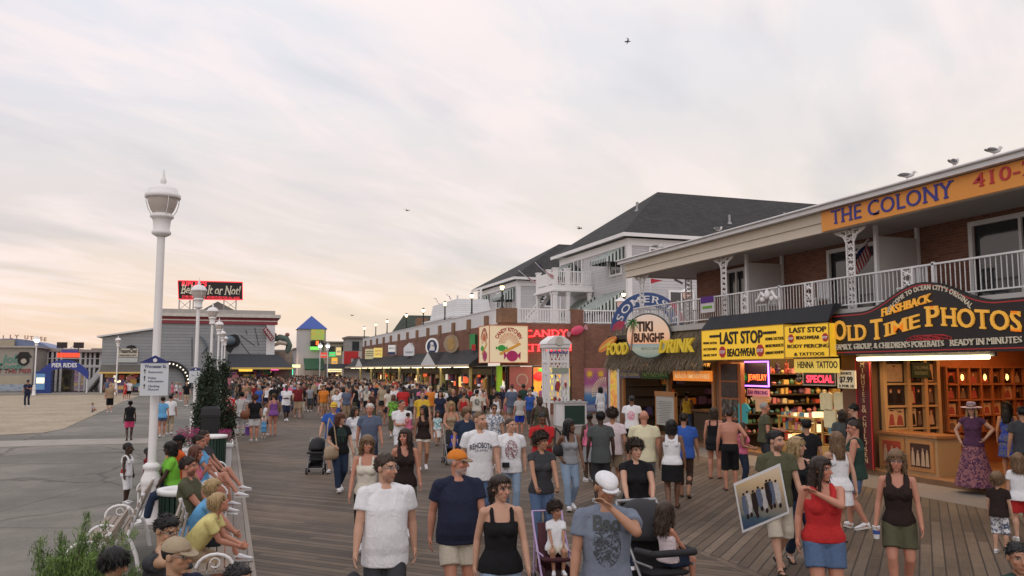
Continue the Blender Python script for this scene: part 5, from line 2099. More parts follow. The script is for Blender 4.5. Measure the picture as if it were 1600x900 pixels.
	def sky_disc():
		mt, g, b=new_mat('sunset_sign_face')
		geo=g.n('ShaderNodeNewGeometry')
		x, y, z=g.xyz(geo.outputs['Position'])
		t=g.math('DIVIDE', g.math('SUBTRACT', z, C.z-.75),1.5)
		c=g.ramp(t,[(0.0,(.20,.27,.24)),(0.20,(.38,.42,.34)),(0.31,(.24,.34,.36)),(0.325,(.85,.42,.24)),(0.6,(.82,.55,.38)),(1.0,(.72,.58,.50))])
		g.l(c, b.inputs['Base Color'])
		g.l(c, b.inputs['Emission Color'])
		b.inputs['Emission Strength'].default_value=.22
		b.inputs['Roughness'].default_value=.4
		return mt
	m=MB()
	m.disc((0,0), R_*.94,0,.02, B,0,48)
	place(m, s).build('painted_face', sky_disc(), s)
	m=MB()
	m.text('TIKI',.46, B@Matrix.Translation((-.10,.18,.026)),0,(0,0),.008, offset=.022, fit=.56)
	m.text('BUNGHE',.42, B@Matrix.Translation((.02,-.20,.026)),0,(0,0),.008, offset=.02, fit=1.05)
	place(m, s).build('lettering', paint('dark_brown_letter',(0.05,0.018,0.010),0.6), s)
	m=MB()
	m.text('BEACH BAR',.13, B@Matrix.Translation((.05,-.48,.026)),0,(0,0),.006, sx=.9)
	place(m, s).build('small_lettering', paint('faded_letter',(0.25,0.26,0.22),0.6), s)
	m=MB()
	pts=[B@Vector((-.62+.10*math.sin(t*1.4),-.5+t*.95,.04))for t in np.linspace(0,1,8)]
	m.tube(pts,.035,7)
	place(m, s).build('palm_stem', paint('palm_stem',(0.36,0.20,0.14),0.7,0.15), s)
	m=MB()
	top=Vector((-.53,.47,.06))
	for k_ in range(9):
		a=k_*2*math.pi/9+.2
		for q in range(7):
			t0=q/7
			p0=top+Vector((math.cos(a), math.sin(a),.3))*(.24*t0)+Vector((0,-.12*t0*t0,0))
			w_=.05*(1-t0)+.012
			d=Vector((math.cos(a+1.3), math.sin(a+1.3),0))*w_
			e=Vector((math.cos(a-1.3), math.sin(a-1.3),0))*w_
			nx=p0+Vector((math.cos(a), math.sin(a),0))*.06
			m.add([tuple(B@v_)for v_ in(p0+d, p0+e, nx)],[(0,1,2)],0)
	place(m, s).build('palm_leaf', paint('palm_leaf',(0.04,0.17,0.035),0.6,0.2), s)
	for wtxt, y, lab in(('FOOD',29.05, 'yellow slanted letters reading FOOD on the thatch'),('DRINK',24.65, 'yellow slanted letters reading DRINK on the thatch')):
		f=sign_root('bar_letters',(14.2, y,3.2), lab)
		m=MB()
		m.text(wtxt,.62, basis((14.16, y,3.12),(0,-1,0.0),(0,0,1),(-1,0,0)),0,(0,0),.04, offset=.015, shear=.28, fit=2.35 if wtxt=='DRINK' else 1.85)
		place(m, f).build('letters', paint('yellow_letter',(0.74,0.54,0.04),0.5,0.05, emit=.10), f)
	for y0, y1, z0, z1, face, txt, lm, lab in((28.4,30.1,2.22,2.52, paint('blue_grey_banner',(0.18,0.19,0.27),0.6), 'chips candles', paint('banner_cream',(0.75,.66,.30),.6), 'blue grey banner with small cream lettering left of the bar'),(26.2,28.3,2.20,2.52, paint('dark_green_banner',(0.04,0.10,0.025),0.6), 'PALM TREE SHACK', paint('light_green_letter',(.30,.50,.14),.6), 'dark green banner with light green lettering over the bar'),(23.45,25.9,2.16,2.50, paint('orange_lit_banner',(0.85,0.25,0.03),0.5, emit=.5, ecol=(1.0,.30,.04)), 'BEACH SMOOTHIES', paint('cream_letter',(.85,.66,.35),.6, emit=.4), 'glowing orange banner with cream lettering over the bar')):
		board_sign('bar_banner', lab, y0, y1, z0, z1,14.78, face,[(txt,.20,(y0+y1)/2, z0+.09, dict(offset=.002, sx=.85))], lm)
	b=sign_root('menu_board',(14.5,26.0,0), 'grey menu board on a wooden stand in front of the bar')
	c0, c1=onX(1025,613,14.4), onX(1053,657,14.4)
	yA, yB=c0.y, c1.y
	m=MB()
	m.box(14.40,14.44, yB, yA,.62,1.62)
	place(m, b).build('menu_panel', picture_mat('menu_grey',[(.34,.33,.30),(.42,.41,.38),(.30,.29,.27)],40,1.0), b)
	m=MB()
	for i in range(13):
		w_=random.uniform(.25,.42)*(yA-yB)
		yc=(yA+yB)/2+random.uniform(-.05,.05)
		m.box(14.394,14.40, yc-w_, yc+w_,.70+i*.06,.712+i*.06)
	place(m, b).build('menu_lines', paint('menu_ink',(0.10,0.10,0.10),0.7), b)
	m=MB()
	for y in(yA+.04, yB-.04):
		m.box(14.40,14.50, y-.04, y+.04,0,1.75)
	m.box(14.38,14.48, yB-.08, yA+.08,1.62,1.78)
	place(m, b).build('stand', paint('menu_stand_wood',(0.34,0.15,0.05),0.6,0.1), b)
	sb=empty('surfboard',(14.3,30.5,3.3),0, 'small orange surfboard mounted left of the FOOD letters', 'surfboard')
	p0, p1=onX(936,548,14.3), onX(963,528,14.3)
	d=(p1-p0)
	L=d.length
	d.normalize()
	sB=basis((p0+p1)/2, d, Vector((-1,0,0)).cross(d),(-1,0,0))
	m=MB()
	m.prism([(L*.5*math.cos(t)*(1 if abs(math.cos(t))<.9 else 1),.20*math.sin(t))for t in np.linspace(0,2*math.pi,24)[:-1]],-.03,.03, sB,0)
	place(m, sb).build('board', paint('orange_board',(0.72,0.22,0.03),0.35), sb)
	m=MB()
	m.prism([(L*.42*math.cos(t),.05*math.sin(t))for t in np.linspace(0,2*math.pi,20)[:-1]],.032,.036, sB,0)
	place(m, sb).build('stripe', paint('yellow_stripe',(0.78,0.52,0.06),0.4), sb)
tiki()
# ================================================================== brick arcade with parapet
def arcade():
	Y0, Y1=44.5,96.0
	r=empty('brick_arcade',(14.6,60,0),0, 'long brick arcade with a white parapet and dark awning', 'building')
	m=MB()
	m.box(14.55,14.9, Y0+.3, Y1,2.95,5.12)
	m.box(14.55,25.5, Y0, Y0+.3,2.75,5.18)
	m.box(18.75,19.52, Y0-.12, Y0,0,5.95)
	m.box(19.55,25.5, Y0, Y0+.3,0,2.75)
	m.box(14.55,15.45, Y0, Y0+.3,0,0.3)
	m.box(16.0,18.75, Y0, Y0+.3,0,0.85)
	place(m, r).build('brick_wall', BRICK, r)
	m=MB()
	m.box(14.50,15.45, Y0-.06, Y0+.9,5.18,6.0)
	m.box(18.72,19.55, Y0-.05, Y0+.35,5.95,6.02)
	place(m, r).build('corner_pier', BRICK_TAN, r)
	m=MB()
	m.box(14.62,14.80, Y0+.9, Y1,5.12,6.0)
	m.box(14.58,14.84, Y0+.9, Y1,6.0,6.06)
	place(m, r).build('parapet', WHITE_OLD, r)
	y=Y0+3.0
	while y<Y1:
		m=MB()
		m.box(14.50,14.62, y-.32, y+.32,4.9,5.72)
		place(m, r).build('parapet_pier', BRICK_TAN, r)
		y+=3.85
	m=MB()
	m.box(14.9,34, Y0+.3,60,5.05,5.15)
	m.box(14.9,34,60, Y1,5.05,5.15)
	place(m, r).build('roof_deck', paint('roof_deck',(0.30,0.28,0.26),0.8,0.1), r)
	ra=MB()
	for a, b in((15.46,18.7),(19.56,24.5)):
		ra.box(a, b, Y0+.05, Y0+.13,5.95,6.02)
		ra.box(a, b, Y0+.06, Y0+.12,5.24,5.30)
		x=a+.06
		while x<b:
			ra.box(x-.025, x+.025, Y0+.07, Y0+.11,5.30,5.95)
			x+=.155
	place(ra, r).build('deck_railing', WHITE, r)
	aw=MB()
	xa, xb, za, zb=13.35,14.55,2.80,3.78
	aw.add([(xa, Y0+2.6, za),(xa, Y1+5, za),(xb, Y1+5, zb),(xb, Y0+2.6, zb),(xa, Y0+2.6, za-.06),(xa, Y1+5, za-.06),(xb, Y1+5, za-.06),(xb, Y0+2.6, za-.06)],[(0,3,2,1),(0,4,7,3),(4,5,6,7),(1,2,6,5)],0)
	place(aw, r).build('awning', SHINGLE, r)
	tr=MB()
	tr.box(xa-.05, xa, Y0+2.55, Y1+5, za-.12, za+.04)
	place(tr, r).build('awning_trim', CREAM, r)
	for yc, hw, hh in((57.5,2.3,.95),(90.0,2.6,.9)):
		g=MB()
		g.add([(xa-.03, yc-hw, za+.04),(xa-.03, yc+hw, za+.04),(xa-.03, yc, za+hh),(xb, yc, za+hh),(xb-.1, yc-hw, za+.04),(xb-.1, yc+hw, za+.04)],[(1,0,2)],0)
		g.add([(xa-.03, yc-hw, za+.04),(xa-.03, yc+hw, za+.04),(xa-.03, yc, za+hh),(xb, yc, za+hh),(xb-.1, yc-hw, za+.04),(xb-.1, yc+hw, za+.04)],[(0,4,3,2),(5,1,2,3)],1)
		place(g, r).build('gable',[WHITE_OLD, SHINGLE], r)
	y=Y0+3.2
	while y<Y1:
		m=MB()
		m.cyl((13.65, y,0),(13.65, y, za-.06),.10,.10,12)
		place(m, r).build('awning_post', paint('pale_yellow_post',(0.42,0.35,0.15),0.5,0.1), r)
		y+=7.2
	rf=random.Random(8)
	LIT=LITS
	m=MB()
	m.box(15.6,15.75, Y0+.3, Y1,.1,2.74)
	place(m, r).build('shop_back', paint('dim_shop',(.075,.045,.028),.8,.3,1.0), r)
	y=Y0+.6
	while y<Y1-3:
		m=MB()
		for q in range(15):
			a, z=y+rf.uniform(0,3.2), rf.uniform(.2,2.1)
			w_, h_=rf.uniform(.2,.7), rf.uniform(.25,.75)
			d=rf.uniform(.05,.45)
			m.box(15.6-d,15.6-.01*q*.1, a, a+w_, z, min(2.7, z+h_), rf.randrange(9)if rf.random()<.82 else 9+rf.randrange(4))
		place(m, r).build('shop_display', GOODS+LIT, r)
		m=MB()
		m.box(15.05,15.2, y-.15, y+.12,.1,2.74)
		place(m, r).build('shop_mullion', rf.choice([DARK, paint('yellow_green_jamb',(.36,.34,.08),.5), paint('brown_jamb',(.12,.06,.03),.6)]), r)
		y+=3.7
	m=MB()
	m.box(14.95,15.2, Y0+2, Y1,2.2,2.74)
	place(m, r).build('soffit_beam', DARK, r)
	for k_ in range(12):
		ya=Y0+3.3+k_*4.2
		t=MB()
		t.box(13.45,13.55, ya, ya+3.0,2.66,2.73)
		place(t, r).build('awning_light', TUBE, r)
	pink=paint('candy_pink_wall',(0.46,0.14,0.11),0.6,0.08)
	m=MB()
	m.box(15.0,16.35, Y0-.04, Y0,.3,2.70)
	place(m, r).build('pink_panel', pink, r)
	m=MB()
	m.disc((15.75,1.95),.36,0,.02, basis((0, Y0-.042,0),(1,0,0),(0,0,1),(0,-1,0)),0,28)
	place(m, r).build('round_emblem', paint('pale_emblem',(0.52,0.36,0.26),0.6,.1), r)
	m=MB()
	m.disc((15.75,1.95),.28,.022,.03, basis((0, Y0-.042,0),(1,0,0),(0,0,1),(0,-1,0)),0,28)
	place(m, r).build('emblem_centre', paint('emblem_rose',(0.42,0.16,0.13),0.6,.1), r)
	cols=[[(.30,.02,.02),(.75,.12,.05),(.85,.45,.05),(.30,.02,.02)],[(.55,.35,.03),(.85,.62,.08),(.75,.50,.05)],[(.25,.45,.05),(.62,.66,.10),(.80,.30,.05),(.70,.55,.05)]]
	for i,(a, b, kk)in enumerate(((16.4,17.25,0),(17.3,17.75,1),(17.8,18.7,2))):
		m=MB()
		m.box(a, b, Y0-.02, Y0+.05,.85,2.70)
		wdw=place(m, r).build('candy_window', picture_mat('candy_window%d'%i, cols[kk],1.8, i*4.0, emit=.55), r)
		fr=MB()
		fr.box(a-.04, a+.02, Y0-.06, Y0-.02,.85,2.74)
		fr.box(b-.02, b+.04, Y0-.06, Y0-.02,.85,2.74)
		fr.box(a+.02, b-.02, Y0-.06, Y0-.02,2.66,2.74)
		place(fr, r).build('frame', BLACK, wdw)
	m=MB()
	for px_, pz, rr, cc in((16.75,2.15,.30,0), ):
		m.ell((px_, Y0-.08, pz),(.36,.05,.26),0,2)
	place(m, r).build('red_candy', glow('red_candy',(.9,.03,.03),.8), r)
	m=MB()
	m.ell((16.95, Y0-.09,2.50),(.26,.05,.10),0,2)
	place(m, r).build('green_candy', glow('green_candy',(.10,.75,.08),.8), r)
	m=MB()
	m.box(18.1,18.72, Y0-.03, Y0,.85,1.55)
	place(m, r).build('rainbow_panel', picture_mat('rainbow',[(.25,.06,.30),(.10,.30,.08),(.55,.10,.06)],2.0,3.0, emit=.1), r)
	m=MB()
	m.box(14.35,14.62, Y0+.1, Y0+.38,0,2.75)
	place(m, r).build('lime_pillar', paint('lime_pillar',(0.33,0.58,0.03),0.5,0.05, emit=.08), r)
	m=MB()
	for x in(14.05,14.85):
		m.box(x, x+.07, Y0+.15, Y0+.3,0,2.7)
	place(m, r).build('door_frame', BLACK, r)
	def mural():
		mt, g, b=new_mat('sun_mural')
		geo=g.n('ShaderNodeNewGeometry')
		x, y, z=g.xyz(geo.outputs['Position'])
		c=g.ramp(g.math('DIVIDE', z,2.6),[(0.0,(.10,.12,.25)),(.16,(.30,.30,.38)),(.22,(.04,.10,.30)),(.40,(.08,.24,.46)),(.52,(.55,.42,.42)),(.66,(.38,.10,.24)),(.85,(.33,.09,.26)),(1.0,(.5,.14,.2))])
		g.l(c, b.inputs['Base Color'])
		b.inputs['Roughness'].default_value=.6
		return mt
	m=MB()
	m.box(19.56,21.0, Y0-.03, Y0,.12,2.62)
	mu=place(m, r).build('mural', mural(), r)
	m=MB()
	S_=basis((0, Y0-.032,0),(1,0,0),(0,0,1),(0,-1,0))
	for cx, cz in((19.90,2.28),(20.62,2.28)):
		m.disc((cx, cz),.15,0,.012, S_,0,20)
		for k_ in range(16):
			a=2*math.pi*k_/16
			m.prism([(cx+.15*math.cos(a-.10), cz+.15*math.sin(a-.10)),(cx+.36*math.cos(a), cz+.36*math.sin(a)),(cx+.15*math.cos(a+.10), cz+.15*math.sin(a+.10))],0,.010, S_,0)
	place(m, r).build('painted_suns', paint('mural_yellow',(0.72,0.44,0.05),0.6), mu)
	m=MB()
	for k_ in range(22):
		a=math.pi*k_/22+.3
		m.prism([(20.92+.42*math.cos(a),1.15+.5*math.sin(a)),(20.92+.90*math.cos(a-.045),1.15+.95*math.sin(a-.045)),(20.92+.90*math.cos(a+.045),1.15+.95*math.sin(a+.045))],0,.012, S_,0)if 20.92+.9*math.cos(a)<20.98 else None
	place(m, r).build('painted_shell', paint('mural_cream',(0.72,0.58,0.42),0.6), mu)
	m=MB()
	m.box(21.15,22.55, Y0-.03, Y0,.3,2.5)
	w2=place(m, r).build('poster_window', picture_mat('sunset_poster',[(.55,.34,.06),(.80,.55,.10),(.75,.25,.08),(.6,.45,.2)],1.6,8.0, emit=.30), r)
	m=MB()
	for a in(21.09,22.5):
		m.box(a, a+.10, Y0-.07, Y0-.03,.3,2.6)
	m.box(22.0,22.35, Y0-.09, Y0-.03,.75,2.6)
	place(m, r).build('white_panel', WHITE_OLD, w2)
	return r
arcade()
lamp('AREA',(14.3,50.5,2.6),26,(1.0,0.74,0.40),1.2, None,8.0)
lamp('AREA',(14.3,66,2.6),32,(1.0,0.74,0.40),1.2, None,16.0)
lamp('AREA',(14.3,84,2.6),26,(1.0,0.74,0.40),1.2, None,16.0)
lamp('POINT',(17.2,43.6,2.5),26,(1.0,0.6,0.25),.3)
# candy signs on the corner
def candy_signs():
	r=sign_root('candy_box_sign',(14.9,45.9,2.9), 'cream box sign with a sunburst of painted sweets on the arcade corner')
	m=MB()
	m.box(13.72,15.98,44.15,46.15,2.92,5.0)
	place(m, r).build('box', paint('cream_sign_face',(0.72,0.60,0.40),0.5,0.03, emit=.22, ecol=(1.0,.80,.50)), r)
	m=MB()
	for z in(2.90,4.98):
		m.box(13.69,16.01,44.12,44.15, z, z+.035)
		m.box(13.69,13.72,44.15,46.17, z, z+.035)
	for x in(13.69,15.975):
		m.box(x, x+.035,44.12,44.15,2.935,4.98)
	m.box(13.69,13.72,46.13,46.17,2.935,4.98)
	place(m, r).build('edge_trim', paint('orange_red_trim',(0.55,0.10,0.04),0.5), r)
	reds, oranges, greens, magentas, yellows=MB(), MB(), MB(), MB(), MB()
	S_=basis((14.85,44.148,3.95),(1,0,0),(0,0,1),(0,-1,0))
	W_=basis((13.718,45.15,3.95),(0,-.82,0),(0,0,1),(-1,0,0))
	for B in(S_, W_):
		for k_ in range(21):
			a=math.pi*(k_+.0)/20
			d=.030
			tgt=reds if k_%2 else oranges
			tgt.prism([(.17*math.cos(a),.05+.17*math.sin(a)),(.60*math.cos(a-d),.05+.60*math.sin(a-d)),(.60*math.cos(a+d),.05+.60*math.sin(a+d))],0,.008, B)
		greens.disc((-.42,-.22),.24,.006,.016, B,0,18,.17)
		for q in(-1,1):
			greens.prism([(-.42+q*.20,-.22),(-.42+q*.34,-.12),(-.42+q*.34,-.32)],.006,.014, B)
		oranges.prism([(-.55,-.50),(-.48,-.62),(.72,-.02),(.66,.10)],.004,.012, B)
		yellows.prism([(-.50,-.53),(-.47,-.58),(.71,.02),(.68,.07)],.012,.016, B)
		magentas.disc((.20,-.66),.34,.012,.024, B,0,22,.30)
		for q in(-1,1):
			magentas.prism([(.20+q*.30,-.62),(.20+q*.50,-.42),(.20+q*.48,-.86)],.012,.02, B)
	reds.text('CANDY KITCHEN',.30, S_,0,(0,.72),.008, arc=.66, fit=1.62, offset=.012)
	reds.text('CANDY KITCHEN',.30, W_,0,(0,.72),.008, arc=.66, fit=1.62, offset=.012)
	place(reds, r).build('red_lettering', paint('brick_red_letter',(0.42,0.035,0.03),0.5), r)
	place(oranges, r).build('sun_rays', paint('orange_ray',(0.70,0.20,0.04),0.5), r)
	place(greens, r).build('green_sweet', paint('green_sweet',(0.05,0.36,0.06),0.5), r)
	place(yellows, r).build('yellow_stick', paint('yellow_stick',(0.80,0.52,0.05),0.5), r)
	place(magentas, r).build('magenta_sweet', paint('magenta_sweet',(0.45,0.03,0.14),0.5), r)
	neon=glow('neon_red',(1.0,0.045,0.05),2.6)
	for txt, a, b, top, lab in(('CANDY',(820,526.5),(887,525.5),516, 'upper red neon word on the brick wall'),('KITCHEN',(816,549.5),(904,548),538, 'lower and longer red neon word on the brick wall')):
		n_=sign_root('neon_word', tuple(onY(a[0], a[1],44.4)), lab)
		m=MB()
		m.tqy(txt, a, b, top,44.44, depth=.04, offset=.0, serif=.05, spacing=1.08)
		place(m, n_).build('neon_letters', neon, n_)
	c=sign_root('wrapped_sweet_sign',(19.2,44.2,4.6), 'big pink wrapped sweet mounted on the brick pilaster')
	B=basis((19.05,44.25,4.78),(math.cos(.35),0, math.sin(.35)),(-math.sin(.35),0, math.cos(.35)),(0,-1,0))
	m=MB()
	b_=MB()
	b_.ell((0,0,0),(.42,.27,.14),0,3)
	m.add(b_.v, b_.f,0, True, B)
	place(m, c).build('sweet', paint('pink_sweet',(0.62,0.07,0.15),0.4,0.2,9), c)
	m=MB()
	for q in(-1,1):
		for k_ in range(5):
			a=(k_-2)*.28
			m.prism([(q*.38,0),(q*(.38+.30*math.cos(a)),.30*math.sin(a)-.04),(q*(.38+.30*math.cos(a+.22)),.30*math.sin(a+.22)-.04)],-.01+.01*k_,.01+.01*k_, B)
	place(m, c).build('wrapper_end', paint('pale_pink',(0.62,0.30,0.36),0.5), c)
candy_signs()
# blade signs along the arcade
def blade_signs():
	def blade(name, lab, px, y0, y1, hw, shape, fm, parts):
		c=onX(px,(y0+y1)/2,14.1)
		c1=onX(px, y0,14.1)
		R_=abs(c1.z-c.z)
		hw=hw*R_/((y1-y0)/2)/.80
		r=sign_root(name, tuple(c), lab, None)
		th=D2R(-32)
		u=Vector((math.cos(th), math.sin(th),0))
		n_=Vector((math.sin(th),-math.cos(th),0))
		B=basis(c, u,(0,0,1), n_)
		m=MB()
		if shape=='round':
			m.disc((0,0), hw,-.2,0, B,0,36, R_)
		elif shape=='house':
			m.prism([(-hw,-R_),(hw,-R_),(hw, R_*.25),(0, R_),(-hw, R_*.25)],-.9,0, B,0)
		else:
			m.prism([(-hw,-R_),(hw,-R_),(hw, R_),(-hw, R_)],-.5,0, B,0)
		place(m, r).build('panel', fm, r)
		for nm, mt, fn in parts:
			m=MB()
			fn(m, B, hw, R_)
			place(m, r).build(nm, mt, r)
		return r
	lightw=paint('lit_white_face',(0.70,0.70,0.68),0.5, emit=.25)
	navyb=paint('navy_sign',(0.03,0.045,0.13),0.5)
	blade('shop_sign', 'small grey and cream board sign at the far end of the arcade',577.5,545,561,6, 'box', paint('cream_board',(.55,.50,.30),.5, emit=.2),[('lettering', BLACK_LET, lambda m, B, w, h:[m.box(-w*.8, w*.8, z, z+h*.10,.004,.012,0, B)for z in(h*.4,0,-h*.4)])])
	blade('shop_sign', 'glowing yellow box sign second along the arcade',590.5,543.5,558.5,5.5, 'box', paint('yellow_box',(.75,.58,.16),.5, emit=.45),[('lettering', RED_LET, lambda m, B, w, h:[m.text('GIFTS', h*.5, B@Matrix.Translation((0, z,.006)),0,(0,0),.006, fit=w*1.5)for z in(h*.2,-h*.5)])])
	blade('shop_sign', 'white and navy box sign third along the arcade',612,539,554,4.6, 'box', lightw,[('lettering', navyb, lambda m, B, w, h:[m.box(-w, w,-h,-h*.45,.004,.012,0, B), m.text('BEACH', h*.42, B@Matrix.Translation((0, h*.2,.006)),0,(0,0),.006, fit=w*1.5)])])
	blade('house_sign', 'white house-shaped sign with navy sides on the arcade',639,535.5,556,7, 'house', paint('pale_house_sign',(.62,.63,.66),.5, emit=.12),[('lettering', BLACK_LET, lambda m, B, w, h:m.text('CANDO', h*.42, B@Matrix.Translation((0,-h*.6,.006)),0,(0,0),.006, fit=w*1.5))])
	def anchor(m, B, w, h):
		m.disc((0,0), w*.78,.004,.010, B,0,30, h*.78)
	def ship(m, B, w, h):
		m.disc((0, h*.38), w*.26,.012,.03, B,0,18, h*.16)
		m.prism([(-w*.4,-h*.45),(w*.4,-h*.45),(w*.42,-h*.02),(-w*.2, h*.10)],.012,.03, B)
		m.box(-w*.30, w*.34, h*.12, h*.22,.012,.03,0, B)
	blade('round_shop_sign', 'oval black and white sign on the arcade wall',675,528,555,8.5, 'round', lightw,[('dark_face', navyb, anchor),('emblem', WHITE, ship)])
	blade('round_shop_sign', 'oval brown antique sign on the arcade wall',705,523,551,10, 'round', paint('antique_face',(.34,.26,.18),.6,.3,4),[('emblem', paint('antique_gold',(.42,.27,.10),.5,.2), lambda m, B, w, h:[m.disc((0,0), w*.5,.01,.03, B,0,20, h*.72), m.disc((w*.1, h*.3), w*.3,.03,.05, B,0,16, h*.3)])])
	blade('hanging_figure_sign', 'green and red figure sign beside the candy box sign',738,522,545,3.5, 'box', paint('green_sign',(.05,.28,.09),.5,.2),[('red_panel', RED_LET, lambda m, B, w, h:m.box(-w*.2, w*1.3,-h*1.2,-h*.4,.004,.03,0, B))])
blade_signs()
# lanterns along the parapet
LAMPGLOW=glow('lantern_glow',(1.0,0.72,0.36),6.0)
def parapet_lantern(loc, label, h=1.35):
	r=empty('parapet_lantern', loc,0, label, 'lamp', 'black lanterns along the parapet')
	m=MB()
	m.cyl((0,0,0),(0,0, h*.70),.055,.045,10)
	m.lathe([(.10,0),(.10,.06),(.06,.12)],(0,0,0),10)
	m.lathe([(.05, h*.68),(.12, h*.72),(.05, h*.74)],(0,0,0),10)
	m.build('post', BLACK, r)
	m=MB()
	m.lathe([(.06, h*.745),(.13, h*.86),(.12, h*.90)],(0,0,0),10)
	m.build('glass', LAMPGLOW, r)
	m=MB()
	m.lathe([(.17, h*.90),(.10, h*.96),(.03, h*.98),(.02, h)],(0,0,0),10)
	m.build('cap', BLACK, r)
	return r
for i,(y, lab)in enumerate(((95.6, 'smallest black lantern, at the far end of the parapet'),(87.8, 'black lantern second from the far end of the parapet'),(81.2, 'black lantern third from the far end of the parapet'),(71.9, 'black lantern before the green gable roof'),(65.2, 'black lantern beside the brick chimney'),(58.2, 'black lantern beside the white rooftop hut'),(51.2, 'black lantern in front of the farther grey house'),(44.95, 'largest black lantern, on the corner pier of the arcade'))):
	parapet_lantern((14.72, y,6.06 if y>46 else 6.02), lab,1.4)
parapet_lantern((onY(982,475,44.0).x,44.62,6.02), 'black lantern over the deck railing left of the blue street arch',1.15)
# ================================================================== grey houses behind the arcade
AWN=stripes_mat('striped_awning_cloth',(0.55,0.60,0.57),(0.025,0.05,0.045),1,0.24)
AWNX=stripes_mat('striped_awning_cloth_side',(0.55,0.60,0.57),(0.025,0.05,0.045),0,0.24)
def hip_house(name, label, x0, x1, y0, y1, zb, ze, ridge, rise, porch=None, wins=()):
	"""walls x0..x1, y0..y1; eaves overhang 0.5; ridge (xa, xb) along X"""
	r=empty(name,(x0, y0, zb),0, label, 'house')
	m=MB()
	m.box(x0, x1, y0, y1, zb, ze-.25)
	place(m, r).build('wall', SIDING, r)
	o=.55
	yc=(y0+y1)/2
	m=MB()
	A, B_, C_, D_=(x0-o, y0-o, ze),(x1+o, y0-o, ze),(x1+o, y1+o, ze),(x0-o, y1+o, ze)
	E_, F_=(ridge[0], yc, ze+rise),(ridge[1], yc, ze+rise)
	m.add([A, B_, C_, D_, E_, F_],[(0,1,5,4),(2,3,4,5),(3,0,4),(1,2,5)],0)
	roof=place(m, r).build('roof', SHINGLE, r)
	m=MB()
	m.box(x0-o, x1+o, y0-o, y0-o+.06, ze-.22, ze)
	m.box(x0-o, x0-o+.06, y0-o+.06, y1+o, ze-.22, ze)
	m.box(x0-o+.06, x1+o, y0-o+.06, y1+o, ze-.10, ze-.02)
	m.box(x0-.06, x1, y0-.06, y0, ze-.70, ze-.26)
	m.box(x0-.06, x0, y0, y1, ze-.70, ze-.26)
	place(m, r).build('eaves_trim', WHITE, roof)
	m=MB()
	for a, b in((x0, y0),(x0, y1-.22)):
		m.box(a-.05, a+.24, b-.05, b+.24, zb, ze-.70)
	place(m, r).build('corner_board', WHITE, r)
	for kind, a, b, z0, z1 in wins:
		m=MB()
		t=.13
		if kind=='w':
			m.box(x0-.07, x0-.01, a, a+t, z0, z1)
			m.box(x0-.07, x0-.01, b-t, b, z0, z1)
			m.box(x0-.07, x0-.01, a+t, b-t, z1-t, z1)
			m.box(x0-.07, x0-.01, a+t, b-t, z0, z0+t)
			m.box(x0-.05, x0-.02,(a+b)/2-.04,(a+b)/2+.04, z0+t, z1-t)
		else:
			m.box(a, a+t, y0-.07, y0-.01, z0, z1)
			m.box(b-t, b, y0-.07, y0-.01, z0, z1)
			m.box(a+t, b-t, y0-.07, y0-.01, z1-t, z1)
			m.box(a+t, b-t, y0-.07, y0-.01, z0, z0+t)
			m.box((a+b)/2-.04,(a+b)/2+.04, y0-.05, y0-.02, z0+t, z1-t)
		w=place(m, r).build('window', WHITE, r)
		m=MB()
		if kind=='w':
			m.box(x0-.035, x0-.015, a+t, b-t, z0+t, z1-t)
		else:
			m.box(a+t, b-t, y0-.035, y0-.015, z0+t, z1-t)
		place(m, r).build('pane', GLASS_DK, w)
	return r
def awning_on(root, kind, a, b, z, drop, out, at):
	"""sloping striped awning with solid striped cheeks"""
	m=MB()
	if kind=='w':
		P=[(at, a, z),(at, b, z),(at-out, b, z-drop),(at-out, a, z-drop),(at-out, a, z-drop-.22),(at-out, b, z-drop-.22),(at, a, z-drop-.22),(at, b, z-drop-.22)]
		fs_=[(0,3,2,1),(3,4,5,2),(0,6,4,3),(1,2,5,7)]
	else:
		P=[(a, at, z),(b, at, z),(b, at-out, z-drop),(a, at-out, z-drop),(a, at-out, z-drop-.22),(b, at-out, z-drop-.22),(a, at, z-drop-.22),(b, at, z-drop-.22)]
		fs_=[(0,1,2,3),(3,2,5,4),(0,3,4,6),(1,7,5,2)]
	m.add(P, fs_[:2],0)
	m.add(P, fs_[2:],1)
	return place(m, root).build('awning',[AWN, AWNX]if kind=='w' else[AWNX, AWN], root)
hA=hip_house('grey_house', 'grey clapboard house with black hip roof and two-storey white porch behind the brick arcade',22.8,43.0,45.1,56.0,5.15,10.75,(27.9,41.6),4.05, wins=(('w',45.9,47.6,8.35,9.75),('w',51.9,53.4,8.2,10.2),('w',53.9,55.4,8.35,9.7),('w',45.9,48.0,5.4,7.0),('w',50.5,52.0,5.2,7.2),('s',24.2,26.0,8.5,10.0),('s',25.5,27.3,5.3,7.4),('s',28.3,29.9,8.5,10.0)))
awning_on(hA, 'w',45.6,48.0,10.05,.75,1.15,22.74)
awning_on(hA, 'w',53.6,55.8,10.0,.8,1.15,22.74)
awning_on(hA, 'w',45.6,48.6,7.35,1.1,1.7,22.74)
awning_on(hA, 'w',49.9,52.6,7.3,.95,1.3,22.74)
m=MB()
for x, y in((31.0,46.6),(36.0,47.5),(25.5,49.0)):
	z=10.75+min((y-44.55)/6.0,(x-22.25)/5.65)*4.05
	m.cyl((x, y, z-.2),(x, y, z+.55),.09,.09,10)
	m.cyl((x, y, z-.1),(x, y, z+.04),.2,.14,10)
place(m, hA).build('roof_vent', METALGREY, hA)
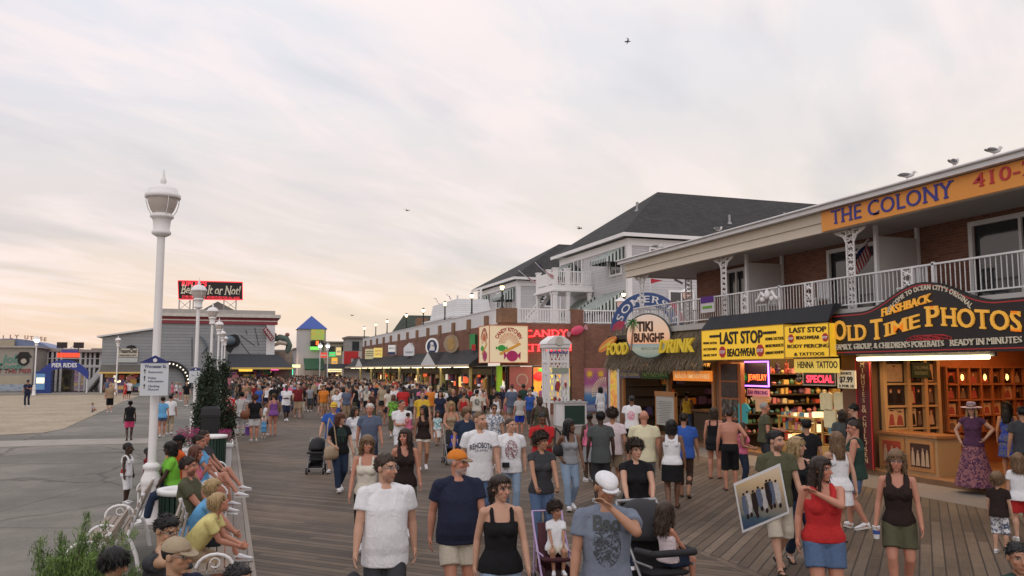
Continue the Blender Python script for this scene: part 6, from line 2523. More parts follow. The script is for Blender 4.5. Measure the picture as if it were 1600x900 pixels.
def porch():
	m=MB()
	x0, x1, y0, y1=20.0,22.75,50.2,53.6
	m.box(x0, x1, y0, y1,7.75,8.05)
	m.box(x0-.12, x1, y0-.12, y1+.12,7.62,7.75)
	place(m, hA).build('porch_floor', WHITE, hA)
	m=MB()
	for x, y in((x0+.12, y0+.12),(x0+.12, y0+.55),(x0+.12, y1-.15),(x0+1.0, y0+.12),(x1-.2, y0+.12)):
		m=MB()
		m.box(x-.11, x+.11, y-.11, y+.11,5.15,7.62)
		m.box(x-.15, x+.15, y-.15, y+.15,7.44,7.60)
		place(m, hA).build('porch_column', WHITE, hA)
	m=MB()
	for x, y in((x0+.14, y0+.14),(x0+.14, y0+1.3),(x0+.14, y1-.14),(x0+1.0, y0+.14)):
		m.box(x-.14, x+.14, y-.14, y+.14,8.05,9.10)
		m.box(x-.18, x+.18, y-.18, y+.18,9.10,9.17)
	m.box(x0+.08, x0+.20, y0+.2, y1-.2,8.15,8.92)
	m.box(x0+.2, x1, y0+.10, y0+.18,8.92,9.0)
	m.box(x0+.2, x1, y0+.11, y0+.17,8.14,8.20)
	x=x0+.3
	while x<x1:
		m.box(x-.025, x+.025, y0+.12, y0+.16,8.2,8.92)
		x+=.14
	place(m, hA).build('porch_railing', WHITE, hA)
	m=MB()
	for i in range(12):
		m.box(19.2+.16*i,19.4+.16*i,53.7,54.7,5.2+.21*i,5.26+.21*i)
	m.beam((19.2,53.7,5.9),(21.2,53.7,8.5),.07,.07)
	m.beam((19.2,53.7,5.25),(21.2,53.7,7.85),.10,.25)
	place(m, hA).build('stair', WHITE, hA)
porch()
hB=hip_house('grey_house', 'farther grey clapboard house with dark hip roof and striped awnings',22.9,40.0,65.7,77.4,5.15,10.25,(29.0,38.0),3.95, wins=(('w',66.8,68.8,7.6,9.2),('w',70.3,71.5,7.2,9.4),('w',74.0,76.0,7.6,9.2),('s',24.5,26.2,7.8,9.4)))
awning_on(hB, 'w',66.5,69.2,9.5,.85,1.2,22.84)
awning_on(hB, 'w',73.7,76.4,9.5,.85,1.2,22.84)
m=MB()
m.box(20.6,22.9,69.0,77.0,6.9,7.05)
y=69.1
while y<77:
	m.box(20.62,20.67, y-.03, y+.03,7.05,7.9)
	y+=.3
m.box(20.6,20.7,69.0,77.0,7.9,7.98)
m.box(20.6,20.75,69.0,69.15,5.15,9.6)
m.box(20.6,20.75,76.8,76.95,5.15,9.6)
place(m, hB).build('balcony', WHITE, hB)
# patio things on the arcade roof and behind
def white_hut():
	c=onX(708,497,17.5)
	r=empty('rooftop_hut',(17.5, c.y,5.15),0, 'white slatted rooftop hut with a flared base on the arcade roof', 'hut')
	s=MB()
	y0, y1=onX(735,480,17.5).y, onX(689,480,17.5).y
	zt=onX(712,473,17.5).z
	s.add([(16.2, y0,5.15),(16.2, y1,5.15),(19.5, y1,5.15),(19.5, y0,5.15),(16.6, y0+.5, zt),(16.6, y1-.8, zt),(19.1, y1-.8, zt),(19.1, y0+.5, zt)],[(1,0,4,5),(0,3,7,4),(3,2,6,7),(2,1,5,6),(4,7,6,5)],0)
	place(s, r).build('wall', siding_mat('white_slats',(0.66,0.66,0.68),.16,.03), r)
	s=MB()
	s.box(15.9,19.8, y0-.2, y1+.2,6.45,6.60)
	place(s, r).build('shelf_rim', WHITE_OLD, r)
	return c.y
HUTY=white_hut()
def us_flag(p0, p1, p2, label, size=1.0):
	"""a pole from p0 to p1 and a cloth hanging near its top, towards p2"""
	r=empty('flag', p0,0, label, 'flag')
	m=MB()
	m.cyl(p0, p1,.022,.018,8)
	m.ell(p1,(.04,.04,.04),0,1)
	place(m, r).build('pole', WHITE_OLD, r)
	p0, p1, p2=Vector(p0), Vector(p1), Vector(p2)
	d=(p1-p0).normalized()
	top=p1
	hoist=-d*(1.05*size)
	fly=(p2-top)
	NX, NY=14,13
	vs_, red, wht, blu=[],[],[],[]
	nrm=d.cross(fly).normalized()
	for j in range(NY+1):
		for i in range(NX+1):
			u, v=i/NX, j/NY
			q=top+hoist*v+fly*u+nrm*(.10*size*math.sin(u*7+v*2))+Vector((0,0,-.12*size*u*u))
			vs_.append(tuple(q))
	for j in range(NY):
		for i in range(NX):
			f=(j*(NX+1)+i, j*(NX+1)+i+1,(j+1)*(NX+1)+i+1,(j+1)*(NX+1)+i)
			if i<6 and j<7:
				blu.append(f)
			elif j%2==0:
				red.append(f)
			else:
				wht.append(f)
	m=MB()
	m.add(vs_, red,0, True).add(vs_, wht,1, True).add(vs_, blu,2, True)
	place(m, r).build('cloth',[paint('flag_red',(0.45,0.03,0.05),.8), paint('flag_white',(0.66,0.62,0.62),.8), paint('flag_blue',(0.02,0.03,0.12),.8)], r)
a=Vector((20.1,53.4,8.9))
us_flag((20.1,53.6,8.3),(18.9,54.0,9.35),(19.9,53.6,8.7), 'striped flag at the far corner of the upper porch',.9)
us_flag((20.0,50.5,8.4),(18.9,50.7,9.5),(19.9,50.2,8.75), 'striped flag at the near corner of the upper porch',.9)
fa, fb=onX(690,478,17.0), onX(678,466,17.0)
us_flag(tuple(fa), tuple(fb), tuple(onX(690,474,16.6)), 'striped flag left of the rooftop hut',1.0)
fa, fb=onX(712,472,17.0), onX(697,460,17.0)
us_flag(tuple(fa), tuple(fb), tuple(onX(709,469,16.6)), 'striped flag above the rooftop hut',1.0)
us_flag((15.6,17.2,5.9),(15.25,17.25,5.55),(15.5,17.6,5.1), 'small striped flag hanging on the motel balcony',.55)
# SOMERSET arch over the side street
def street_arch():
	r=empty('street_arch',(19.7,37,0),0, 'blue arched street sign over the side street beside the thatched bar', 'sign')
	S_=basis((19.75,37,4.55),(math.cos(-.25), math.sin(-.25),0),(0,0,1),(math.sin(-.25),-math.cos(-.25),0))
	n=30
	def band(r0, r1, a0, a1, zoff=0.0, sx=1.0):
		o=[(r1*sx*math.sin(t), r1*math.cos(t)+zoff)for t in np.linspace(a0, a1, n)]
		i_=[(r0*sx*math.sin(t), r0*math.cos(t)+zoff)for t in np.linspace(a1, a0, n)]
		return o+i_
	m=MB()
	out, inn=band(1.28,1.86,-1.55,1.55), None
	vs_, fs_=[],[]
	for i, t in enumerate(np.linspace(-1.62,1.62, n)):
		for rr in(1.22,1.86):
			for dz in(-.06,.06):
				vs_.append((rr*math.sin(t), rr*math.cos(t)-.05, dz))
	for i in range(n-1):
		b=i*4
		for q in((0,1,5,4),(2,6,7,3),(1,3,7,5),(0,4,6,2)):
			fs_.append(tuple(b+k for k in q))
	m.add(vs_, fs_,0, False, S_)
	place(m, r).build('arch_band', paint('arch_blue',(0.045,0.085,0.23),.5,.06), r)
	m=MB()
	m.text('SOMERSET',.47, S_@Matrix.Translation((0,0,.065)),0,(0,1.33),.01, arc=1.36, fit=3.5, offset=.004, serif=.05, spacing=1.2)
	place(m, r).build('lettering', WHITE, r)
	m=MB()
	for x in(-1.50,1.50):
		m.box(x-.08, x+.08,-4.55,.02,-.10,-.07,0, S_)
	for i in range(9):
		m.box(-1.4+.31*i,-1.34+.31*i,.05,1.2,-.09,-.07,0, S_)
	place(m, r).build('post', WHITE_OLD, r)
	m=MB()
	m.prism([(-1.85,-.1),(-1.35,-.1),(-1.15,.35),(-1.45,.40),(-1.75,.2)],.062,.09, S_)
	for i in range(3):
		m.prism([(1.05+.15*i,1.35-.22*i),(1.35+.15*i,1.35-.22*i),(1.75+.05*i,.75-.2*i),(1.5+.05*i,.7-.2*i)],.07+.01*i,.09+.01*i, S_)
	place(m, r).build('red_bunting', paint('faded_red',(0.42,0.05,0.09),.6), r)
street_arch()
r=empty('pennant',(21.0,40.0,0),0, 'red triangular pennant on a white pole above the blue arch', 'flag')
pp=onY(1016,440,40.0)
m=MB()
m.cyl((pp.x,40,0),(pp.x,40, pp.z+.25),.03,.03,8)
place(m, r).build('pole', WHITE_OLD, r)
m=MB()
m.add([(pp.x,40.01, pp.z+.18),(pp.x,40.01, pp.z-.12),(pp.x+.75,39.95, pp.z+.08),(pp.x,40.04, pp.z+.18),(pp.x,40.04, pp.z-.12),(pp.x+.75,39.98, pp.z+.08)],[(0,1,2),(5,4,3)],0)
place(m, r).build('cloth', paint('pennant_red',(0.42,0.025,0.04),.7), r)
for px, py0, py1, Y, lab in((970,520,461,41.0, 'white garden lamp with a pink globe left of the blue arch'),(1073,520,446,38.0, 'white lamp right of the blue arch')):
	c=onY(px, py1, Y)
	r=empty('garden_lamp',(c.x, Y,0),0, lab, 'lamp')
	m=MB()
	m.cyl((0,0,0),(0,0, c.z-.75),.06,.05,10)
	m.build('post', WHITE, r)
	m=MB()
	m.lathe([(.10, c.z-.75),(.20, c.z-.62),(.22, c.z-.35)],(0,0,0),14)
	m.build('globe', paint('pinkish_glass',(.60,.40,.36),.3, emit=.35), r)
	m=MB()
	m.lathe([(.38, c.z-.36),(.30, c.z-.28),(.10, c.z-.16),(.04, c.z-.12),(.03, c.z)],(0,0,0),16)
	m.build('cap', WHITE, r)
# back of the side street
r=empty('side_street_wall',(30,60,0),0, 'pale grey building closing the side street behind the arch', 'building')
m=MB()
m.box(24.0,60,38.0,44.0,0,5.0)
place(m, r).build('wall', SIDING, r)
m=MB()
m.box(27.0,28.2,37.93,38.0,0,2.4)
place(m, r).build('door', WHITE_OLD, r)
r=empty('towel',(14.55,23.8,4.2),0, 'white and purple beach towel hanging on the motel railing', 'towel')
m=MB()
ta, tb=onX(1096,470,14.44).y, onX(1116,470,14.44).y
m.box(14.42,14.46, tb, ta,4.35,4.82)
place(m, r).build('cloth', paint('towel_white',(.60,.58,.60),.9,.1), r)
m=MB()
m.box(14.405,14.42, tb, ta,4.66,4.86)
place(m, r).build('purple_band', paint('towel_purple',(.10,.03,.20),.9), r)
m=MB()
m.box(14.405,14.42, tb+.1, ta-.1,4.48,4.56)
place(m, r).build('green_print', paint('towel_green',(.15,.35,.05),.9), r)
for y, lab in((15.6, 'white patio chair behind the arched sign on the balcony'),(19.0, 'white patio chair on the balcony near the privacy panel'),(21.2, 'pale lounger chair on the balcony behind the cast ornament')):
	r=empty('patio_chair',(15.4, y,4.05),0, lab, 'chair')
	m=MB()
	m.box(-.25,.25,-.25,.25,.40,.45)
	m.build('seat', WHITE_OLD, r)
	m=MB()
	for q in range(6):
		m.box(.20,.24,-.24+.09*q,-.20+.09*q,.45,.95)
	m.box(.19,.25,-.26,.26,.92,.98)
	m.build('backrest', WHITE_OLD, r)
	for a in(-.22,.22):
		for b in(-.22,.22):
			m=MB()
			m.cyl((a, b,0),(a, b,.40),.02,.02,6)
			m.build('leg', WHITE_OLD, r)
# chimney and green gable roof behind the arcade
def gable_house():
	c=onX(655,505,20)
	Y=100.0
	p0, p1, pk=onY(627,520, Y), onY(745,500, Y), onY(640,499, Y)
	r=empty('green_roofed_house',(p0.x, Y,0),0, 'house with a dark green gable roof behind the arcade parapet', 'house')
	m=MB()
	m.box(p0.x, p1.x, Y, Y+9,0, p0.z)
	place(m, r).build('wall', CREAM, r)
	m=MB()
	zt=pk.z+.3
	m.add([(p0.x-.3, Y-.4, p0.z-.8),(p1.x, Y-.4, p0.z-.8),(p0.x+1.2, Y+4.5, zt+.5),(p1.x, Y+4.5, zt+.5),(p0.x-.3, Y+9.4, p0.z-.8),(p1.x, Y+9.4, p0.z-.8)],[(0,1,3,2),(2,3,5,4),(0,2,4)],0)
	rf=place(m, r).build('roof', SHINGLE_GR, r)
	m=MB()
	cc=onY(659,497, Y-.6)
	m.box(cc.x-.55, cc.x+.75, Y-.9, Y+.4,4, cc.z)
	place(m, r).build('chimney', BRICK_TAN, rf)
gable_house()
# ================================================================== white lattice kiosk
def kiosk():
	x0, x1, y0=14.02,15.08,36.0
	r=empty('lattice_tower',(14.5,36.5,0),0, 'white lattice information tower with a little arched roof', 'tower')
	m=MB()
	for x in(x0, x1-.1):
		for y in(y0, y0+.7):
			m.box(x, x+.10, y, y+.10,0,3.55)
	for z in(3.45,2.85,2.30,1.0):
		m.box(x0+.1, x1-.1, y0+.01, y0+.07, z, z+.12)
		m.box(x0+.01, x0+.07, y0+.1, y0+.7, z, z+.12)
	place(m, r).build('frame', WHITE, r)
	m=MB()
	for i in range(5):
		xa=x0+.12+.19*i
		for z in(1.15,1.72,2.42,2.97):
			zz={1.15:.55,1.72:.55,2.42:.42,2.97:.46}[z]
			m.beam((xa, y0+.05, z),(xa+.19, y0+.05, z+zz),.03,.05)
			m.beam((xa+.19, y0+.06, z),(xa, y0+.06, z+zz),.03,.05)
		ya=y0+.10+.11*i
		m.beam((x0+.05, ya,1.15),(x0+.05, ya+.17,3.4),.03,.05)
	m.box(x0+.04, x0+.09, y0+.5, y0+.6,0,3.45)
	m.box(x0+.3, x0+.36, y0+.03, y0+.08,0,3.45)
	m.box(x0+.82, x0+.88, y0+.03, y0+.08,0,3.45)
	place(m, r).build('lattice', WHITE, r)
	m=MB()
	m.box(x0-.06, x1+.06, y0-.06, y0+.86,3.55,3.72)
	m.prism([(x0-.1,3.72),(x1+.1,3.72),(x1+.02,3.86),((x0+x1)/2+.2,4.10),((x0+x1)/2-.2,4.10),(x0-.02,3.86)],-(y0+.9),-(y0-.1), basis((0,0,0),(1,0,0),(0,0,1),(0,-1,0)))
	place(m, r).build('roof', WHITE, r)
	m=MB()
	m.disc(((x0+x1)/2,3.86),.2,0,.03, basis((0, y0-.101,0),(1,0,0),(0,0,1),(0,-1,0)),0,20)
	place(m, r).build('clock_face', paint('pale_clock',(.55,.52,.46),.5), r)
	m=MB()
	m.text('BOARDWALK',.17, face_south(((x0+x1)/2, y0-.01,3.28)),0,(0,0),.008, offset=.004, fit=.95)
	place(m, r).build('lettering', BLUE_LET, r)
	m=MB()
	m.box(x0+.2, x1-.05, y0-.03, y0,2.38,2.62)
	place(m, r).build('green_board', paint('grey_green_board',(.30,.34,.27),.6,.15), r)
	m=MB()
	for dx, z, s_ in((.48,1.80,.20),(.86,1.85,.10),(.30,1.2,.09),(.55,1.15,.08)):
		m.prism([(-s_*.4,-s_),(0,-s_*1.6),(s_*.4,-s_),(s_*.6,.2*s_),(s_*.3, s_),(-s_*.3, s_),(-s_*.6,.2*s_)],0,.02, face_south((x0+dx, y0-.02, z)))
	place(m, r).build('red_ornament', paint('dull_red',(.36,.05,.06),.6), r)
	b=empty('planter_box',(14.95,35.2,0),0, 'white framed box with a dark green panel at the foot of the lattice tower', 'box')
	m=MB()
	m.box(14.3,15.5,35.0,35.8,0,1.02,0)
	place(m, b).build('box', WHITE, b)
	m=MB()
	m.box(14.42,15.40,34.97,35.0,.08,.92)
	place(m, b).build('green_panel', paint('bottle_green',(.025,.055,.045),.5,.1), b)
	m=MB()
	m.box(14.25,15.55,34.95,35.85,1.02,1.08)
	for i in range(4):
		m.ell((14.45+.28*i,35.3,1.12),(.12,.1,.06),0,1)
	place(m, b).build('lid', paint('box_lid',(.45,.45,.44),.6,.15), b)
kiosk()
# ================================================================== museum on the pier (left) and pier front
def museum():
	Y=96.0
	r=empty('museum_building',(-1, Y,0),0, 'grey timbered museum hall with a red frieze and a shark bursting through its wall', 'building')
	xL, xR=-7.0,4.9
	m=MB()
	m.box(xL, xR, Y, Y+20,3.0,7.45)
	m.box(xL, xL+6.5, Y, Y+20,0,3.0)
	place(m, r).build('wall', SIDING_DK, r)
	m=MB()
	m.box(xL-.1, xR+.25, Y-.15, Y,7.45,7.78,0)
	m.box(xL-.1, xR+.25, Y-.15, Y,7.90,8.20,0)
	place(m, r).build('red_frieze', paint('dull_crimson',(.24,.045,.06),.7,.1), r)
	m=MB()
	m.box(xL-.1, xR+.25, Y-.16, Y,7.78,7.90)
	m.box(xL-.3, xR+.55, Y-.5, Y+20,8.20,8.55)
	m.box(xL-.2, xL+.12, Y-.12, Y,.2,7.45)
	place(m, r).build('cornice', paint('stained_cornice',(.56,.53,.49),.7,.2), r)
	m=MB()
	m.box(xL+.2, xR, Y+.5, Y+19,8.55,9.05)
	place(m, r).build('roof', paint('worn_roof',(.36,.34,.32),.8,.2), r)
	m=MB()
	a, b, c=onY(312,485, Y+3), onY(373,485, Y+3), onY(340,471, Y+3)
	m.prism([(a.x,9.0),(b.x,9.0),(c.x, c.z)],-(Y+9),-(Y+3), basis((0,0,0),(1,0,0),(0,0,1),(0,-1,0)))
	place(m, r).build('roof_gable', paint('gable_grey',(.30,.29,.28),.8,.1), r)
	def at(px, py, y=Y):
		return onY(px, py, y)
	m=MB()
	hole=[(354,548),(352,535),(357,524),(367,522),(372,524),(376,533),(373,540),(366,543),(360,552)]
	m.prism([(at(*p).x, at(*p).z)for p in hole],.0,.03, basis((0, Y,0),(1,0,0),(0,0,1),(0,-1,0)))
	place(m, r).build('wall_hole', BLACK, r)
	m=MB()
	p=[at(349,530, Y-.8), at(357,532, Y-.6), at(366,533, Y-.2)]
	limb_pts=[tuple(q)for q in p]
	m.ell(p[1],(.75,.5,.55),0,3)
	m.ell(p[0],(.5,.4,.35),0,2)
	place(m, r).build('shark_head', paint('shark_slate',(.10,.14,.17),.4,.1), r)
	m=MB()
	tail=[(311,524),(318,529),(323,538),(325,541),(320,548),(315,553),(320,546),(321,541),(318,533)]
	m.prism([(at(*q).x, at(*q).z)for q in tail],.0,.25, basis((0, Y,0),(1,0,0),(0,0,1),(0,-1,0)))
	place(m, r).build('shark_tail', paint('shark_slate',(.10,.14,.17)), r)
	m=MB()
	for(x0_, y0_),(x1_, y1_)in(((300,528),(300,572)),((335,528),(330,512)),((376,524),(398,540)),((376,535),(392,556)),((398,512),(404,540)),((384,516),(386,522))):
		m.beam(at(x0_, y0_, Y-.03), at(x1_, y1_, Y-.03),.06,.05)
	place(m, r).build('wall_cracks', BLACK, r)
	m=MB()
	m.box(xR-.9, xR, Y-.08, Y,2.9,7.45)
	place(m, r).build('white_corner', WHITE_OLD, r)
	m=MB()
	x0_=at(355,575).x
	m.add([(x0_, Y-2.2,2.75),(xR+1.9, Y-2.2,2.75),(xR+.4, Y-.02,4.2),(x0_, Y-.02,4.2),(x0_, Y-2.2,2.65),(xR+1.9, Y-2.2,2.65),(xR+1.9, Y+8,2.65),(xR+.3, Y+8,4.2),(xR+1.9, Y+8,2.75)],[(0,1,2,3),(4,5,1,0),(1,8,7,2)],0)
	place(m, r).build('awning', paint('blue_black_shingle',(.05,.055,.065),.85,.15), r)
	m=MB()
	m.box(x0_, xR+1.9, Y-2.26, Y-2.2,2.55,2.74)  # glowing amber strip painted for the lit underside of the awning
	place(m, r).build('awning_glow_strip', paint('amber_glow_edge',(.5,.34,.10),.6, emit=.25), r)
	clutter(r,-.45, xR-.05, Y+.02,.1,2.9,60,.22, 'entrance',3)
	m=MB()
	m.box(-.5, xR, Y+.04, Y+.3,.1,3.0)
	place(m, r).build('entrance_wall', DARK, r)
	for px, py, w_, h_, col in((429,575,.9,.5,(1.0,.10,.45)),(453,578,.7,1.2,(.10,1.0,.55)),(447,577,.2,1.3,(.2,1.0,.7)),(461,572,1.2,.35,(1.0,.8,.4)),(384,576,1.4,.6,(1.0,.55,.06))):
		q=at(px, py, Y-.2 if px<430 else Y+6)
		m=MB()
		m.box(q.x-w_/2, q.x+w_/2, q.y-.06, q.y, q.z-h_/2, q.z+h_/2)
		place(m, r).build('lit_panel', glow('lit_%d'%px, col,1.3), r)
	m=MB()
	a, b=at(413,513, Y-.6), at(426,531, Y-.6)
	m.beam(a, b,.2,.55)
	sg=sign_root('slanted_sign', tuple(a), 'slanted maroon sign with white letters on the museum corner')
	place(m, sg).build('board', paint('maroon_board',(.20,.02,.03),.5), sg)
	d=(b-a).normalized()
	m=MB()
	m.text('UNREAL',.42, basis((a+b)/2+Vector((0,-.30,0)), d, Vector((0,-1,0)).cross(d),(0,-1,0)),0,(0,-.14),.01, sx=1.1)
	m=MB()
	m.text('SHARKS',.42, basis((a+b)/2+Vector((0,-.30,0)), d, Vector((0,-1,0)).cross(d),(0,-1,0)),0,(0,-.14),.01, sx=.95)
	place(m, sg).build('lettering', WHITE, sg)
	bb=sign_root('roof_billboard',(-2,96,8.6), 'black roof billboard with a red border and white italic lettering')
	Yb=97.0
	q0, q1=onY(279,467, Yb), onY(379,440, Yb)
	p0, p1, p2, p3=onY(279,467.5, Yb), onY(379,468.5, Yb), onY(379,441, Yb), onY(278,438.5, Yb)
	m=MB()
	m.prism([(p.x, p.z)for p in(p0, p1, p2, p3)],-.35,0, basis((0, Yb,0),(1,0,0),(0,0,1),(0,-1,0)))
	place(m, bb).build('board', BLACK, bb)
	m=MB()
	zs=[p0, p1, p2, p3, p0]
	for u, v in zip(zs[:-1], zs[1:]):
		m.beam((u.x, Yb-.04, u.z),(v.x, Yb-.04, v.z),.05,.10)
	place(m, bb).build('red_border', glow('billboard_red',(1.0,.05,.07),1.0), bb)
	cx=(p0.x+p1.x)/2
	m=MB()
	m.text('Believe It or Not!',1.42, face_south((cx-.05, Yb-.02, onY(330,460.0, Yb).z)),0,(0,0),.02, offset=.02, shear=.22, serif=.04, fit=(p1.x-p0.x)*.94)
	place(m, bb).build('white_lettering', IVORY_LET, bb)
	m=MB()
	m.text("RIPLEY'S",.62, face_south((onY(303,450, Yb).x, Yb-.02, onY(303,447, Yb).z)),0,(0,0),.02, offset=.01, shear=.1, fit=2.6)
	m.text('OVER 500 EXHIBITS  ADVENTURE FOR ALL AGES',.36, face_south((cx, Yb-.02, onY(330,466.3, Yb).z)),0,(0,0),.02, fit=(p1.x-p0.x)*.9)
	place(m, bb).build('red_lettering', glow('billboard_red',(1.0,.05,.07),1.0), bb)
	m=MB()
	for px in(280,297,302,350,369):
		q=onY(px,470, Yb)
		m.box(q.x-.06, q.x+.06, Yb+.1, Yb+.25,8.5, q.z+.1)
	for(pa, pb)in((281,297),(297,281),(352,369),(369,352)):
		qa, qb=onY(pa,483, Yb+.3), onY(pb,470, Yb+.3)
		m.beam(qa, qb,.05,.05)
	place(m, bb).build('support', METALGREY, bb)
	s=empty('pier_shed',(-10, Y,0),0, 'grey timber shed with a sloping roof and lit gift shop left of the museum', 'building')
	zl, zr=at(160,527).z, at(247,514).z
	x0_=at(160,527).x
	m=MB()
	m.prism([(x0_,2.35),(xL-.1,2.35),(xL-.1, zr),(x0_, zl)],-(Y+14),-(Y+.05), basis((0,0,0),(1,0,0),(0,0,1),(0,-1,0)))
	place(m, s).build('wall', SIDING_DK, s)
	m=MB()
	m.prism([(x0_-.5, zl-.02),(xL-.1, zr+.02),(xL-.1, zr+.2),(x0_-.5, zl+.14)],-(Y+14),-(Y-.3), basis((0,0,0),(1,0,0),(0,0,1),(0,-1,0)))
	place(m, s).build('roof', WHITE_OLD, s)
	m=MB()
	m.add([(x0_, Y-1.3,2.25),(xL-.15, Y-1.3,2.25),(xL-.15, Y,3.0),(x0_, Y,3.0)],[(0,1,2,3)],0)
	m.box(x0_, xL-.15, Y-1.34, Y-1.3,2.12,2.28,1)  # front edge reuses the painted amber underside glow
	place(m, s).build('awning',[paint('brown_awning',(.12,.11,.10),.8,.15), paint('amber_glow_edge',(.5,.34,.10))], s)
	clutter(s, x0_+.1, xL-.2, Y+.02,.15,2.3,70,.22, 'shop_front',4)
	m=MB()
	for px in(161,249):
		q=at(px,600)
		m.box(q.x-.08, q.x+.08, Y-1.3, Y-1.15,.1,2.2)
	place(m, s).build('post', WHITE_OLD, s)
	g=sign_root('shed_sign',(-9.8, Y-.1,4.0), 'cream sign with dark lettering on the grey shed wall')
	a, b=at(184,558), at(216,545)
	m=MB()
	m.box(a.x, b.x, Y-.12, Y, a.z, b.z,0)
	m.box(a.x, b.x, Y-.12, Y, a.z-.55, a.z-.06,1)
	place(m, g).build('board',[paint('cream_sign',(.58,.55,.46),.6), paint('pale_sign',(.48,.50,.50),.6)], g)
	m=MB()
	m.text('TreasureChest',.62, face_south(((a.x+b.x)/2, Y-.13, a.z+.45)),0,(0,0),.02, offset=.01, fit=(b.x-a.x)*.9)
	m.text('SUNGLASSES & GIFTS',.26, face_south(((a.x+b.x)/2, Y-.13, a.z+.1)),0,(0,0),.02, fit=(b.x-a.x)*.85)
	m.prism([(-.5,0),(.5,0),(.35,.25),(0,.32),(-.4,.2)],0,.02, face_south(((a.x+b.x)/2+.3, Y-.13, a.z+.95)))
	place(m, g).build('lettering', BLACK_LET, g)
	m=MB()
	C_=at(272,594)
	vs_, fs_=[],[]
	n=16
	for i, t in enumerate(np.linspace(-.3, math.pi*.62, n)):
		for rr in(1.7,2.35):
			for dy in(-.5,0):
				vs_.append((C_.x-.6+rr*math.cos(t), Y-.05+dy,1.1+rr*math.sin(t)))
	for i in range(n-1):
		b_=i*4
		for q in((0,1,5,4),(2,6,7,3),(0,4,6,2),(1,3,7,5)):
			fs_.append(tuple(b_+k for k in q))
	m.add(vs_, fs_,0)
	t_=empty('tunnel_arch',(C_.x, Y,0),0, 'black studded arch over the museum side entrance', 'arch')
	place(m, t_).build('arch', BLACK, t_)
	m=MB()
	for t in np.linspace(0, math.pi*.6,11):
		m.ell((C_.x-.6+2.05*math.cos(t), Y-.58,1.1+2.05*math.sin(t)),(.09,.05,.09),0,1)
	place(m, t_).build('stud_lights', glow('stud_light',(1,.9,.7),1.5), t_)
	sc_=empty('shark_sculpture',(6, Y+2,5),0, 'large green and white shark sculpture leaping from the museum corner', 'sculpture')
	pts=[onY(427,531, Y+1), onY(437,528, Y+1), onY(447,530, Y+1), onY(452,540, Y+1), onY(449,550, Y+1)]
	m=MB()
	limb(m, pts,[.22,.42,.38,.36,.30])
	me=remesh(m,.08,3)
	mesh_set(me, mesh_np(me)-np.array(sc_.location))
	to_obj(me, 'body', paint('sculpture_green',(.09,.13,.11),.5,.25), sc_)
	m=MB()
	limb(m,[onY(428,540, Y+.6), onY(437,535, Y+.4), onY(446,537, Y+.6)],[.16,.26,.22])
	me=remesh(m,.08,3)
	mesh_set(me, mesh_np(me)-np.array(sc_.location))
	to_obj(me, 'belly', paint('sculpture_cream',(.48,.40,.33),.6,.15), sc_)
	m=MB()
	for px, py in((429,523),(449,523)):
		q=onY(px, py, Y+1)
		m.ell(q,(.26,.2,.24),0,2)
	place(m, sc_).build('fin', paint('sculpture_red',(.30,.12,.10),.6,.2), sc_)
	m=MB()
	q=onY(440,549, Y+1)
	m.box(q.x-1.1, q.x+1.2, Y+.8, Y+2.4,0, q.z)
	place(m, sc_).build('plinth', picture_mat('plinth_paint',[(.08,.05,.04),(.20,.15,.12),(.35,.28,.22)],.9,2.0), sc_)
museum()
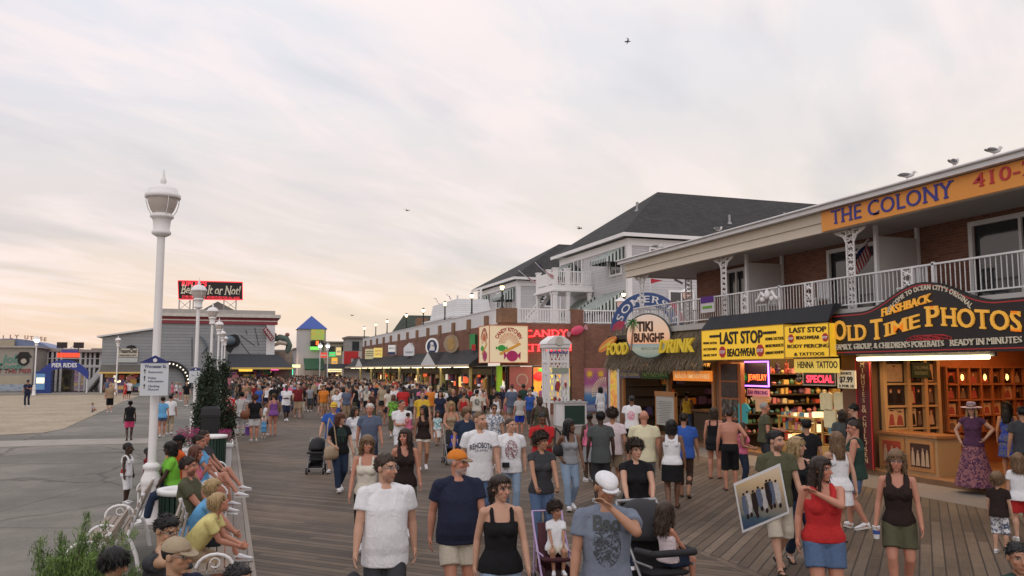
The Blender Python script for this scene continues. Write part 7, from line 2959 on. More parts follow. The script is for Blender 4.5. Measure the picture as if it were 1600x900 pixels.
def pier_front():
	Y=97.0
	x1=onY(53,541, Y).x
	r=empty('pier_pavilion',(-25, Y,0),0, 'low tan amusement pavilion with a pirate sign at the left edge', 'building')
	zt=onY(20,543, Y).z
	m=MB()
	m.box(-60, x1, Y, Y+10,.14, zt)
	place(m, r).build('wall', paint('tan_grey_wall',(.30,.28,.25),.7,.08), r)
	m=MB()
	m.box(-60, x1+.3, Y-.3, Y+10, zt, zt+.16)
	place(m, r).build('roof', paint('roof_edge',(.40,.37,.34),.7,.1), r)
	m=MB()
	m.box(-60, x1-.02, Y-.04, Y,.5,1.9)
	place(m, r).build('lower_wall', paint('sandy_lower_wall',(.38,.34,.26),.7,.1), r)
	m=MB()
	z0=onY(20,603, Y).z
	m.box(-60, onY(42,603, Y).x, Y-.06, Y-.04,.35, z0+.15)
	place(m, r).build('blue_strip', picture_mat('blue_strip',[(.10,.18,.30),(.35,.40,.45),(.12,.2,.33)],2.0,1.0), r)
	s=sign_root('pirate_sign',(-21, Y-.1,3), 'green script and red lettering with a pirate roundel on the pavilion wall')
	m=MB()
	m.text('Jolly',1.15, face_south((onY(20,569, Y).x, Y-.02, onY(20,569, Y).z)),0,(0,.15),.02, offset=.03, shear=.2)
	m.text('Roger',1.05, face_south((onY(15,574, Y).x, Y-.02, onY(15,575, Y).z)),0,(0,-.2),.02, offset=.02, shear=.2)
	place(m, s).build('green_lettering', paint('sea_green_letter',(.10,.25,.20),.6), s)
	m=MB()
	m.text('AT THE PIER',.62, face_south((onY(19,583, Y).x, Y-.02, onY(19,583, Y).z)),0,(0,0),.02, offset=.015, shear=.12, sx=1.0)
	place(m, s).build('maroon_lettering', paint('maroon_letter',(.28,.07,.07),.6), s)
	c=onY(37,563, Y)
	m=MB()
	m.disc((c.x, c.z),.55,0,.04, basis((0, Y-.02,0),(1,0,0),(0,0,1),(0,-1,0)),0,20)
	m.prism([(c.x-.8, c.z+.2),(c.x+.75, c.z+.3),(c.x+.4, c.z+.85),(c.x-.35, c.z+.85)],.0,.06, basis((0, Y-.02,0),(1,0,0),(0,0,1),(0,-1,0)))
	place(m, s).build('dark_roundel', BLACK_LET, s)
	m=MB()
	m.disc((c.x+.02, c.z-.08),.26,.05,.08, basis((0, Y-.02,0),(1,0,0),(0,0,1),(0,-1,0)),0,14)
	place(m, s).build('face_patch', paint('pale_patch',(.42,.38,.32),.6), s)
	Yd=112.0
	d=empty('domed_hall',(-25, Yd,0),0, 'blue domed fun hall with standing roof letters behind the pavilion', 'building')
	a, b, t=onY(-60,548, Yd), onY(82,543, Yd), onY(25,529, Yd)
	m=MB()
	prof=[]
	n=24
	xc, hw=(a.x+b.x)/2,(b.x-a.x)/2
	poly=[(xc+hw*math.cos(u),4.6+(t.z-4.6)*math.sin(u))for u in np.linspace(0, math.pi, n)]
	m.prism(poly,-(Yd+10),-Yd, basis((0,0,0),(1,0,0),(0,0,1),(0,-1,0)))
	place(m, d).build('roof', paint('dome_blue',(.20,.25,.40),.6,.1), d)
	m=MB()
	xe=onY(24,540, Yd).x
	m.box(-60, xe, Yd-.6, Yd+8,4.0, onY(10,531, Yd).z)
	place(m, d).build('tan_block', paint('tan_block',(.42,.36,.26),.7,.1), d)
	m=MB()
	for ch, px, py in zip('JLYUTKSE',(6,18,27,42,50,58,65,71),(530,529,529,530,531,532,532,533)):
		q=onY(px, py, Yd)
		m.text(ch,.62, face_south((q.x, Yd-.3, q.z)),0,(0,0),.06, offset=.02)
	place(m, d).build('roof_letters', paint('faded_orange_letter',(.45,.26,.20),.6), d)
	m=MB()
	m.box(a.x, b.x-.5, Yd+.5, Yd+9,0,4.7)
	place(m, d).build('wall', paint('hall_wall',(.33,.31,.30),.7,.1), d)
	g=empty('pier_arch',(-16, Y-1,0),0, 'blue arch reading PIER RIDES over the pier entrance', 'arch')
	Ya=95.6
	L, R_, T=onY(61,592, Ya), onY(138,591, Ya), onY(100,563, Ya)
	xc, hw=(L.x+R_.x)/2,(R_.x-L.x)/2
	zb, zt_=L.z, T.z
	vs_, fs_=[],[]
	n=24
	for i, u in enumerate(np.linspace(-1,1, n)):
		for dz in(0,.85):
			for dy in(-.15,.15):
				vs_.append((xc+hw*u, Ya+dy, zb-.1+(zt_-zb-.70)*(1-abs(u)**2.2)+dz))
	for i in range(n-1):
		b_=i*4
		for q in((0,4,5,1),(2,3,7,6),(0,2,6,4),(1,5,7,3)):
			fs_.append(tuple(b_+k for k in q))
	m=MB()
	m.add(vs_, fs_,0)
	place(m, g).build('arch_band', paint('royal_blue_band',(.03,.05,.26),.5,.05), g)
	m=MB()
	m.text('PIER RIDES',.60, face_south((xc, Ya-.16, zt_-.78)),0,(0,.08),.02, offset=.015, fit=2.3)
	place(m, g).build('lettering', WHITE, g)
	m=MB()
	for x in(L.x+.1, R_.x-.1):
		m.cyl((x, Ya,.1),(x, Ya, zb+.2),.09,.09,10)
	place(m, g).build('post', WHITE_OLD, g)
	q=empty('pier_gallery',(-16,103,0),0, 'two-storey pier gallery with white posts behind the blue arch', 'building')
	Yg=104.0
	x0_, x1_=onY(56,560, Yg).x, onY(160,560, Yg).x
	zt=onY(100,546, Yg).z
	m=MB()
	m.box(x0_, x1_, Yg+2, Yg+12,0, zt-.2)
	place(m, q).build('wall', paint('gallery_wall',(.24,.23,.22),.7,.12), q)
	m=MB()
	m.box(x0_, onY(122,546, Yg).x, Yg-.2, Yg+12, zt-.25, zt+.1)
	m.box(onY(125,548, Yg).x, x1_, Yg-.8, Yg+12, zt-.3, zt)
	place(m, q).build('roof', paint('gallery_roof',(.34,.30,.28),.7,.15), q)
	m=MB()
	for px in(57,65,74,82,89,96,126,134,141,148,157):
		x=onY(px,560, Yg).x
		m.box(x-.11, x+.11, Yg-.1, Yg+.1,.1, zt-.25)
	m.box(x0_, x1_, Yg-.15, Yg-.1,2.75,3.05)
	m.box(x0_, x1_, Yg-.12, Yg-.1,3.7,3.8)
	place(m, q).build('posts', WHITE_OLD, q)
	m=MB()
	a=onY(97,605, Yg)
	m.box(onY(92,600, Yg).x, onY(106,600, Yg).x, Yg+1.9, Yg+2,.1,2.4)
	place(m, q).build('doorway', picture_mat('stall_dark',[(.01,.01,.01),(.03,.025,.02),(.3,.22,.08)],1.2,3.0, emit=.2), q)
	m=MB()
	m.box(onY(112,600, Yg).x, onY(128,600, Yg).x, Yg+1.5, Yg+1.9,.1,2.8)
	place(m, q).build('prize_stall', picture_mat('prize_stall',[(.05,.03,.05),(.45,.40,.42),(.25,.10,.30),(.6,.50,.12),(.1,.05,.04)],2.2,5.0, emit=.25), q)
	m=MB()
	for i in range(16):
		t0=i/16
		x=onY(140,600, Yg-2).x+t0*2.2
		m.box(x, x+.25, Yg-3.2, Yg-1.2,.1+t0*3.2,.28+t0*3.2)
	place(m, q).build('stair', paint('stair_dark',(.09,.085,.08),.7,.1), q)
	m=MB()
	xs=onY(140,600, Yg-2).x
	for dy in(-3.25,-1.15):
		m.beam((xs-.1, Yg+dy,.7),(xs+2.3, Yg+dy,4.2),.06,.30)
		for t0 in(0,.5,1):
			m.box(xs+2.4*t0-.05, xs+2.4*t0+.05, Yg+dy-.04, Yg+dy+.04,.1,.8+3.4*t0)
	place(m, q).build('stair_rail', WHITE_OLD, q)
	c=onY(107,552, Yg-3)
	f=empty('star_banner', tuple(c),0, 'red white and blue banner hanging over the arch', 'banner')
	m=MB()
	m.box(c.x-1.1, c.x+1.1, c.y, c.y+.06, c.z-.45, c.z+.05,0)
	m.box(c.x-.7, c.x+.9, c.y, c.y+.06, c.z+.06, c.z+.40,1)
	place(m, f).build('cloth',[glow('banner_red',(.85,.08,.03),.7), paint('banner_blue',(.12,.10,.35),.6)], f)
	m=MB()
	m.beam((c.x, c.y+.1, c.z+.4),(c.x, Yg, c.z+.9),.05,.05)
	place(m, f).build('bracket', METALGREY, f)
	for px, lab in((97, 'dark square floodlight, left of two on the gallery roof'),(123, 'dark square floodlight, right of two on the gallery roof')):
		q_=onY(px,540, Yg)
		e=empty('roof_floodlight',(q_.x, Yg, zt),0, lab, 'light')
		m=MB()
		m.box(-.5,.5,-.2,.2,.15,.80)
		m.build('housing', paint('rust_black',(.04,.03,.03),.6), e)
		m=MB()
		m.cyl((0,0,-.15),(0,0,.15),.06,.06,8)
		m.build('bracket', METALGREY, e)
	v=empty('vending_kiosk', tuple(onY(66,611,95.8)),0, 'blue drinks kiosk with a lit window below the arch', 'kiosk')
	m=MB()
	x0_, x1_=onY(56,600,95.8).x, onY(80,600,95.8).x
	m.box(x0_, x1_,95.3,96.6,.14,2.35,0)
	m.box(x0_+.9, x1_+.05,95.2,95.3,.14,2.45,0)
	place(m, v).build('body', paint('deep_blue_kiosk',(.02,.05,.22),.4,.1), v)
	m=MB()
	m.box(x0_+.05, x0_+.95,95.22,95.3,.5,2.1)
	place(m, v).build('front', paint('light_blue_front',(.12,.26,.48),.4, emit=.15), v)
	m=MB()
	m.box(x0_+.15, x0_+.85,95.18,95.22,1.15,1.7)
	place(m, v).build('lit_window', glow('kiosk_window',(1.0,.85,.5),1.3), v)
pier_front()
# ================================================================== far end of the boardwalk
def far_end():
	Y=130.0
	r=empty('blue_roofed_tower',(12, Y,0),0, 'pale square tower with a blue pyramid roof and green lit sign', 'tower')
	x0, x1=onY(465,545, Y).x, onY(510,545, Y).x
	ze, zt=onY(487,514, Y).z, onY(487,492, Y).z
	m=MB()
	m.box(x0+.1, x1-.1, Y, Y+4,0, ze)
	place(m, r).build('wall', paint('pale_tower_wall',(.50,.48,.48),.7,.06), r)
	m=MB()
	m.add([(x0-.1, Y-.3, ze),(x1+.1, Y-.3, ze),(x1+.1, Y+4.3, ze),(x0-.1, Y+4.3, ze),((x0+x1)/2, Y+2, zt)],[(0,1,4),(1,2,4),(2,3,4),(3,0,4)],0)
	place(m, r).build('roof', paint('bright_blue_roof',(.05,.10,.36),.5,.06), r)
	s=sign_root('lit_tower_sign',(14, Y-.5,6), 'yellow-green lit sign stacked over a dark screen on the tower')
	a, b=onY(486,531, Y-.5), onY(507,515, Y-.5)
	m=MB()
	m.box(a.x, b.x, Y-.6, Y-.2, a.z, b.z)
	place(m, s).build('yellow_face', picture_mat('green_yellow_lit',[(.10,.30,.05),(.30,.48,.10),(.50,.40,.08),(.14,.34,.06)],.8,2.0, emit=.3), s)
	a, b=onY(485,541, Y-.5), onY(506,533, Y-.5)
	m=MB()
	m.box(a.x, b.x, Y-.6, Y-.2, a.z, b.z)
	place(m, s).build('screen', BLACK, s)
	m=MB()
	m.box(a.x, b.x-.5, Y-.6, Y-.25, a.z-.55, a.z-.05)
	place(m, s).build('green_strip', glow('green_strip',(.20,.75,.12),.8), s)
	m=MB()
	m.box(a.x+.8, a.x+1.2, Y-.65, Y-.6, a.z+.2, a.z+.8)
	place(m, s).build('red_light', glow('red_spot',(1,.15,.02),1.5), s)
	rows=[(357,432,560,160,(.10,.09,.09), 'dark far building behind the museum awning'),(428,470,556,140,(.22,.22,.24), 'grey far shop left of the blue roofed tower'),(462,515,546,134,(.30,.29,.30), 'grey far shop at the foot of the tower'),(508,575,536,128,(.40,.36,.30), 'cream flat-roofed far shop next to the arcade'),(545,575,528,121,(.27,.26,.25), 'far block with a roof terrace meeting the arcade')]
	for i,(p0, p1, pt, Yb, col, lab)in enumerate(rows):
		a, b=onY(p0, pt, Yb), onY(p1, pt, Yb)
		e=empty('far_shop',(a.x, Yb,0),0, lab, 'building')
		m=MB()
		m.box(a.x, b.x, Yb, Yb+6,0, a.z)
		place(m, e).build('wall', siding_mat('far_wall_%d'%i, col,.4,.03), e)
		m=MB()
		m.box(a.x-.2, b.x+.2, Yb-.4, Yb+6, a.z, a.z+.25)
		place(m, e).build('roof', paint('far_roof',(.20,.18,.17),.8,.1), e)
		clutter(e, a.x+.2, b.x-.2, Yb-.06,.2,2.6,40,.3, 'shop_front', i+10)
		m=MB()
		for k in range(int((b.x-a.x)/1.9)):
			x=a.x+.5+1.9*k
			m.box(x, x+1.0, Yb-.05, Yb, a.z-1.8, a.z-.5)
		place(m, e).build('window', GLASS_DK, e)
	for px0, px1, py0, py1, Yb, col, em, lab in((500,511,551,559,127,(.75,.08,.06),.5, 'red lit far sign right of the twin street lamps'),(514,524,550,557,127,(.06,.62,.16),.8, 'green lit far sign beside the red one'),(525,533,543,555,126,(.80,.62,.28),.6, 'cream lit far sign above the orange figures'),(518,527,559,572,125,(.85,.40,.04),.8, 'orange lit figures sign on the far shop'),(512,535,576,581,124,(.9,.75,.4),1.2, 'long pale lit far shop sign under the awning'),(470,480,551,560,132,(.55,.22,.10),.4, 'terracotta far sign at the tower foot'),(478,490,567,573,131,(.62,.20,.18),.5, 'pink and white far shop sign under a green awning')):
		a, b=onY(px0, py1, Yb), onY(px1, py0, Yb)
		e=sign_root('far_sign',(a.x, Yb, a.z), lab)
		m=MB()
		m.box(a.x, b.x, Yb-.2, Yb, a.z, b.z)
		place(m, e).build('panel', paint('far_sign_%d'%px0, col,.5,.1, emit=em), e)
		m=MB()
		m.box(a.x+.1, b.x-.1, Yb-.24, Yb-.2, a.z+(b.z-a.z)*.35, a.z+(b.z-a.z)*.6)
		place(m, e).build('lettering', paint('far_letter',(.6,.5,.35),.5, emit=.2), e)
	Yb=118
	a, b=onY(537,572, Yb), onY(567,549, Yb)
	e=empty('far_shop',(a.x, Yb,0),0, 'white far shop wall with a red corner mural and a roundel', 'building')
	m=MB()
	m.box(a.x, b.x+3, Yb, Yb+2,0, b.z)
	place(m, e).build('wall', paint('far_white',(.46,.42,.40),.7,.08), e)
	m=MB()
	m.box(a.x+.02, a.x+1.0, Yb-.04, Yb, a.z, b.z)
	m.box(a.x+1.0, a.x+2.0, Yb-.04, Yb, b.z-1.0, b.z)
	place(m, e).build('red_mural', paint('mural_red',(.50,.03,.03),.6), e)
	c=onY(559,562, Yb)
	m=MB()
	m.disc((c.x, c.z),.42,0,.05, basis((0, Yb,0),(1,0,0),(0,0,1),(0,-1,0)),0,20)
	place(m, e).build('roundel', paint('roundel_maroon',(.22,.04,.05),.6), e)
	m=MB()
	m.box(c.x-.6, c.x+.6, Yb-.08, Yb-.05, c.z-.12, c.z+.12)
	place(m, e).build('roundel_bar', BLACK, e)
	m=MB()
	m.add([(a.x-3, Yb-1.5,2.6),(b.x+3, Yb-1.5,2.6),(b.x+3, Yb,3.3),(a.x-3, Yb,3.3)],[(0,1,2,3)],0)
	place(m, e).build('awning', BLACKCLOTH, e)
	for px0, px1, py, Yb, col, lab in((474,505,564,129,(.03,.09,.05), 'dark green far awning below the tower'),(455,470,570,136,(.10,.14,.18), 'slate blue far awning left of the tower')):
		a, b=onY(px0, py, Yb), onY(px1, py, Yb)
		e=empty('far_awning',(a.x, Yb,2.6),0, lab, 'awning')
		m=MB()
		m.add([(a.x, Yb-2.5,2.6),(b.x, Yb-2.5,2.6),(b.x, Yb, a.z+.4),(a.x, Yb, a.z+.4),(a.x, Yb-2.5,2.4),(b.x, Yb-2.5,2.4)],[(0,1,2,3),(4,5,1,0)],0)
		place(m, e).build('cloth', paint('far_awning_%d'%px0, col,.8,.1), e)
		m=MB()
		for x in(a.x+.1, b.x-.1):
			m.cyl((x, Yb-2.4,0),(x, Yb-2.4,2.45),.05,.05,6)
		place(m, e).build('post', METALGREY, e)
	e=empty('far_building',(0,210,0),0, 'long dim building at the very end of the boardwalk', 'building')
	m=MB()
	m.box(-30,60,215,220,0,7)
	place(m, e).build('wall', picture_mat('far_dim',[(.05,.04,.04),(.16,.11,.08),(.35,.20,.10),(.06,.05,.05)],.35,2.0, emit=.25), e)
	m=MB()
	m.box(-30,60,214.6,220.5,7,7.4)
	place(m, e).build('roof', paint('far_roof',(.20,.18,.17)), e)
far_end()
lamp('AREA',(6,128,5.5),500,(1.0,0.65,0.35),3, None,8)
# ================================================================== street furniture
GLOBE=paint('milky_globe',(.52,.47,.44),.25,.03, spec=.6)
def street_lamp(x, y, label, s=1.0, lit=False, group='white lamp posts along the boardwalk'):
	r=empty('street_lamp',(x, y,0),0, label, 'street lamp', group)
	m=MB()
	m.lathe([(.20,0),(.20,.08),(.16,.12),(.15,.58),(.156,.60),(.15,.63),(.172,.66),(.168,.74),(.118,.86),(.112,.90),(.145,.93),(.14,.98),(.085,1.02)],(0,0,0),24)
	m.build('base', WHITE, r)
	m=MB()
	m.cyl((0,0,1.0),(0,0,5.02),.070,.066,20, cap=False)
	m.build('pole', WHITE, r)
	m=MB()
	m.lathe([(.092,4.98),(.16,5.02),(.165,5.06),(.135,5.10),(.15,5.26),(.17,5.30),(.20,5.32),(.20,5.36),(.14,5.40)],(0,0,0),20)
	m.build('collar', WHITE, r)
	m=MB()
	m.lathe([(.15,5.38),(.20,5.46),(.245,5.58),(.265,5.70),(.26,5.72)],(0,0,0),24)
	m.build('globe', glow('lit_globe',(1.0,.93,.85),6.0)if lit else GLOBE, r)
	m=MB()
	m.lathe([(.27,5.66),(.302,5.67),(.302,5.735),(.27,5.75),(.245,5.83),(.16,5.89),(.07,5.915),(.035,5.93),(.05,5.955),(.055,5.98),(.035,6.04),(.02,6.10),(.006,6.20)],(0,0,0),24)
	m.build('cap', WHITE, r)
	m=MB()
	for k in range(4):
		a=k*math.pi/2+.4
		m.tube([(math.cos(a)*q, math.sin(a)*q, z)for q, z in((.19,5.36),(.25,5.46),(.285,5.58),(.293,5.68))],.008,5)
	m.build('bracket', WHITE, r)
	r.scale=(s, s, s)
	return r
LP=[(-1.15,15.4, 'tall white lamp post behind the nearest benches, carrying the large direction sign'),(-1.11,33.6, 'second white lamp post, by the flower planters, carrying the small sign'),(-.80,45.5, 'third white lamp post along the boardwalk, rising from the conifers'),(-.60,59.1, 'fourth white lamp post along the boardwalk'),(-.46,73.9, 'fifth white lamp post along the boardwalk'),(-.29,85.9, 'sixth white lamp post, just before the museum')]
for x, y, lab in LP:
	street_lamp(x, y, lab,.97)
street_lamp(onY(53,612,93.2).x,93.2, 'lit white lamp post beside the pirate sign',.97, True)
street_lamp(onY(181,612,93.4).x,93.4, 'white lamp post in front of the grey shed',.97)
for px, lab in((399, 'lit lamp post on the far boardwalk, left of the pair'),(443, 'lit lamp post on the far boardwalk, right of the pair')):
	q=onY(px+100 if px==399 else 511,600,118.0)
	pass
for px, lab in((499, 'lit lamp post on the far boardwalk, left of the pair'),(511, 'lit lamp post on the far boardwalk, right of the pair')):
	q=onY(px,600,112.0)
	street_lamp(q.x,112.0, lab,1.0, True)
def direction_sign(c, w, h, label, lines, head):
	r=empty('direction_sign', c,0, label, 'sign')
	th=-math.atan2(c[0], c[1])
	r.rotation_euler=(0,0, th)
	m=MB()
	m.box(-w/2, w/2,-.03,0,0, h)
	m.build('panel', paint('pale_blue_white',(.62,.66,.70),.45,.03), r)
	m=MB()
	k=w*.56
	m.prism([(-k, h),(k, h),(0, h+w*.29)],.0,.05, basis((0,0.01,0),(1,0,0),(0,0,1),(0,-1,0)))
	m.build('blue_gable', paint('ultramarine',(.025,.035,.17),.5), r)
	m=MB()
	m.disc((0, h+w*.10), w*.075,.05,.06, basis((0,0.01,0),(1,0,0),(0,0,1),(0,-1,0)),0,18)
	m.build('emblem', WHITE, r)
	m=MB()
	S_=face_south((0,-.032,0))
	if head:
		m.text(head, w*.17, S_@Matrix.Translation((w*.03, h-w*.19,0)),0,(0,0),.003, offset=.0015, serif=.03, fit=w*.78)
	for txt, x, y, s_ in lines:
		m.text(txt, w*s_, S_@Matrix.Translation((x*w, y*h,0)),0,(0,0),.003, align='LEFT', serif=.03)
	m.build('lettering', paint('navy_letter',(.06,.075,.16),.5), r)
	if head:
		m=MB()
		for y in(.71,.50,.25):
			m.box(-w*.355,-w*.335,-.038,-.032, h*y-.02, h*y+.035)
			m.prism([(-w*.385, h*y+.03),(-w*.305, h*y+.03),(-w*.345, h*y+.06)],.032,.038, basis((0,0,0),(1,0,0),(0,0,1),(0,-1,0)))
		m.build('arrows', BLACK_LET, r)
	m=MB()
	m.box(-.12,.12,0,.06, h*.3, h*.36)
	m.box(-.12,.12,0,.06, h*.7, h*.76)
	m.build('clamp', METALGREY, r)
	return r
c0=onY(240,618,15.13)
c1=onY(240,567,15.13)
w_=(onY(262,600,15.13)-onY(218,600,15.13)).length
direction_sign((c0.x,15.13, c0.z), w_, c1.z-c0.z, 'white direction sign with a blue gable reading Worcester St. on the nearest lamp post',[('Restrooms',-.22,.69,.115),('Police',-.22,.51,.115),('Information',-.22,.41,.115),('Climbing',-.22,.26,.115),('Museum',-.22,.16,.115)], 'Worcester St.')
c0, c1=onY(305,598,33.35), onY(305,579,33.35)
direction_sign((c0.x,33.35, c0.z),.45, c1.z-c0.z, 'small white sign with a blue gable on the second lamp post',[('Pier  ->',-.3,.55,.16)], None)
def bench(x, y, rz, label, L=1.75):
	r=empty('bench',(x, y,0), rz, label, 'bench', 'white-framed slatted benches along the boardwalk')
	slat_m=paint('greyed_slat',(.30,.245,.20),.7,.22,5,.3,60)
	m=MB()
	for i in range(5):
		m.box(-L/2, L/2,-.42+.088*i,-.345+.088*i,.42,.45)
	m.build('seat', slat_m, r)
	m=MB()
	for i in range(5):
		z=.54+.085*i
		yy=.03+.035*i
		m.box(-L/2, L/2, yy, yy+.022, z, z+.070)
	m.build('backrest', slat_m, r)
	for q in(-1,1):
		m=MB()
		X=q*(L/2-.06)
		m.tube([(X,-.40,0),(X,-.40,.42),(X,0.02,.41),(X,.05,.50),(X,.20,.97)],.021,8)
		m.tube([(X,.06,.41),(X,.14,.2),(X,.18,0)],.026,8)
		arc=[(X,-.02-.22+0.19*math.cos(t),.45+.15*math.sin(t))for t in np.linspace(.15, math.pi+.1,9)]
		m.tube(arc,.017,8)
		m.tube([(X,-.24+.05*math.cos(t),.51+.05*math.sin(t))for t in np.linspace(0,5.6,9)],.008,6)
		m.build('end_frame', WHITE, r)
	return r
E_=math.pi/2
BENCHES=[(-.34,7.3, E_, 'bench with the smiling man in a cap and his neighbours, nearest of all'),(-.30,10.4, E_, 'bench with the two fair-haired boys, facing the boardwalk'),(-.36,14.4, E_, 'bench past the first green litter bin, holding three people'),(-.38,18.2, E_, 'bench before the second green litter bin'),(-1.22,9.9,-E_, 'empty slatted bench facing the beach, nearest the camera'),(-1.16,12.6,-E_, 'white bench end beside the tall lamp post, facing the beach'),(-1.0,17.0,-E_, 'bench facing the beach with the lime shirted sitter')]
for x, y, a, lab in BENCHES:
	bench(x, y, a, lab)
def litter_bin(x, y, label):
	r=empty('litter_bin',(x, y,0),0, label, 'bin', 'green slatted litter bins')
	m=MB()
	for k in range(28):
		a=2*math.pi*k/28
		M=Matrix.Rotation(a,4, 'Z')
		m.box(.31,.335,-.028,.028,.06,.84,0, M)
	m.lathe([(.30,.05),(.30,.80)],(0,0,0),28)
	m.build('slats', paint('bin_green',(.018,.045,.035),.5,.1), r)
	m=MB()
	m.lathe([(.29,.83),(.36,.84),(.37,.88),(.36,.91),(.29,.91),(.27,.89),(.27,.85)],(0,0,0),32)
	m.build('rim', WHITE, r)
	m=MB()
	m.lathe([(.27,.80),(.0,.78)],(0,0,0),24)
	m.build('liner', BLACK, r)
litter_bin(-.50,12.6, 'green slatted bin with a white rim behind the fair-haired boys')
litter_bin(-.30,22.4, 'green slatted bin with a white rim beside the white planters')
r=empty('litter_bin',(-.42,26.4,0),0, 'tall black plastic bin in front of the conifers', 'bin')
m=MB()
m.prism([(-.26,-.26),(.26,-.26),(.26,.26),(-.26,.26)],.0,1.15)
m.build('body', BLACK, r)
m=MB()
m.lathe([(.40,1.15),(.40,1.22),(.36,1.40),(.26,1.46),(.0,1.47)],(0,0,0),4)
m.v=[tuple(Matrix.Rotation(math.pi/4,3, 'Z')@Vector(v))for v in m.v]
m.s=[False]*len(m.s)
m.build('lid', BLACK, r)
def leaf_cloud(name, pts, size, mat, parent, rnd, up=.5, long=1.8):
	m=MB()
	for p in pts:
		a, b=rnd.uniform(0,6.28), rnd.gauss(up,.5)
		d=Vector((math.cos(a)*math.cos(b), math.sin(a)*math.cos(b), math.sin(b)))
		s=size*rnd.uniform(.6,1.4)
		t=d.cross(Vector((rnd.gauss(0,1), rnd.gauss(0,1), rnd.gauss(0,1))))
		if t.length<1e-3:
			continue
		t.normalize()
		p=Vector(p)
		e=p+d*s*long
		mid=p+d*s*long*.45
		m.add([tuple(p), tuple(mid+t*s*.34), tuple(e), tuple(mid-t*s*.34)],[(0,1,2,3)],0)
	return m.build(name, mat, parent)
def leaf_mat(name, c0, c1):
	if name in MATS:
		return MATS[name]
	mt, g, b=new_mat(name)
	geo=g.n('ShaderNodeNewGeometry')
	n=g.noise(geo.outputs['Position'],7.0,4,0.7)
	n2=g.n('ShaderNodeTexWhiteNoise', noise_dimensions='3D')
	sn=g.n('ShaderNodeVectorMath', operation='SNAP')
	sn.inputs[1].default_value=(.06,.06,.06)
	g.l(geo.outputs['Position'], sn.inputs[0])
	g.l(sn.outputs[0], n2.inputs['Vector'])
	t=g.math('ADD', g.math('MULTIPLY', n,.75), g.math('MULTIPLY', n2.outputs[0],.35))
	g.l(g.ramp(t,[(.25, c0),(.80, c1)]), b.inputs['Base Color'])
	b.inputs['Roughness'].default_value=.6
	MATS[name]=mt
	return mt
CONIFER=leaf_mat('conifer_needles',(.005,.013,.006),(.022,.048,.016))
JUNIPER=leaf_mat('juniper_needles',(.04,.085,.022),(.20,.31,.075))
BARK=paint('bark',(.08,.055,.04),.9,.2)
def conifer(x, y, h, rad, label, seed):
	rnd=random.Random(seed)
	r=empty('conifer',(x, y,0),0, label, 'tree', 'dark conifers by the flower planters')
	m=MB()
	m.cyl((0,0,0),(0,0, h*.9),.07,.02,8)
	for k in range(18):
		z=h*rnd.uniform(.15,.85)
		a=rnd.uniform(0,6.28)
		L=rad*(1-z/h)*.8+.1
		m.cyl((0,0, z),(math.cos(a)*L, math.sin(a)*L, z+.25),.02,.006,5)
	m.build('trunk', BARK, r)
	pts=[]
	clumps=[]
	for k in range(60):
		z=h*(rnd.random()**1.15)
		a=rnd.uniform(0,6.28)
		R_=rad*(1.06-(z/h)**1.3)*rnd.uniform(.55,1.05)
		clumps.append((math.cos(a)*R_, math.sin(a)*R_, z+.1))
	for c in clumps:
		for q in range(75):
			pts.append((c[0]+rnd.gauss(0,.085), c[1]+rnd.gauss(0,.085), max(.05, c[2]+rnd.gauss(0,.14))))
	leaf_cloud('crown', pts,.055, CONIFER, r, rnd)
conifer(-.52,26.9,2.75,.36, 'tall dark conifer behind the black bin',1)
conifer(-.10,28.2,2.55,.36, 'dark conifer right of the tall one',2)
conifer(-.75,29.6,2.1,.28, 'small dark conifer against the second lamp post',3)
conifer(-.40,31.0,2.2,.30, 'slim dark conifer at the back of the group',4)
def juniper():
	rnd=random.Random(11)
	r=empty('juniper_bush',(-1.30,8.85,0),0, 'bright green feathery juniper in the lower left corner', 'bush')
	m=MB()
	pts=[]
	for k in range(58):
		a=rnd.uniform(0,6.28)
		sp=rnd.random()**.8
		L=rnd.uniform(.62,1.0)*(1.05-.35*sp)
		if k%7==0:
			L*=1.18
		base=Vector((rnd.gauss(0,.06), rnd.gauss(0,.06),.05))
		d=Vector((math.cos(a)*sp*.46, math.sin(a)*sp*.46,1.0-.40*sp)).normalized()
		bend=Vector((rnd.gauss(.16,.10), rnd.gauss(0,.08),0))
		prev=base
		for i in range(1,11):
			t=i/10
			p=base+d*(L*t)+bend*t*t*L
			m.cyl(prev, p,.010*(1-t)+.003,.009*(1-t)+.002,5)
			if t>.25:
				w=.085*(1.12-t)+.012
				for q in range(int(105*(1.15-t)+40)):
					pts.append(tuple(p+Vector((rnd.gauss(0, w*.9), rnd.gauss(0, w*.9), rnd.gauss(0, w)))))
			prev=p
	m.build('trunk', BARK, r)
	leaf_cloud('crown', pts,.0105, JUNIPER, r, rnd, long=4.6, up=1.1)
juniper()
def planter(x, y, sx, sy, label, flowers=True):
	r=empty('planter_box',(x, y,0),0, label, 'planter', 'white flower planters')
	m=MB()
	m.box(-sx/2, sx/2,-sy/2, sy/2,0,.55)
	m.box(-sx/2-.04, sx/2+.04,-sy/2-.04, sy/2+.04,.55,.62)
	m.build('box', WHITE, r)
	if flowers:
		rnd=random.Random(int(y*10))
		pts=[(rnd.uniform(-sx/2.2, sx/2.2), rnd.uniform(-sy/2.2, sy/2.2),.60+rnd.random()*.25)for _ in range(500)]
		leaf_cloud('foliage', pts,.035, leaf_mat('planter_leaf',(.02,.05,.015),(.06,.12,.04)), r, rnd)
		pts=[(rnd.uniform(-sx/2.1, sx/2.1), rnd.uniform(-sy/2.1, sy/2.1),.68+rnd.random()*.25)for _ in range(420)]
		leaf_cloud('blossom', pts,.035, paint('magenta_petal',(.36,.02,.14),.6,.2), r, rnd, long=1.2)
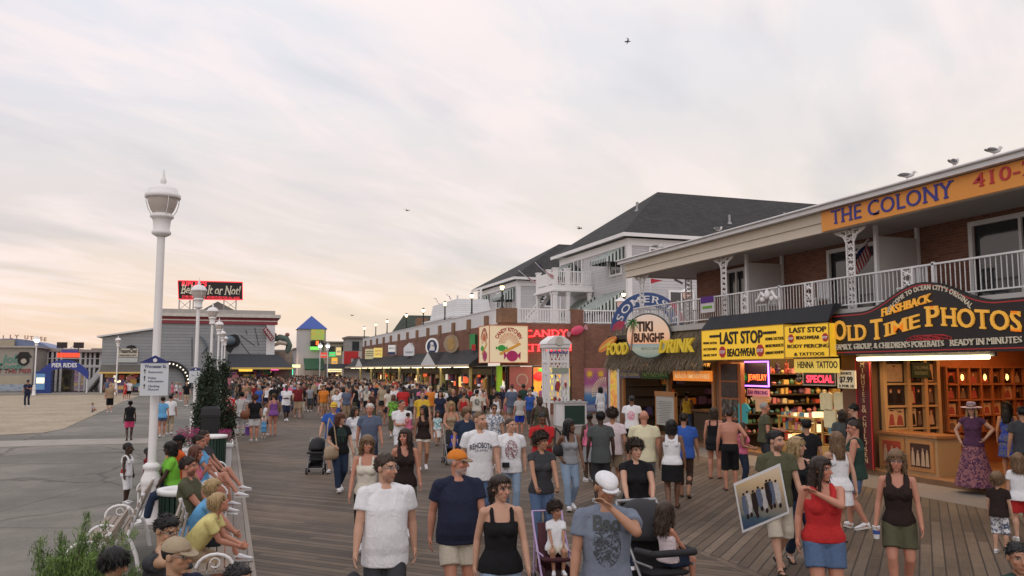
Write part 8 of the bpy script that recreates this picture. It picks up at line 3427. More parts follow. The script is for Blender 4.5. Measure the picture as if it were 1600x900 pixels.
planter(-.95,22.6,.60,.8, 'white planter with magenta flowers left of the green bin')
planter(-.95,24.6,.60,1.6, 'longer white planter with magenta flowers before the black bin')
planter(.0,23.8,.35,1.5, 'narrow white planter with magenta flowers on the boardwalk edge')
def gull(loc, rz, label, fly=False, s=1.0, dark=False):
	r=empty('gull', loc, rz, label, 'bird', 'gulls')
	mb=MB()
	body=[(0,-.16,.16),(0,-.05,.145),(0,.08,.15),(0,.22,.165)]
	if fly:
		body=[(0,-.2,0),(0,-.05,0),(0,.1,0),(0,.24,0)]
	limb(mb,[Vector(p)*s for p in body],[.045*s,.075*s,.065*s,.025*s])
	hd=Vector(body[0])+Vector((0,-.05,.085 if not fly else .02))
	limb(mb,[Vector(body[0])*s, hd*s],[.045*s,.043*s])
	if fly:
		for q in(-1,1):
			a, b, c=Vector((q*.04,-.05,.02))*s, Vector((q*.32,-.10,.14))*s, Vector((q*.68,.06,.05))*s
			for t in np.linspace(0,1,14):
				p=a.lerp(b, min(1, t*2))if t<.5 else b.lerp(c,(t-.5)*2)
				mb.ell(p,(.05*s,(.10-.06*t)*s,.016*s),0,1)
	me=remesh(mb,.014*s,2)
	body_o=to_obj(me, 'body', paint('gull_white' if not dark else 'gull_dark',(.55,.53,.52)if not dark else(.10,.09,.09),.7,.1), r)
	m=MB()
	h2=hd*s
	m.cyl(h2+Vector((0,-.035*s,0)), h2+Vector((0,-.095*s,-.012*s)),.012*s,.004*s,6)
	m.build('beak', paint('gull_beak',(.35,.22,.05),.5), r)
	if not fly:
		m=MB()
		for q in(-1,1):
			b_=MB()
			b_.ell((q*.058*s,.08*s,.165*s),(.022*s,.17*s,.05*s),0,2)
			m.add(b_.v, b_.f,0, True)
		m.build('wing', paint('gull_grey',(.16,.16,.17),.7,.1), r)
		m=MB()
		for q in(-1,1):
			m.cyl((q*.025*s,.0,0),(q*.025*s,.0,.10*s),.006*s,.006*s,5)
		m.build('leg', paint('gull_leg',(.30,.12,.06),.6), r)
for px, py, lab in((1417,277, 'gull standing on the motel gutter, left of the pair above the banner'),(1491,262, 'gull crouching on the motel roof edge, middle of three'),(1553,241, 'gull standing on the motel roof edge, highest of three'),(1122,362, 'white gull on the motel roof in front of the grey house'),(1027,388, 'gull on the motel roof above the ornate end column')):
	q=onX(px, py,14.30)
	gull((14.30, q.y,6.765), random.choice((1.2,1.5,1.9)), lab, False,.78)
for px, py, Yd, lab in((980,65,40, 'gull gliding high in the sky'),(905,357,48, 'gull flying beside the black hip roof'),(636,329,70, 'tiny dark bird flying over the arcade'),(550,493,90, 'distant bird flying over the far shops')):
	q=onY(px, py, Yd)
	gull(tuple(q), random.uniform(.6,1.2), lab, True,.62, True)
# ================================================================== who is where
def Mn(h, top, bot, hair, **k):
	d=dict(h=h, sex='m', top=top, bot=bot, hair=hair, pose='walk', ph=.8, skin='fair')
	d.update(k)
	return d
def Fn(h, top, bot, hair, **k):
	d=dict(h=h, sex='f', top=top, bot=bot, hair=hair, pose='walk', ph=.7, skin='fair')
	d.update(k)
	return d
TAKEN=[]
def put(px, py, S, face, label, det=1, zbase=0.0, group=None):
	S=dict(S)
	S['h']=S['h']/1.03
	K=skeleton(S)
	top=K['head'].z+.124*K['hs']+(0.015 if S.get('hat')else 0)+zbase
	P=onZ(px, py, top)
	phi=math.degrees(math.atan2(P.x, P.y))
	th=phi if face=='t' else(180+phi if face=='a' else face)
	rz=facing_rot((P.x, P.y), th)
	off=Matrix.Rotation(rz,3, 'Z')@Vector((K['head'].x, K['head'].y,0))
	loc=(P.x-off.x, P.y-off.y, zbase+0.012)
	if P.x<0.1:
		loc=(loc[0], loc[1], zbase)
	S['seed']=int(px)+int(py)
	r=person(S, loc,0, label, det, group)
	r['root'].rotation_euler=(0,0, rz)
	TAKEN.append((loc[0], loc[1]))
	return r
W='white'
# ---- front row, walking towards the viewer
p=put(604,711, Mn(1.79,('tee', W),('longshorts', 'charcoal'),('short', 'brown'), w=1.10, belly=.035, hem=-.14, glasses='clear', hyaw=48, ph=-.55, beard='brown', beardk=.28),4, 'heavy-set man in a plain white t-shirt and glasses, carrying a dark cap',0)
p=put(716,702, Mn(1.76,('tee', 'navy'),('shorts', 'palekhaki'),('short', 'grey'), w=1.10, belly=.05, hem=-.07, hat=('cap', 'orange', 'tan'), hyaw=55, ph=.6, beard='grey', beardk=.55, skin='red'),12, 'man in a navy t-shirt, khaki shorts and faded orange cap',0)
p=put(783,743, Fn(1.64,('tank', 'black'),('hotpants', 'paledenim'),('pony', 'dark'), hem=-.055, hyaw=28, hpitch=8, ph=.6, bust=.95, w=1.04),8, 'young woman in a black tank top with a dark ponytail and fringe',0)
p=put(946,736, Mn(1.76,('tee', 'bluegrey', 'crest', 'charcoal'),('longshorts', 'palekhaki', 'plaid', 'grey'),('crop', 'brown'), w=1.08, hem=-.13, hat=('flat', W), hyaw=20, hpitch=18, ph=-.5, skin='tan', hands={1:(.045,-.235,.60)}, poles={1:(1.0,.1,-.8)}),2, 'man in a white flat cap rubbing his face, wearing a printed grey t-shirt',0)
print_text(p['top'], p['K'], 'Bad',.15,.43, cloth('slate'),0.6, font=dict(serif=.06, offset=.004))
p=put(993,690, Fn(1.66,('cap', 'black'),('jeans', 'darkdenim'),('curly', 'dark'), w=1.12, bust=1.15, hyaw=22, hands={1:(.19,-.40,.16),-1:(-.15,-.42,.16)}, ph=.3),4, 'dark-haired woman in a black v-neck top pushing the black stroller',0)
p=put(750,643, Mn(1.94,('tee', W),('jeans', 'denim'),('crop', 'light'), w=1.02, hem=-.10, hyaw=38, ph=.5, glasses='onhead', beard='light', beardk=.4),10, 'tall man in a white t-shirt lettered REHOBOTH with sunglasses on his head',0)
print_text(p['top'], p['K'], 'REHOBOTH',.115,.36, cloth('navy'),1.4, font=dict(offset=.002, serif=.05, spacing=1.05), fit=.345)
print_text(p['top'], p['K'], 'DELAWARE',.05,.31, cloth('navy'),0.8, font=dict(spacing=1.2), fit=.20)
p=put(798,654, Mn(1.74,('tee', W, 'crest', 'maroon'),('jeans', 'paledenim'),('crop', 'brown'), hyaw=40, ph=-.5, hem=-.08),6, 'young man in a white t-shirt with a red crest, camera at his belt',0)
K_=p['K']
m=MB()
m.box(-.16,-.04,-.20,-.13, K_['hip'].z+.02, K_['hip'].z+.10)
m.box(-.13,-.07,-.24,-.20, K_['hip'].z+.03, K_['hip'].z+.09)
cm=m.build('camera', BLACK)
cm.matrix_world=p['root'].matrix_basis
tag(cm, 'small black camera hanging at the red-crest man\'s belt', 'camera')
p=put(574,682, Fn(1.64,('tank', 'offwhite'),('jeans', 'black'),('bob', 'light'), hyaw=22, ph=-.5, smile=True, hem=-.02, skin='red', hroll=6),-4, 'smiling woman in a cream camisole and black trousers',0)
p=put(633,671, Fn(1.67,('tank', 'darkbrown'),('shorts', 'olive'),('long', 'dark'), hyaw=-38, ph=.5, hem=-.06, skin='red', wide=True),8, 'woman in a dark brown tank top with long dark hair',0)
p=put(532,646, Fn(1.66,('tee', 'black', 'crest', 'darkgreen'),('jeans', 'darkdenim'),('bob', 'auburn'), w=1.15, hyaw=40, ph=.6, smile=True, hands={-1:(-.20,-.20,.14)}),20, 'woman in a black t-shirt and dark trousers with a beige shoulder bag',1)
BAGW=p
p=put(522,628, Mn(1.76,('polo', 'blue'),('shorts', 'grey'),('short', 'grey'), w=1.08, hat=('cap', 'yellow'), hyaw=-5, hands={-1:(-.30,-.28,.10)}, ph=.3),-5, 'man in a blue polo shirt and yellow cap beside a small stroller',1)
BLUEPOLO=p
p=put(555,636, Fn(1.63,('tee', W),('jeans', 'offwhite'),('long', 'dark'), hyaw=35, ph=.4, skin='tan', hlen=.18),10, 'woman all in white with dark hair pulled back, behind the white-haired man',1)
p=put(578,631, Mn(1.80,('polo', 'steel'),('shorts', 'darkdenim'),('short', 'white'), w=1.05, collar='navy', hyaw=-20, ph=.6, skin='red'),8, 'white-haired man in a grey-blue polo shirt',1)
p=put(628,625, Mn(1.80,('tee', W),('shorts', W),('crop', 'brown'), w=1.10, hyaw=35, ph=.4, skin='red', hands={1:(.12,-.26,.30),-1:(-.05,-.30,.24)}, grip=(1, )),12, 'man in a white t-shirt carrying a baby in pink',1)
BABYMAN=p
p=put(662,634, Fn(1.66,('tank', 'darkbrown'),('hotpants', 'offwhite'),('long', 'black'), wide=True, hyaw=-50, ph=.6, skin='tan', hem=-.04),0, 'woman in a brown sleeveless top and cream shorts beside the baby carrier',1)
p=put(660,612, Mn(1.82,('tee', 'yellow'),('shorts', 'khaki'),('crop', 'dark'), hyaw=5, ph=.5),8, 'man in a mustard yellow t-shirt',1)
p=put(684,642, Fn(1.15,('tee', 'teal', 'floral', 'white'),('skirt', W),('long', 'dark'), kid=True, skirt=.40, ph=.5, skin='tan', shoe=('sandal', 'brown')),8, 'small girl in a teal printed top and white skirt',1)
p=put(705,629, Fn(1.66,('dress', 'tan', 'floral', 'khaki'), None,('curlylong', 'blond'), ph=.4, skirt=.52, skin='red', hands={1:(.17,-.36,.16),-1:(-.17,-.36,.16)}, shoe=('sandal', 'brown')),10, 'woman with long blonde curls in a tan patterned dress pushing a child',1)
CURLY=p
p=put(772,632, Fn(1.68,('tee', W, 'floral', 'bluegrey'),('capri', 'khaki'),('short', 'dark'), w=1.1, glasses='dark', ph=.4, skin='tan'),12, 'person in a white and blue flowered shirt and dark glasses',1)
p=put(729,637, Mn(1.78,('tee', 'darkdenim'),('shorts', 'khaki'),('mop', 'light'), ph=.4, hyaw=20),8, 'fair-haired person in a dark blue shirt behind the tall lettered man',1)
p=put(844,620, Mn(1.80,('tank', 'olive', 'stripe', 'darkbrown'),('longshorts', 'black'),('crop', 'black'), skin='dark', hyaw=15, ph=.3, wide=True),14, 'tall young man in a dark olive vest with white straps',1)
p=put(847,645, Mn(1.72,('tee', 'red'),('longshorts', 'charcoal'),('crop', 'black'), w=1.12, skin='brown', hyaw=5, hpitch=35, pose='stand', hands={1:(.12,-.28,.20),-1:(-.12,-.28,.22)}),10, 'man in a red shirt looking down at what he holds',1)
p=put(846,678, Fn(1.66,('cap', 'charcoal'),('jeans', 'denim'),('curly', 'dark'), hyaw=45, ph=.35, skin='tan', hands={1:(.18,-.38,.06),-1:(-.15,-.38,.06)}, grip=(1,-1)),12, 'woman in a short-sleeved charcoal hoodie pushing the lilac stroller',0)
HOODIE=p
p=put(890,656, Fn(1.66,('tank', 'grey'),('jeans', 'paledenim'),('long', 'black'), hyaw=42, ph=.45, skin='brown', wide=False, hands={-1:(-.20,-.06,.12)}),18, 'slim woman in a grey tank top and pale jeans with a black purse',0)
p=put(938,643, Mn(1.76,('tee', 'slate'),('longshorts', 'charcoal'),('short', 'black'), skin='dark', hem=-.14, pose='stand'),188, 'man in a dark green-grey t-shirt seen from behind',1)
p=put(957,640, Mn(1.77,('tee', 'pinkwhite'),('shorts', 'khaki'),('curly', 'dark'), skin='tan', ph=.3, hem=-.05),176, 'curly-haired man in a pale pink t-shirt seen from behind',1)
p=put(987,618, Mn(1.80,('tee', W, 'back', 'pink'),('shorts', 'black'),('crop', 'black'), skin='brown', hyaw=25, w=1.1, hem=-.08, pose='stand', hat=('cap', 'charcoal')),170, 'man in a white t-shirt with a pink print on the back',1)
p=put(1006,642, Mn(1.80,('polo', 'cream'),('longshorts', 'grey'),('bald', 'grey'), w=1.18, skin='red', ph=.3, hem=-.08),182, 'bald man in a cream polo shirt seen from behind',1)
p=put(938,605, Fn(1.74,('long', W),('skirt', W),('bob', 'black'), skin='dark', hem=-.10, skirt=.45, pose='stand', hyaw=-15),215, 'tall woman in long white clothes by the sun mural',1)
p=put(1049,657, Fn(1.64,('tank', W),('skirt', 'black'),('bob', 'black'), skin='brown', w=1.1, wide=True, skirt=.55, ph=.4, hem=-.02, shoe=('sandal', 'brown')),178, 'woman in a white tank top and black skirt seen from behind',0)
p=put(1068,646, Mn(1.70,('tee', 'blue'),('capri', 'brown'),('short', 'dark'), w=1.12, skin='tan', ph=-.4, hem=-.07, shoe=('sandal', 'black')),176, 'person in a blue shirt and dark cropped trousers seen from behind',1)
p=put(1073,612, Fn(1.66,('tank', 'yellow'),('jeans', 'denim'),('bun', 'black'), skin='brown', w=1.1, wide=True, pose='stand'),172, 'woman in a yellow tank top standing at the thatched bar',1,.10)
p=put(1115,638, Fn(1.66,('dress', 'black'), None,('bob', 'brown'), skirt=.72, flare=.21, w=1.05, pose='stand', skin='red', shoe=('sandal', 'red')),172, 'woman in a short black dress held by a shirtless man',1)
p=put(1139,640, Mn(1.72,('none', ),('longshorts', 'black'),('crop', 'dark'), skin='red', w=1.05, pose='stand', hands={-1:(-.34,-.10,.16)}, shoe=('sandal', 'brown')),186, 'shirtless tanned man in black shorts with an arm around the woman',1)
p=put(1161,661, Fn(1.40,('tank', 'pink'),('jeans', 'darkdenim'),('long', 'dark'), pose='stand', skin='tan', hyaw=10, wide=True, hands={1:(.10,-.30,.18),-1:(-.10,-.30,.18)}),70, 'girl in a pink top and jeans standing by the showcase',1)
p=put(1195,629, Mn(1.80,('tee', 'olive'),('shorts', 'charcoal'),('crop', 'grey'), pose='stand', w=1.08, skin='red', hem=-.06, hands={1:(.16,-.38,.22)}),105, 'grey-haired man in a khaki t-shirt leaning to the showcase',1)
p=put(1212,674, Mn(1.80,('tee', 'olive'),('longshorts', 'palekhaki'),('short', 'black'), hyaw=38, ph=.75, hem=-.07, glasses='onhead', beard='black', beardk=.6, hands={-1:(-.25,.0,-.08)}, shoe=('sandal', 'darkbrown')),22, 'bearded man in an olive t-shirt and white shorts carrying a framed poster',0)
POSTERMAN=p
p=put(1245,684, Fn(1.68,('tank', 'black'),('jeans', 'darkdenim'),('long', 'blond'), hyaw=48, ph=-.5, bust=1.1, hlen=.10, glasses='onhead', shoe=('sandal', W)),28, 'blonde woman in a black tank top with sunglasses on her hair',0)
p=put(1283,716, Fn(1.68,('tank', 'red'),('shorts', 'denim'),('long', 'dark'), w=1.22, bust=1.2, hyaw=52, smile=True, wide=True, hem=-.02, skin='red', ph=.3, hands={1:(-.08,-.20,.50)}, poles={1:(1.0,-.25,-.45)}, hlen=.34, glasses='onhead'),12, 'laughing woman in a red tank top and denim shorts touching her long hair',0)
p=put(1260,656, Mn(1.66,('tee', 'black'),('jeans', 'black'),('short', 'black'), pose='stand', skin='tan'),180, 'dark-haired youth in a black t-shirt at the showcase',1)
p=put(1316,641, Fn(1.66,('tee', 'slate'),('jeans', 'darkdenim'),('bob', 'dark'), w=1.15, pose='stand', skin='tan'),190, 'woman in a grey top at the showcase with dark bobbed hair',1)
p=put(1333,632, Mn(1.82,('tee', 'black'),('jeans', 'black'),('short', 'black'), w=1.15, pose='stand', hpitch=20),245, 'big man in a black t-shirt by the price card',1)
p=put(1333,657, Mn(1.76,('tank', 'darkgreen'),('shorts', 'denim'),('crop', 'dark'), w=1.15, belly=.03, wide=True, hpitch=18, ph=.4, skin='red', hem=-.08, hands={-1:(-.1,-.26,.22)}),268, 'man in a dark green sleeveless shirt looking down, in profile',0)
p=put(1307,676, Fn(1.66,('dress', W), None,('long', 'light'), hyaw=-10, ph=.8, skirt=.62, flare=.22, hlen=.20, shoe=('sandal', 'brown')),205, 'young woman in a short white sundress walking away',0)
p=put(1400,705, Fn(1.66,('tank', 'darkbrown'),('shorts', 'olive'),('bob', 'light'), glasses='clear', ph=.4, wide=True, skin='red', hem=-.02, hyaw=-4, grip=(-1, ), hands={-1:(-.27,-.10,-.06)}),2, 'woman in a dark brown tank top and olive shorts with light hair and glasses',0)
BROWNW=p
q=onZ(1500,763,.12)
q.x+=.42
p=person(Fn(1.70,('cap', 'plum'),('skirt', 'rose', 'floral', 'plum'),('long', 'blond'), pose='stand', skirt=.02, flare=.40, w=1.05, hat=('wide', 'mauve', 'plum'), hands={1:(.24,-.06,.14),-1:(-.24,-.04,.06)}, poles={1:(1,.4,0),-1:(-1,.4,0)}),(q.x, q.y,.12),-8, 'woman in a long flowered skirt, purple bodice and wide feathered hat',0)
TAKEN.append((q.x, q.y))
p=put(1573,630, Fn(1.70,('dress', 'royal', 'floral', 'steel'), None,('curlylong', 'black'), skin='tan', skirt=.52, pose='stand', flare=.24),170, 'black-haired woman in a blue patterned sundress inside the portrait shop',0,.12)
p=put(1596,636, Mn(1.74,('tee', 'charcoal'),('jeans', 'black'),('short', 'black'), pose='stand', skin='tan'),200, 'dark figure at the right edge inside the portrait shop',1,.12)
p=put(1590,709, Fn(1.30,('tee', W),('shorts', 'red'),('long', 'light'), kid=True, pose='stand', hlen=.12),190, 'girl in a white t-shirt and red shorts at the right edge',0)
p=put(1558,738, Mn(1.10,('tee', 'darkbrown'),('longshorts', W, 'floral', 'steel'),('mop', 'light'), kid=True, pose='stand', ph=.4),160, 'small fair-haired boy in a dark shirt and patterned shorts',0)
p=put(1590,850, Mn(1.25,('tee', 'darkgreen'),('shorts', 'charcoal'),('short', 'black'), kid=True, ph=.4, skin='tan'),20, 'dark-haired child cut off by the lower right corner',0)
# ---- benches and promenade on the left
SEATH={1:(.10,-.50,.10),-1:(-.10,-.50,.10)}
put(262,803, Mn(1.74,('tee', 'charcoal'),('shorts', 'khaki'),('short', 'black'), pose='sit', skin='asian', glasses='clear', hpitch=22, hyaw=-12, lean=4, hands={-1:(-.16,-.10,.60)}, poles={-1:(-1,-.6,-.6)}),55, 'man in a dark grey t-shirt on the bench resting his head on his hand',0)
put(278,836, Mn(1.74,('polo', 'navy'),('shorts', 'khaki'),('short', 'black'), pose='sit', skin='asian', glasses='clear', smile=True, hat=('cap', 'khaki'), hpitch=6, hyaw=10, lean=2, w=1.08, seat=.42),45, 'smiling man in a khaki cap and navy polo on the nearest bench',0)
put(180,856, Mn(1.30,('tee', 'navy'),('shorts', 'black'),('mop', 'black'), kid=True, pose='sit', skin='asian', hpitch=20),70, 'dark-haired boy in navy sitting at the lower left',0)
put(343,770, Mn(1.52,('tee', 'paleyellow'),('longshorts', 'tan'),('mop', 'blond'), pose='sit', lean=38, skin='red', hpitch=-22, hands={1:(.05,-.66,.08),-1:(-.02,-.64,.06)}),78, 'fair-haired boy in a pale yellow t-shirt leaning forward on the bench',0)
put(335,748, Mn(1.55,('tee', 'sky'),('longshorts', 'black'),('mop', 'blond'), pose='sit', lean=30, skin='red', hpitch=-16, hands={1:(.05,-.60,.06),-1:(-.04,-.60,.06)}),82, 'fair-haired boy in a sky blue t-shirt leaning forward on the bench',0)
put(374,884, Mn(1.60,('tee', 'darkbrown'),('shorts', 'charcoal'),('short', 'black'), pose='sit', skin='asian', lean=10),40, 'dark-haired head at the lower edge beside the nearest bench',0)
put(295,713, Mn(1.78,('tee', 'olive'),('shorts', 'khaki'),('short', 'dark'), pose='sit', skin='red', beard='dark', hyaw=8, w=1.05, feet={1:(.12,-.60,.04),-1:(-.12,-.52,0)}),72, 'bearded man in a sage green t-shirt on the middle bench',0)
put(307,696, Fn(1.66,('tank', 'pink'),('shorts', 'grey', 'plaid', 'charcoal'),('long', 'auburn'), pose='sit', lean=8, skin='red', hands={1:(.06,-.24,.44)}, feet={1:(.05,-.62,.28),-1:(-.12,-.5,0)}),75, 'auburn-haired woman in pink on the middle bench, chin on hand',1)
put(312,679, Mn(1.76,('tee', 'sky'),('shorts', W),('short', 'dark'), pose='sit', skin='red', feet={1:(.02,-.64,.30),-1:(-.12,-.5,0)}),76, 'dark-haired man in a light blue shirt with crossed legs on the middle bench',1)
put(320,672, Mn(1.76,('tee', 'charcoal'),('shorts', 'charcoal'),('short', 'dark'), pose='sit', skin='red', hyaw=-10, feet={1:(.02,-.66,.26),-1:(-.12,-.5,0)}),78, 'man in black with crossed legs at the far end of the middle bench',1)
put(266,690, Fn(1.62,('tee', 'lime'),('jeans', 'darkdenim'),('bob', 'black'), pose='sit', skin='dark', w=1.2, lean=8),-80, 'person in a lime green t-shirt on the bench facing the beach',1)
put(279,678, Mn(1.76,('tee', 'brightorange'),('jeans', 'black'),('short', 'black'), pose='sit', skin='dark', w=1.1, hat=('cap', 'black')),-70, 'person in an orange shirt and black cap on the bench facing the beach',1)
put(232,699, Mn(1.12,('tee', 'maroon'),('shorts', 'charcoal'),('crop', 'black'), kid=True, pose='sit', skin='dark', seat=.18),60, 'small child sitting low beside the tall lamp post',1)
put(201,691, Mn(1.14,('tank', W),('longshorts', W),('crop', 'black'), kid=True, pose='stand', skin='dark', wide=True, hyaw=20),60, 'boy in a white vest and white shorts with a red shirt at his waist',0)
q=PEOPLE[-1]
m=MB()
s_=1.14/1.75
m.lathe([(.155*s_,.82*s_),(.185*s_,.90*s_),(.175*s_,1.0*s_)],(0,0,0),18, squash=.8)
m.build('waist_wrap', cloth('red'), q)
put(204,626, Fn(1.45,('cap', 'black'),('shorts', 'hotpink'),('bun', 'black'), skin='dark', ph=.4, shoe=('sandal', 'red')),178, 'girl in a black top and bright pink shorts walking away on the promenade',1)
put(255,620, Fn(1.55,('tee', 'sky'),('hotpants', 'denim'),('bun', 'brown'), skin='red', ph=.5),182, 'woman in a sky blue t-shirt and denim shorts walking away',1)
put(267,617, Mn(1.58,('tee', W),('jeans', 'khaki'),('short', 'black'), ph=-.5),178, 'man in a white t-shirt and khaki trousers walking away on the promenade',1)
put(243,625, Fn(1.35,('tee', 'yellow'),('shorts', 'khaki'),('short', 'brown'), ph=.3),180, 'person in yellow half hidden by the direction sign post',2)
put(173,599, Mn(1.74,('tee', 'tan'),('longshorts', 'black'),('bald', 'grey'), w=1.15, pose='stand', ph=.3, hands={-1:(-.34,-.05,.14)}),178, 'stout man in a tan shirt and black shorts at the edge of the sand',2)
put(145,629, Mn(.95,('tee', 'lightgrey'),('shorts', 'charcoal'),('short', 'black'), kid=True, pose='sit', seat=.02, skin='tan'),40, 'toddler sitting in the sand',2)
put(44,593, Mn(1.76,('tee', 'navy'),('jeans', 'navy'),('short', 'black'), pose='stand', skin='tan', hat=('cap', 'navy'), hands={1:(.1,-.25,.3)}),-20, 'officer in dark blue uniform standing by the lit lamp post',2,.14)
# ---- middle distance, left to right
put(360,612, Fn(1.66,('tee', 'red', 'dots', 'white'),('skirt', 'maroon'),('short', 'brown'), pose='stand', skirt=.15, w=1.1),160, 'woman in a red and white spotted blouse beside the planters',1)
put(378,613, Fn(1.70,('tee', 'lightgrey'),('jeans', 'lightgrey', 'floral', 'grey'),('bun', 'black'), pose='stand', hem=-.12, shoe=('sneaker', 'black'), w=1.05),175, 'person in a pale grey top and patterned trousers seen from behind',1)
put(398.6,618, Fn(1.64,('tee', 'black'),('shorts', W),('curly', 'auburn'), pose='stand', w=1.15, skin='red'),190, 'woman in a black t-shirt and white shorts with a brown ball-shaped bag',1)
put(428,615, Fn(1.64,('swimsuit', 'purple'), None,('bun', 'light'), pose='stand', skin='red', hands={-1:(-.2,-.42,.20)}, shoe=('barefoot', W)),195, 'woman in a purple swimsuit reaching out her arm',1)
put(416,628, Fn(1.30,('tee', W),('shorts', 'charcoal'),('short', 'dark'), pose='stand', kid=True, skin='tan'),100, 'child in white beside the purple swimsuit',2)
put(412.6,648, Fn(.86,('dress', 'sky'), None,('short', 'blond'), pose='stand', kid=True, skirt=.45, flare=.2),185, 'toddler in a pale blue dress at the group by the bucket',2)
put(448,602, Mn(1.80,('tee', W),('longshorts', 'navy'),('crop', 'black'), skin='dark', hem=-.12, ph=.5, w=1.12, hands={-1:(-.06,-.24,.22)}),15, 'man in a baggy white t-shirt and dark shorts walking alone',1)
put(475,598, Mn(1.76,('tee', 'maroon'),('shorts', W),('short', 'brown'), ph=.4, w=1.08, skin='red'),10, 'man in a crimson t-shirt and white shorts',1)
put(484.6,602, Mn(1.62,('tee', 'lightgrey', 'plaid', 'steel'),('longshorts', 'charcoal'),('crop', 'black'), skin='brown', ph=-.4),12, 'youth in a checked grey shirt next to the crimson t-shirt',2)
put(506,602.5, Mn(1.74,('tee', 'orange'),('shorts', 'tan'),('short', 'dark'), w=1.12, ph=.4, skin='tan'),8, 'man in an orange t-shirt',1)
put(526,609, Fn(1.64,('tee', W),('capri', 'blue'),('bob', 'light'), ph=.4),15, 'woman in a white blouse next to a yellow towel',2)
put(406,596, Mn(1.78,('tee', 'black', 'crest', 'white'),('longshorts', 'olive'),('crop', 'brown'), w=1.1, ph=.4),5, 'man in a black t-shirt with white lettering near the conifers',2)
put(428,590, Mn(1.76,('tee', 'grey'),('shorts', W),('short', 'grey'), ph=.4),180, 'man in a grey t-shirt and white shorts walking away',2)
put(596,601, Fn(1.68,('dress', 'darkbrown'), None,('bun', 'black'), ph=.4, skirt=.6, flare=.22, skin='brown', w=1.05),182, 'woman in a dark brown dress walking away',2)
put(548,602, Fn(1.60,('tank', 'grey'),('hotpants', 'darkdenim'),('short', 'brown'), ph=.4, skin='red'),180, 'girl in a grey tank top and dark shorts walking away',2)
put(559,604, Fn(1.50,('tee', 'pink'),('shorts', 'pink'),('bob', 'dark'), ph=-.4),182, 'girl in a pink t-shirt walking away',2)
put(567,602, Mn(1.60,('tee', W, 'back', 'charcoal'),('shorts', 'denim'),('short', 'black'), ph=.4),180, 'boy in a white t-shirt with a round back print',2)
put(579,597, Mn(1.84,('tee', 'maroon'),('longshorts', 'steel'),('short', 'dark'), w=1.2, ph=.4),180, 'big man in a dark red t-shirt seen from behind',2)
put(589,595, Mn(1.80,('tee', 'orange'),('shorts', 'charcoal'),('short', 'auburn'), w=1.05, ph=.4),182, 'person in a rust orange top behind the dark red t-shirt',2)
put(608,601, Mn(1.55,('tee', W),('shorts', 'maroon'),('short', 'light'), ph=.4),180, 'youth in white with maroon shorts walking away',2)
put(615,617, Fn(1.62,('tee', 'lime', 'floral', 'olive'),('skirt', 'olive'),('bob', 'auburn'), skirt=.3, ph=.4),175, 'woman in a mossy green dress-like top walking away',2)
put(628,598, Mn(1.76,('tee', 'khaki'),('shorts', 'khaki'),('short', 'brown'), ph=.4),182, 'man in a pale khaki shirt with a dark bag on his back',2)
put(645,600, Mn(1.78,('tee', 'black'),('jeans', 'black'),('short', 'grey'), ph=.3, hat=('cap', 'white')),175, 'man all in black with a white cap by the shop posts',2)
put(690,604, Mn(1.82,('tee', W),('shorts', 'charcoal'),('crop', 'black'), skin='dark', ph=.3, w=1.15, hem=-.10),185, 'broad man in a bright white t-shirt seen from behind',1)
put(704,607, Fn(1.66,('tee', 'charcoal'),('jeans', 'darkdenim'),('bob', 'light'), ph=.3),180, 'light-haired woman in a charcoal top by the shops',2)
put(723,599, Fn(1.68,('tee', 'pink'),('shorts', 'lightgrey'),('curly', 'light'), pose='stand'),150, 'light-haired woman in a pink top by the shops',2)
put(733,604, Fn(1.64,('tee', 'red'),('shorts', 'charcoal'),('short', 'auburn'), pose='stand'),165, 'woman in a bright red top by the lime pillar',2)
put(748,600, Mn(1.78,('tee', W),('shorts', 'palekhaki'),('crop', 'black'), skin='dark', pose='stand', hat=('cap', 'white')),10, 'dark-skinned man in a white cap and t-shirt by the lime pillar',2)
put(745,609, Mn(1.74,('tee', 'offwhite', 'back', 'charcoal'),('jeans', 'denim'),('short', 'black'), pose='stand', skin='tan', w=1.05),185, 'man in a cream t-shirt with a lettered back',1)
put(726,609, Mn(1.74,('tee', 'darkgreen', 'floral', 'black'),('jeans', 'darkdenim'),('short', 'dark'), ph=.3, w=1.05),180, 'man in a dark camouflage t-shirt and jeans',1)
put(784,603, Mn(1.74,('polo', 'navy'),('shorts', 'charcoal'),('short', 'grey'), pose='stand', hat=('cap', 'white'), w=1.1, hpitch=20),60, 'man in a white cap and navy polo by the candy shop',1)
put(792,616, Fn(1.38,('tank', 'pink', 'floral', 'maroon'),('hotpants', 'pink'),('long', 'light'), kid=False, pose='stand', skin='red', w=.85),170, 'thin girl in a pink printed top at the candy shop',1)
put(800,600, Mn(1.78,('tee', W),('jeans', 'denim'),('short', 'dark'), pose='stand', ph=.2, hat=('cap', 'maroon')),160, 'man in a white shirt and maroon cap at the candy shop',2)
put(812,616, Fn(1.62,('tee', 'lightgrey'),('shorts', 'royal'),('short', 'brown'), pose='stand', skin='red', w=1.05, shoe=('sneaker', 'black')),195, 'woman in a pale grey t-shirt and bright blue shorts seen from behind',1)
put(832,603, Mn(1.78,('tee', W, 'back', 'steel'),('jeans', W),('crop', 'black'), skin='dark', pose='stand'),182, 'man in white with a round logo on his back',1)
put(818,601, Mn(1.78,('tee', 'darkgreen'),('jeans', 'black'),('curly', 'black'), pose='stand', skin='brown'),180, 'dark-haired person in green at the candy window',2)
put(848,603, Fn(1.66,('tee', 'pink', 'floral', 'purple'),('jeans', 'darkdenim'),('curly', 'black'), skin='brown', pose='stand'),182, 'dark-haired woman in a mauve blouse beside the lattice tower',2)
